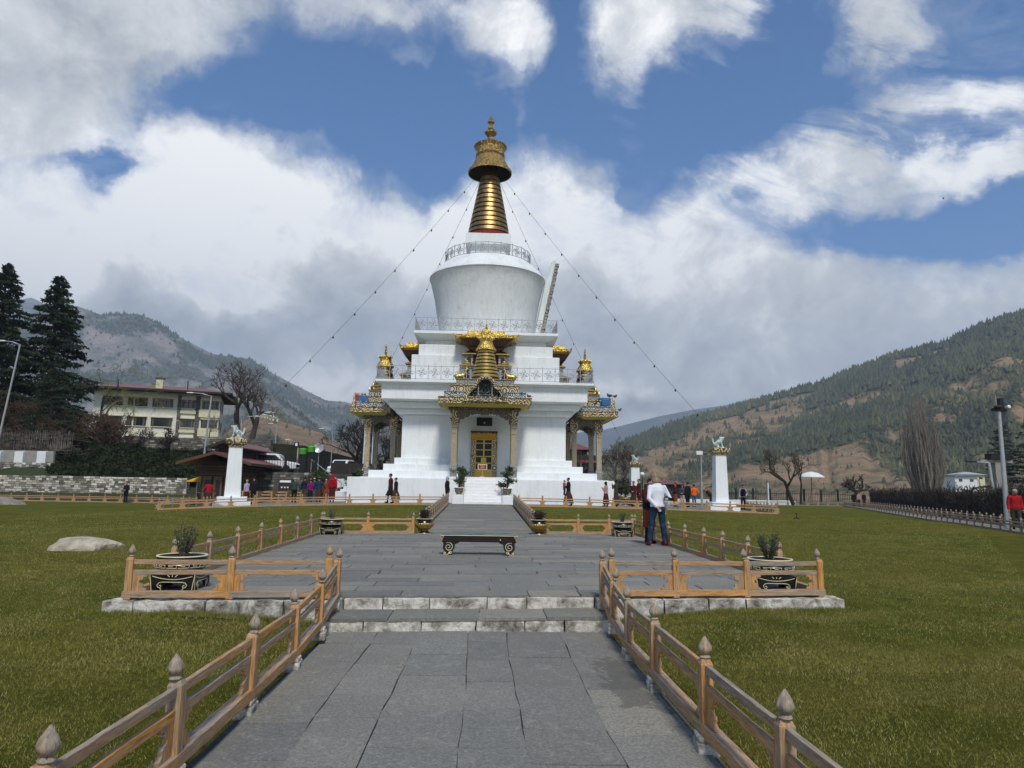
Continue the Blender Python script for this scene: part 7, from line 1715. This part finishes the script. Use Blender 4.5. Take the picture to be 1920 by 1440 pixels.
b.build('frame', 'galv', t_); b = MB(); b.add([(-.5, -.9, 1.8), (2.2, -.9, 1.8), (2.2, .2, 2.3), (.4, .2, 2.3), (-.5, -.9, 1.74), (2.2, -.9, 1.74), (2.2, .2, 2.24), (.4, .2, 2.24)], [(0, 1, 2, 3), (7, 6, 5, 4), (0, 4, 5, 1), (1, 5, 6, 2), (2, 6, 7, 3), (3, 7, 4, 0)]); b.build('awning', 'c_yellow', t_)
# ------------------------------------------------------------------ lamps, poles
def street_lamp(lab, px, d, z0, ztop, side=-1, r=.06, arm=1.6, lean=0, group='silver street lamps'):
    p = aty(px, 900, d); t_ = thing('street_lamp', lab, 'street lamp', (p.x, d, z0), 0, group); H = ztop - z0
    b = MB(); b.tube([(0, 0, 0), (lean * .5, 0, H * .5), (lean, 0, H)], [r, r * .85, r * .65], 8); b.build('pole', 'galv', t_, smooth=40)
    b = MB(); b.tube([(lean, 0, H - .05), (lean + side * arm * .5, 0, H + .18), (lean + side * arm, 0, H + .25)], r * .45, 6); b.build('arm', 'galv', t_, smooth=True)
    b = MB(); b.ell((lean + side * (arm + .25), 0, H + .24), (.38, .12, .07), 10, 6); b.build('lamp_head', 'lamp_glass', t_, smooth=True)
def zt(px, py, d): return aty(px, py, d).z
street_lamp('silver street lamp cut by the left edge of the picture', -24, 56, -.3, zt(12, 645, 56), -1, .09, 1.2, lean=1.25)
street_lamp('thin street lamp in front of the brown bare shrubs at the far left', 30, 78, 3, zt(35, 755, 78), -1, .06, .6)
street_lamp('tall silver street lamp in front of the apartment building', 378, 66, 2.5, zt(385, 742, 66), -1, .1, 1.7, lean=.3)
street_lamp('street lamp behind the left lion in front of the big bare tree', 445, 78, 2.5, zt(447, 784, 78), 1, .08, 1.3)
street_lamp('distant street lamp just right of the red pavilion roof', 512, 90, 2.5, zt(512, 798, 90), -1, .07, .5)
street_lamp('distant short street lamp left of the green water tanks', 545, 96, 2.5, zt(546, 828, 96), -1, .06, .5)
street_lamp('distant street lamp above the white car', 619, 86, 1.5, zt(621, 808, 86), -1, .07, 1.1)
for px, lab in ((678, 'left of two white masts behind the left porch'), (694, 'right of two white masts behind the left porch')):
    p = aty(px, 900, 66); t_ = thing('flag_mast', lab, 'mast', (p.x, 66, -.2), 0, 'white masts behind the left porch'); b = MB(); b.tube([(0, 0, 0), (.12, 0, zt(px, 795, 66) + .2)], [.06, .05], 8); b.build('mast', 'rail_white', t_); b = MB(); b.box(-.2, .2, -.2, .2, 0, .3); b.build('footing', 'concrete', t_)
p = aty(1316, 935, 60); t_ = thing('floodlight_pole', 'pale floodlight pole left of the right lion pillar', 'floodlight', (p.x, 60, 0)); ht = zt(1316, 852, 60)
b = MB(); b.tube([(0, 0, 0), (0, 0, ht * .5), (0, 0, ht * .5), (0, 0, ht)], [.11, .1, .065, .055], 10); b.build('pole', 'galv', t_, smooth=40); b = MB(); b.box(-.42, .12, -.14, .1, ht - .05, ht + .28); b.build('lamp_head', 'lamp_glass', t_, bevel=.02); b = MB(); b.box(.12, .5, -.06, .06, ht, ht + .1); b.build('bracket', 'iron', t_)
p = aty(555, 905, 62); t_ = thing('floodlight_pole', 'floodlight on a short pole at the car park railing', 'floodlight', (p.x, 62, 2)); ht = zt(556, 838, 62) - 2
b = MB(); b.tube([(0, 0, 0), (0, 0, ht)], [.07, .06], 8); b.build('pole', 'galv', t_, smooth=40); b = MB(); b.box(-.3, .05, -.12, .1, ht, ht + .42); b.build('lamp_head', 'iron', t_); b = MB(); b.box(-.22, -.03, -.13, -.11, ht + .08, ht + .34); b.build('lens', 'lamp_glass', t_); b = MB(); b.box(-.2, .6, -.05, .05, ht - .1, ht); b.build('bracket', 'iron', t_)
p = aty(1451, 936, 70); t_ = thing('white_post', 'slim white post standing left of the broad bare tree', 'post', aty(1441, 936, 70)); t_.location.z = 0; b = MB(); b.tube([(0, 0, 0), (0, 0, 2.3)], [.07, .06], 8); b.build('shaft', 'rail_white', t_); b = MB(); b.box(-.12, .12, -.12, .12, 0, .12); b.build('footing', 'concrete', t_)
# right hand poles
p0 = aty(1889, 975, 32.5); pt = aty(1873, 771, 32.5); t_ = thing('camera_pole', 'leaning grey pole carrying cameras and a dark box behind the man in red', 'pole', (p0.x, 32.5, -.2)); dx = pt.x - p0.x; H = pt.z + .2
b = MB(); b.tube([(0, 0, 0), (dx * .5, 0, H * .5), (dx, 0, H)], [.13, .1, .075], 12); b.build('pole', 'galv', t_, smooth=40)
b = MB(); b.box(dx - .3, dx + .3, -.12, .12, H, H + .14); b.build('crossarm', 'iron', t_, bevel=.01); b = MB(); b.box(dx - .0, dx + .2, -.1, .1, H + .14, H + .62); b.build('equipment_box', 'iron', t_, bevel=.01)
for q in (-.25, -.1, .3): b = MB(); b.lathe(0, 0, [(.07, 0), (.085, .05), (.08, .2), (.05, .22)], 12); b.xf(Matrix.Translation((dx + q, -.1, H + .16)) @ Matrix.Rotation(A_(80), 4, 'X')); b.build('camera_head', 'iron' if q < .2 else 'lamp_glass', t_, smooth=40)
b = MB(); b.tube([(dx - .1, 0, H + .1), (dx - .1, 0, H + .75)], .015, 5); b.build('antenna', 'galv', t_)
t_ = thing('transformer_frame', 'concrete post with a crossbar and metal rack behind the hedge on the right', 'utility post', (aty(1872, 900, 46).x, 46, -.3)); zc = zt(1872, 868, 46) + .3
b = MB(); b.frus(0, 0, 0, zc, .3, .2, .24, .16); b.build('post', 'concrete', t_); b = MB(); b.box(-1.2, 1.0, -.12, .12, zc, zc + .18); b.build('crossbar', 'concrete', t_)
b = MB()
for x in (-.7, -.2, .3, .8):
    b.box(x - .03, x + .03, -.2, -.14, zc + .18, zc + .75)
for z in (.22, .45, .72): b.box(-.75, .85, -.2, -.16, zc + z, zc + z + .05)
b.box(-.6, .7, -.3, .3, zc + .22, zc + .6); b.build('rack', 'iron', t_)
t_ = thing('street_lamp', 'short silver lamp with a long horizontal arm behind the hedge on the right', 'street lamp', (aty(1860, 900, 40).x, 40, -.3)); zc = zt(1858, 868, 40) + .3
b = MB(); b.tube([(.15, 0, 0), (-.1, 0, zc)], [.1, .08], 10); b.build('pole', 'galv', t_, smooth=40); b = MB(); b.tube([(-.1, 0, zc), (-1.0, 0, zc + .05)], .04, 8); b.build('arm', 'galv', t_); b = MB(); b.ell((-1.15, 0, zc + .06), (.4, .1, .05), 10, 6); b.build('lamp_head', 'iron', t_, smooth=True)
# ------------------------------------------------------------------ dry hedge at the right
t_ = thing('dry_hedge', 'long dark hedge of leafless creepers along the side path on the right', 'hedge', (0, 0, 0))
g = np.random.RandomState(12); b = MB(); R = random.Random(33)
b2 = MB(); n = 48
for k in range(n + 1):
    s_ = -6 + 70 * k / n
    for o_, z in ((3.1, -.3), (2.95, .9), (3.1, 1.55), (3.9, 1.6), (4.2, -.3)):
        x, y = sidep(s_, o_ + .12 * sin(k * 1.3 + z * 3)); b2.v.append((x, y, z + .07 * sin(k * 2.1 + o_)))
b2.f = [(k * 5 + j, k * 5 + j + 1, k * 5 + 5 + j + 1, k * 5 + 5 + j) for k in range(n) for j in range(4)]; b2.m = [0] * len(b2.f); b2.build('core', 'bark_dark', t_)
for k in range(3600):
    s_ = -6 + 68 * (k / 3600.) ** 1.25 + R.uniform(0, 1); z = R.uniform(-.2, 1.75) if R.random() < .6 else R.gauss(1.62, .12); o_ = 2.95 + R.uniform(-.22, .12); x, y = sidep(s_, o_); pts = [Vector((x, y, z))]; dr = R.choice((-1, 1))
    for j in range(4): pts.append(pts[-1] + Vector((FD.x, FD.y, 0)) * dr * R.uniform(.05, .3) + Vector((0, 0, R.gauss(-.03, .16))) - Vector((FN.x, FN.y, 0)) * R.gauss(.0, .05))
    b.tube(pts, [.022, .02, .017, .012, .006], 3, cap=False)
b.build('creeper', 'vine', t_)
# ------------------------------------------------------------------ iron fence, white blocks, parasol at the back
t_ = thing('iron_fence', 'black iron railing along the back of the right lawn', 'fence', (14, 86, 0), 0, 'black iron railings')
def iron_run(t_, L, z1, step, ang=0., nb=None):
    b = MB(); n = int(L / .22)
    for k in range(n): b.box(k * .22, k * .22 + .03, -.015, .015, .1, z1)
    b.build('bars', 'iron', t_)['kind'] = 'stuff'; b = MB()
    for z in (.15, z1 - .25): b.box(0, L, -.02, .02, z, z + .05)
    b.build('rail', 'iron', t_); f_ = None
    for k in range(int(L / step) + 1):
        if f_ is None: b = MB(); b.box(-.09, .09, -.09, .09, 0, z1 + .35); f_ = o = b.build('post', 'iron', t_)
        else: o = f_.copy(); COL.objects.link(o); o.parent = t_
        o.location = (k * step, 0, 0)
iron_run(t_, 31.5, 1.45, 2.1)
t_ = thing('iron_fence', 'black iron railing of the car park left of the stupa', 'fence', (-18.2, 58.2, 2.35), 0, 'black iron railings'); iron_run(t_, 5, 1.15, 2.4)
t_ = thing('iron_fence', 'black iron railing far behind the white car left of the stupa', 'fence', (-22, 92, 2.4), 0, 'black iron railings'); iron_run(t_, 12, 1.6, 2.4)
t_ = thing('stair_handrail', 'pair of sloping steel handrails coming down left of the stupa', 'handrail', (0, 0, 0))
for o_ in (0, .9):
    b = MB(); a = aty(584, 862, 60 + o_); c = aty(640, 905, 53 + o_); b.tube([a, c], .045, 6)
    for k in range(5): q = a.lerp(c, k / 4); b.tube([q, q - Vector((0, 0, 1))], .035, 5)
    b.build('handrail', 'galv', t_)
wall('white_kerb', 'row of low whitewashed kerb blocks at the back of the right lawn', 12, 37, 83.5, -.3, .42, .5, 'plaster_worn', 'kerb')
b = MB(); b.box(20, 45, 70, 90, .0, .06)
t_ = thing('garden_parasol', 'pale round parasol on a pole beyond the back fence', 'parasol', (aty(1526, 930, 84).x, 84.5, 0)); zc = zt(1526, 893, 84.5)
b = MB(); b.lathe(0, 0, [(1.5, zc - .15), (1.45, zc), (.8, zc + .38), (.1, zc + .55)], 12); b.build('canopy', 'umbrella_white', t_); b = MB(); b.tube([(0, 0, 0), (0, 0, zc)], .05, 6); b.build('pole', 'timber_dark', t_)
# ------------------------------------------------------------------ cars
def car(lab, loc, rz, mat, s=1., group='parked cars', suv=1):
    t_ = thing('parked_car', lab, 'car', loc, rz, group); t_.scale = (s,) * 3
    pr = [(-2.1, .35), (-2.12, .85), (-1.95, 1.0), (-1.75, 1.1), (-1.5, 1.62 if suv else 1.4), (-1.2, 1.72 if suv else 1.45), (.3, 1.7 if suv else 1.42), (.55, 1.6 if suv else 1.35), (1.0, 1.08), (1.9, .95), (2.1, .8), (2.15, .35)]
    b = MB(); 
    for wx in (-1.3, 1.3): pass
    b.prism(pr, 'y', -.82, .82); b.build('body', mat, t_, bevel=.09)
    b = MB(); b.prism([(-1.62, 1.12), (-1.4, 1.58 if suv else 1.36), (.25, 1.58 if suv else 1.34), (.8, 1.12)], 'y', -.835, .835); b.build('side_window', 'glass_dark', t_)
    b = MB(); z1 = 1.58 if suv else 1.33; b.add([(.96, -.7, 1.12), (.96, .7, 1.12), (.52, .62, z1), (.52, -.62, z1)], [(0, 1, 2, 3)]); b.v = [(x + .05, y, z + .02) for x, y, z in b.v]; b.build('windscreen', 'glass_dark', t_)
    for sx in (-1.3, 1.3):
        for sy in (-.78, .78): b = MB(); b.lathe(0, 0, [(.2, -.12), (.34, -.1), (.36, 0), (.34, .1), (.2, .12)], 18); b.xf(Matrix.Translation((sx, sy, .36)) @ Matrix.Rotation(pi / 2, 4, 'X')); w_ = b.build('wheel', 'tyre', t_, smooth=40)
    for sy in (-.6, .6): b = MB(); b.ell((2.1, sy, .75), (.08, .17, .1), 8, 6); b.build('headlight', 'lamp_glass', t_, smooth=True)
    b = MB(); b.box(2.12, 2.2, -.4, .4, .55, .75); b.build('grille', 'c_black', t_); return t_
p = aty(541, 880, 61); car('white car side-on behind the railing right of the pavilion roof', (p.x - 1.2, 61, 2.32), 0, 'car_white', .92)
p = aty(634, 873, 74); car('white car facing the camera near the stair wall left of the stupa', (p.x, 76, 2.3), A_(-100), 'car_white')
p = aty(80, 820, 68); car('blue car half hidden by creepers at the far left', (p.x, 70, 3.3), .1, 'car_blue', suv=0)
p = aty(112, 818, 68); car('grey car next to the blue one at the far left', (p.x + 1.6, 72, 3.3), .0, 'car_grey', suv=0)
p = aty(195, 810, 80); car('pale car behind the brown shrub left of the apartment building', (p.x, 79, 3.2), 2.9, 'car_white', suv=0)
# ------------------------------------------------------------------ water tanks, dish, far houses
for px, py, lab in ((568, 846, 'left of two bright green water tanks'), (584, 842, 'right of two bright green water tanks')):
    p = aty(px, py, 80); t_ = thing('water_tank', lab, 'water tank', (p.x, 80, 2.3), 0, 'green water tanks'); zc = p.z - 2.3
    b = MB(); b.lathe(0, 0, [(.42, zc - .35), (.44, zc - .3), (.42, zc + .15), (.44, zc + .2), (.4, zc + .3), (.15, zc + .38)], 20); b.build('tank', 'tank_green', t_, smooth=35); b = MB(); b.box(-.28, .28, -.28, .28, -.1, zc - .34); b.build('stand', 'iron', t_)
p = aty(598, 841, 84); t_ = thing('satellite_dish', 'pale round dish right of the green water tanks', 'dish', (p.x, 84, 2.3)); zc = p.z - 2.3
b = MB(); b.lathe(0, 0, [(.05, 0), (.3, .06), (.55, .2), (.57, .2), (.3, .03), (.04, -.03)], 20); b.xf(Matrix.Translation((0, 0, zc)) @ Matrix.Rotation(A_(75), 4, 'X')); b.build('dish', 'galv', t_, smooth=40); b = MB(); b.tube([(0, 0, 0), (0, 0, zc)], .05, 6); b.build('pole', 'galv', t_)
def house(lab, px, py, d, w_, h, dep, wm, rm, group, floors=1, rise=.3, rz=0):
    p = aty(px, py, d); t_ = thing('house', lab, 'house', (p.x, p.y, p.z), rz, group)
    b = MB(); b.box(-w_ / 2, w_ / 2, 0, dep, -8, h); b.build('wall', wm, t_); b = MB(); hip(b, -w_ / 2 - w_ * .08, w_ / 2 + w_ * .08, -dep * .1, dep * 1.1, h, h * rise); b.build('roof', rm, t_)
    for fl in range(floors):
        n = max(2, int(w_ / 3))
        for k in range(n): x = -w_ / 2 + (k + .5) * w_ / n; z = h * (fl + .35) / floors; b = MB(); b.box(x - .6, x + .6, -.1, .0, z, z + h * .32 / floors); b.build('window', 'glass_dark', t_)
hg = 'white houses on the sunlit slope'
house('leftmost white house on top of the sunlit ochre slope', 493, 789, 668, 9, 5, 8, 'wall_cream', 'roof_pale', hg); house('middle white house on top of the sunlit ochre slope', 503, 786, 675, 11, 6, 8, 'wall_cream', 'roof_pale', hg); house('rightmost white house on top of the sunlit ochre slope', 513, 791, 665, 8, 4, 8, 'wall_cream', 'roof_pale', hg)
hg = 'distant houses beyond the hedge on the right'
house('long pale-roofed house beyond the hedge on the right', 1825, 902, 260, 9, 2.4, 8, 'wall_cream', 'roof_pale', hg, 1, .45); house('dark-roofed house in front of the pale-roofed one on the right', 1812, 908, 230, 7.5, 2.6, 7, 'plaster_worn', 'glass_dark', hg, 1, .3); house('small white house beside the poplar foot on the right', 1786, 907, 250, 3, 1.8, 4, 'plaster_worn', 'roof_pale', hg)
house('low shed with an orange-red roof behind the people right of the stupa', 1252, 932, 95, 4.5, 1.7, 4, 'timber_dark', 'roof_red', None, 1, .35)
# red-roofed prayer hall behind the right porch
t_ = thing('prayer_hall', 'two-tiered dull red roofed hall behind the right porch columns', 'building', (aty(1068, 900, 92).x, 92, 0)); zc = zt(1090, 862, 92)
b = MB(); b.box(-3, 3.4, 0, 6, 0, zc + .6); b.build('wall', 'timber_dark', t_); b = MB(); hip(b, -4, 4.6, -1.2, 7, zc - .4, 1.2); b.build('roof', 'roof_red', t_); b = MB(); hip(b, -3, 3.2, -.4, 6, zc + 1.3, 1.3); b.build('roof', 'roof_red', t_); b = MB(); b.box(-2, 2.4, 1, 5, zc + .5, zc + 1.35); b.build('upper_wall', 'timber_dark', t_)
p = aty(1204, 889, 62); t_ = thing('globe_lamp', 'round white globe lamp above the people right of the stupa', 'lamp', (p.x, 62, 0)); b = MB(); b.ell((0, 0, p.z), (.2, .2, .18), 14, 10); b.build('globe', 'lamp_glass', t_, smooth=True); b = MB(); b.tube([(0, 0, 0), (0, 0, p.z - .15)], .04, 6); b.build('pole', 'iron', t_)
# bird high in the sky
o = pg.copy(); COL.objects.link(o); p = aty(1769, 374, 120); o.location = p; o.rotation_euler = (0, 0, 1); o.scale = (2, 2, 2); o.name = 'flying_bird'; tag(o, 'tiny dark bird flying in the blue gap at the upper right', 'bird')
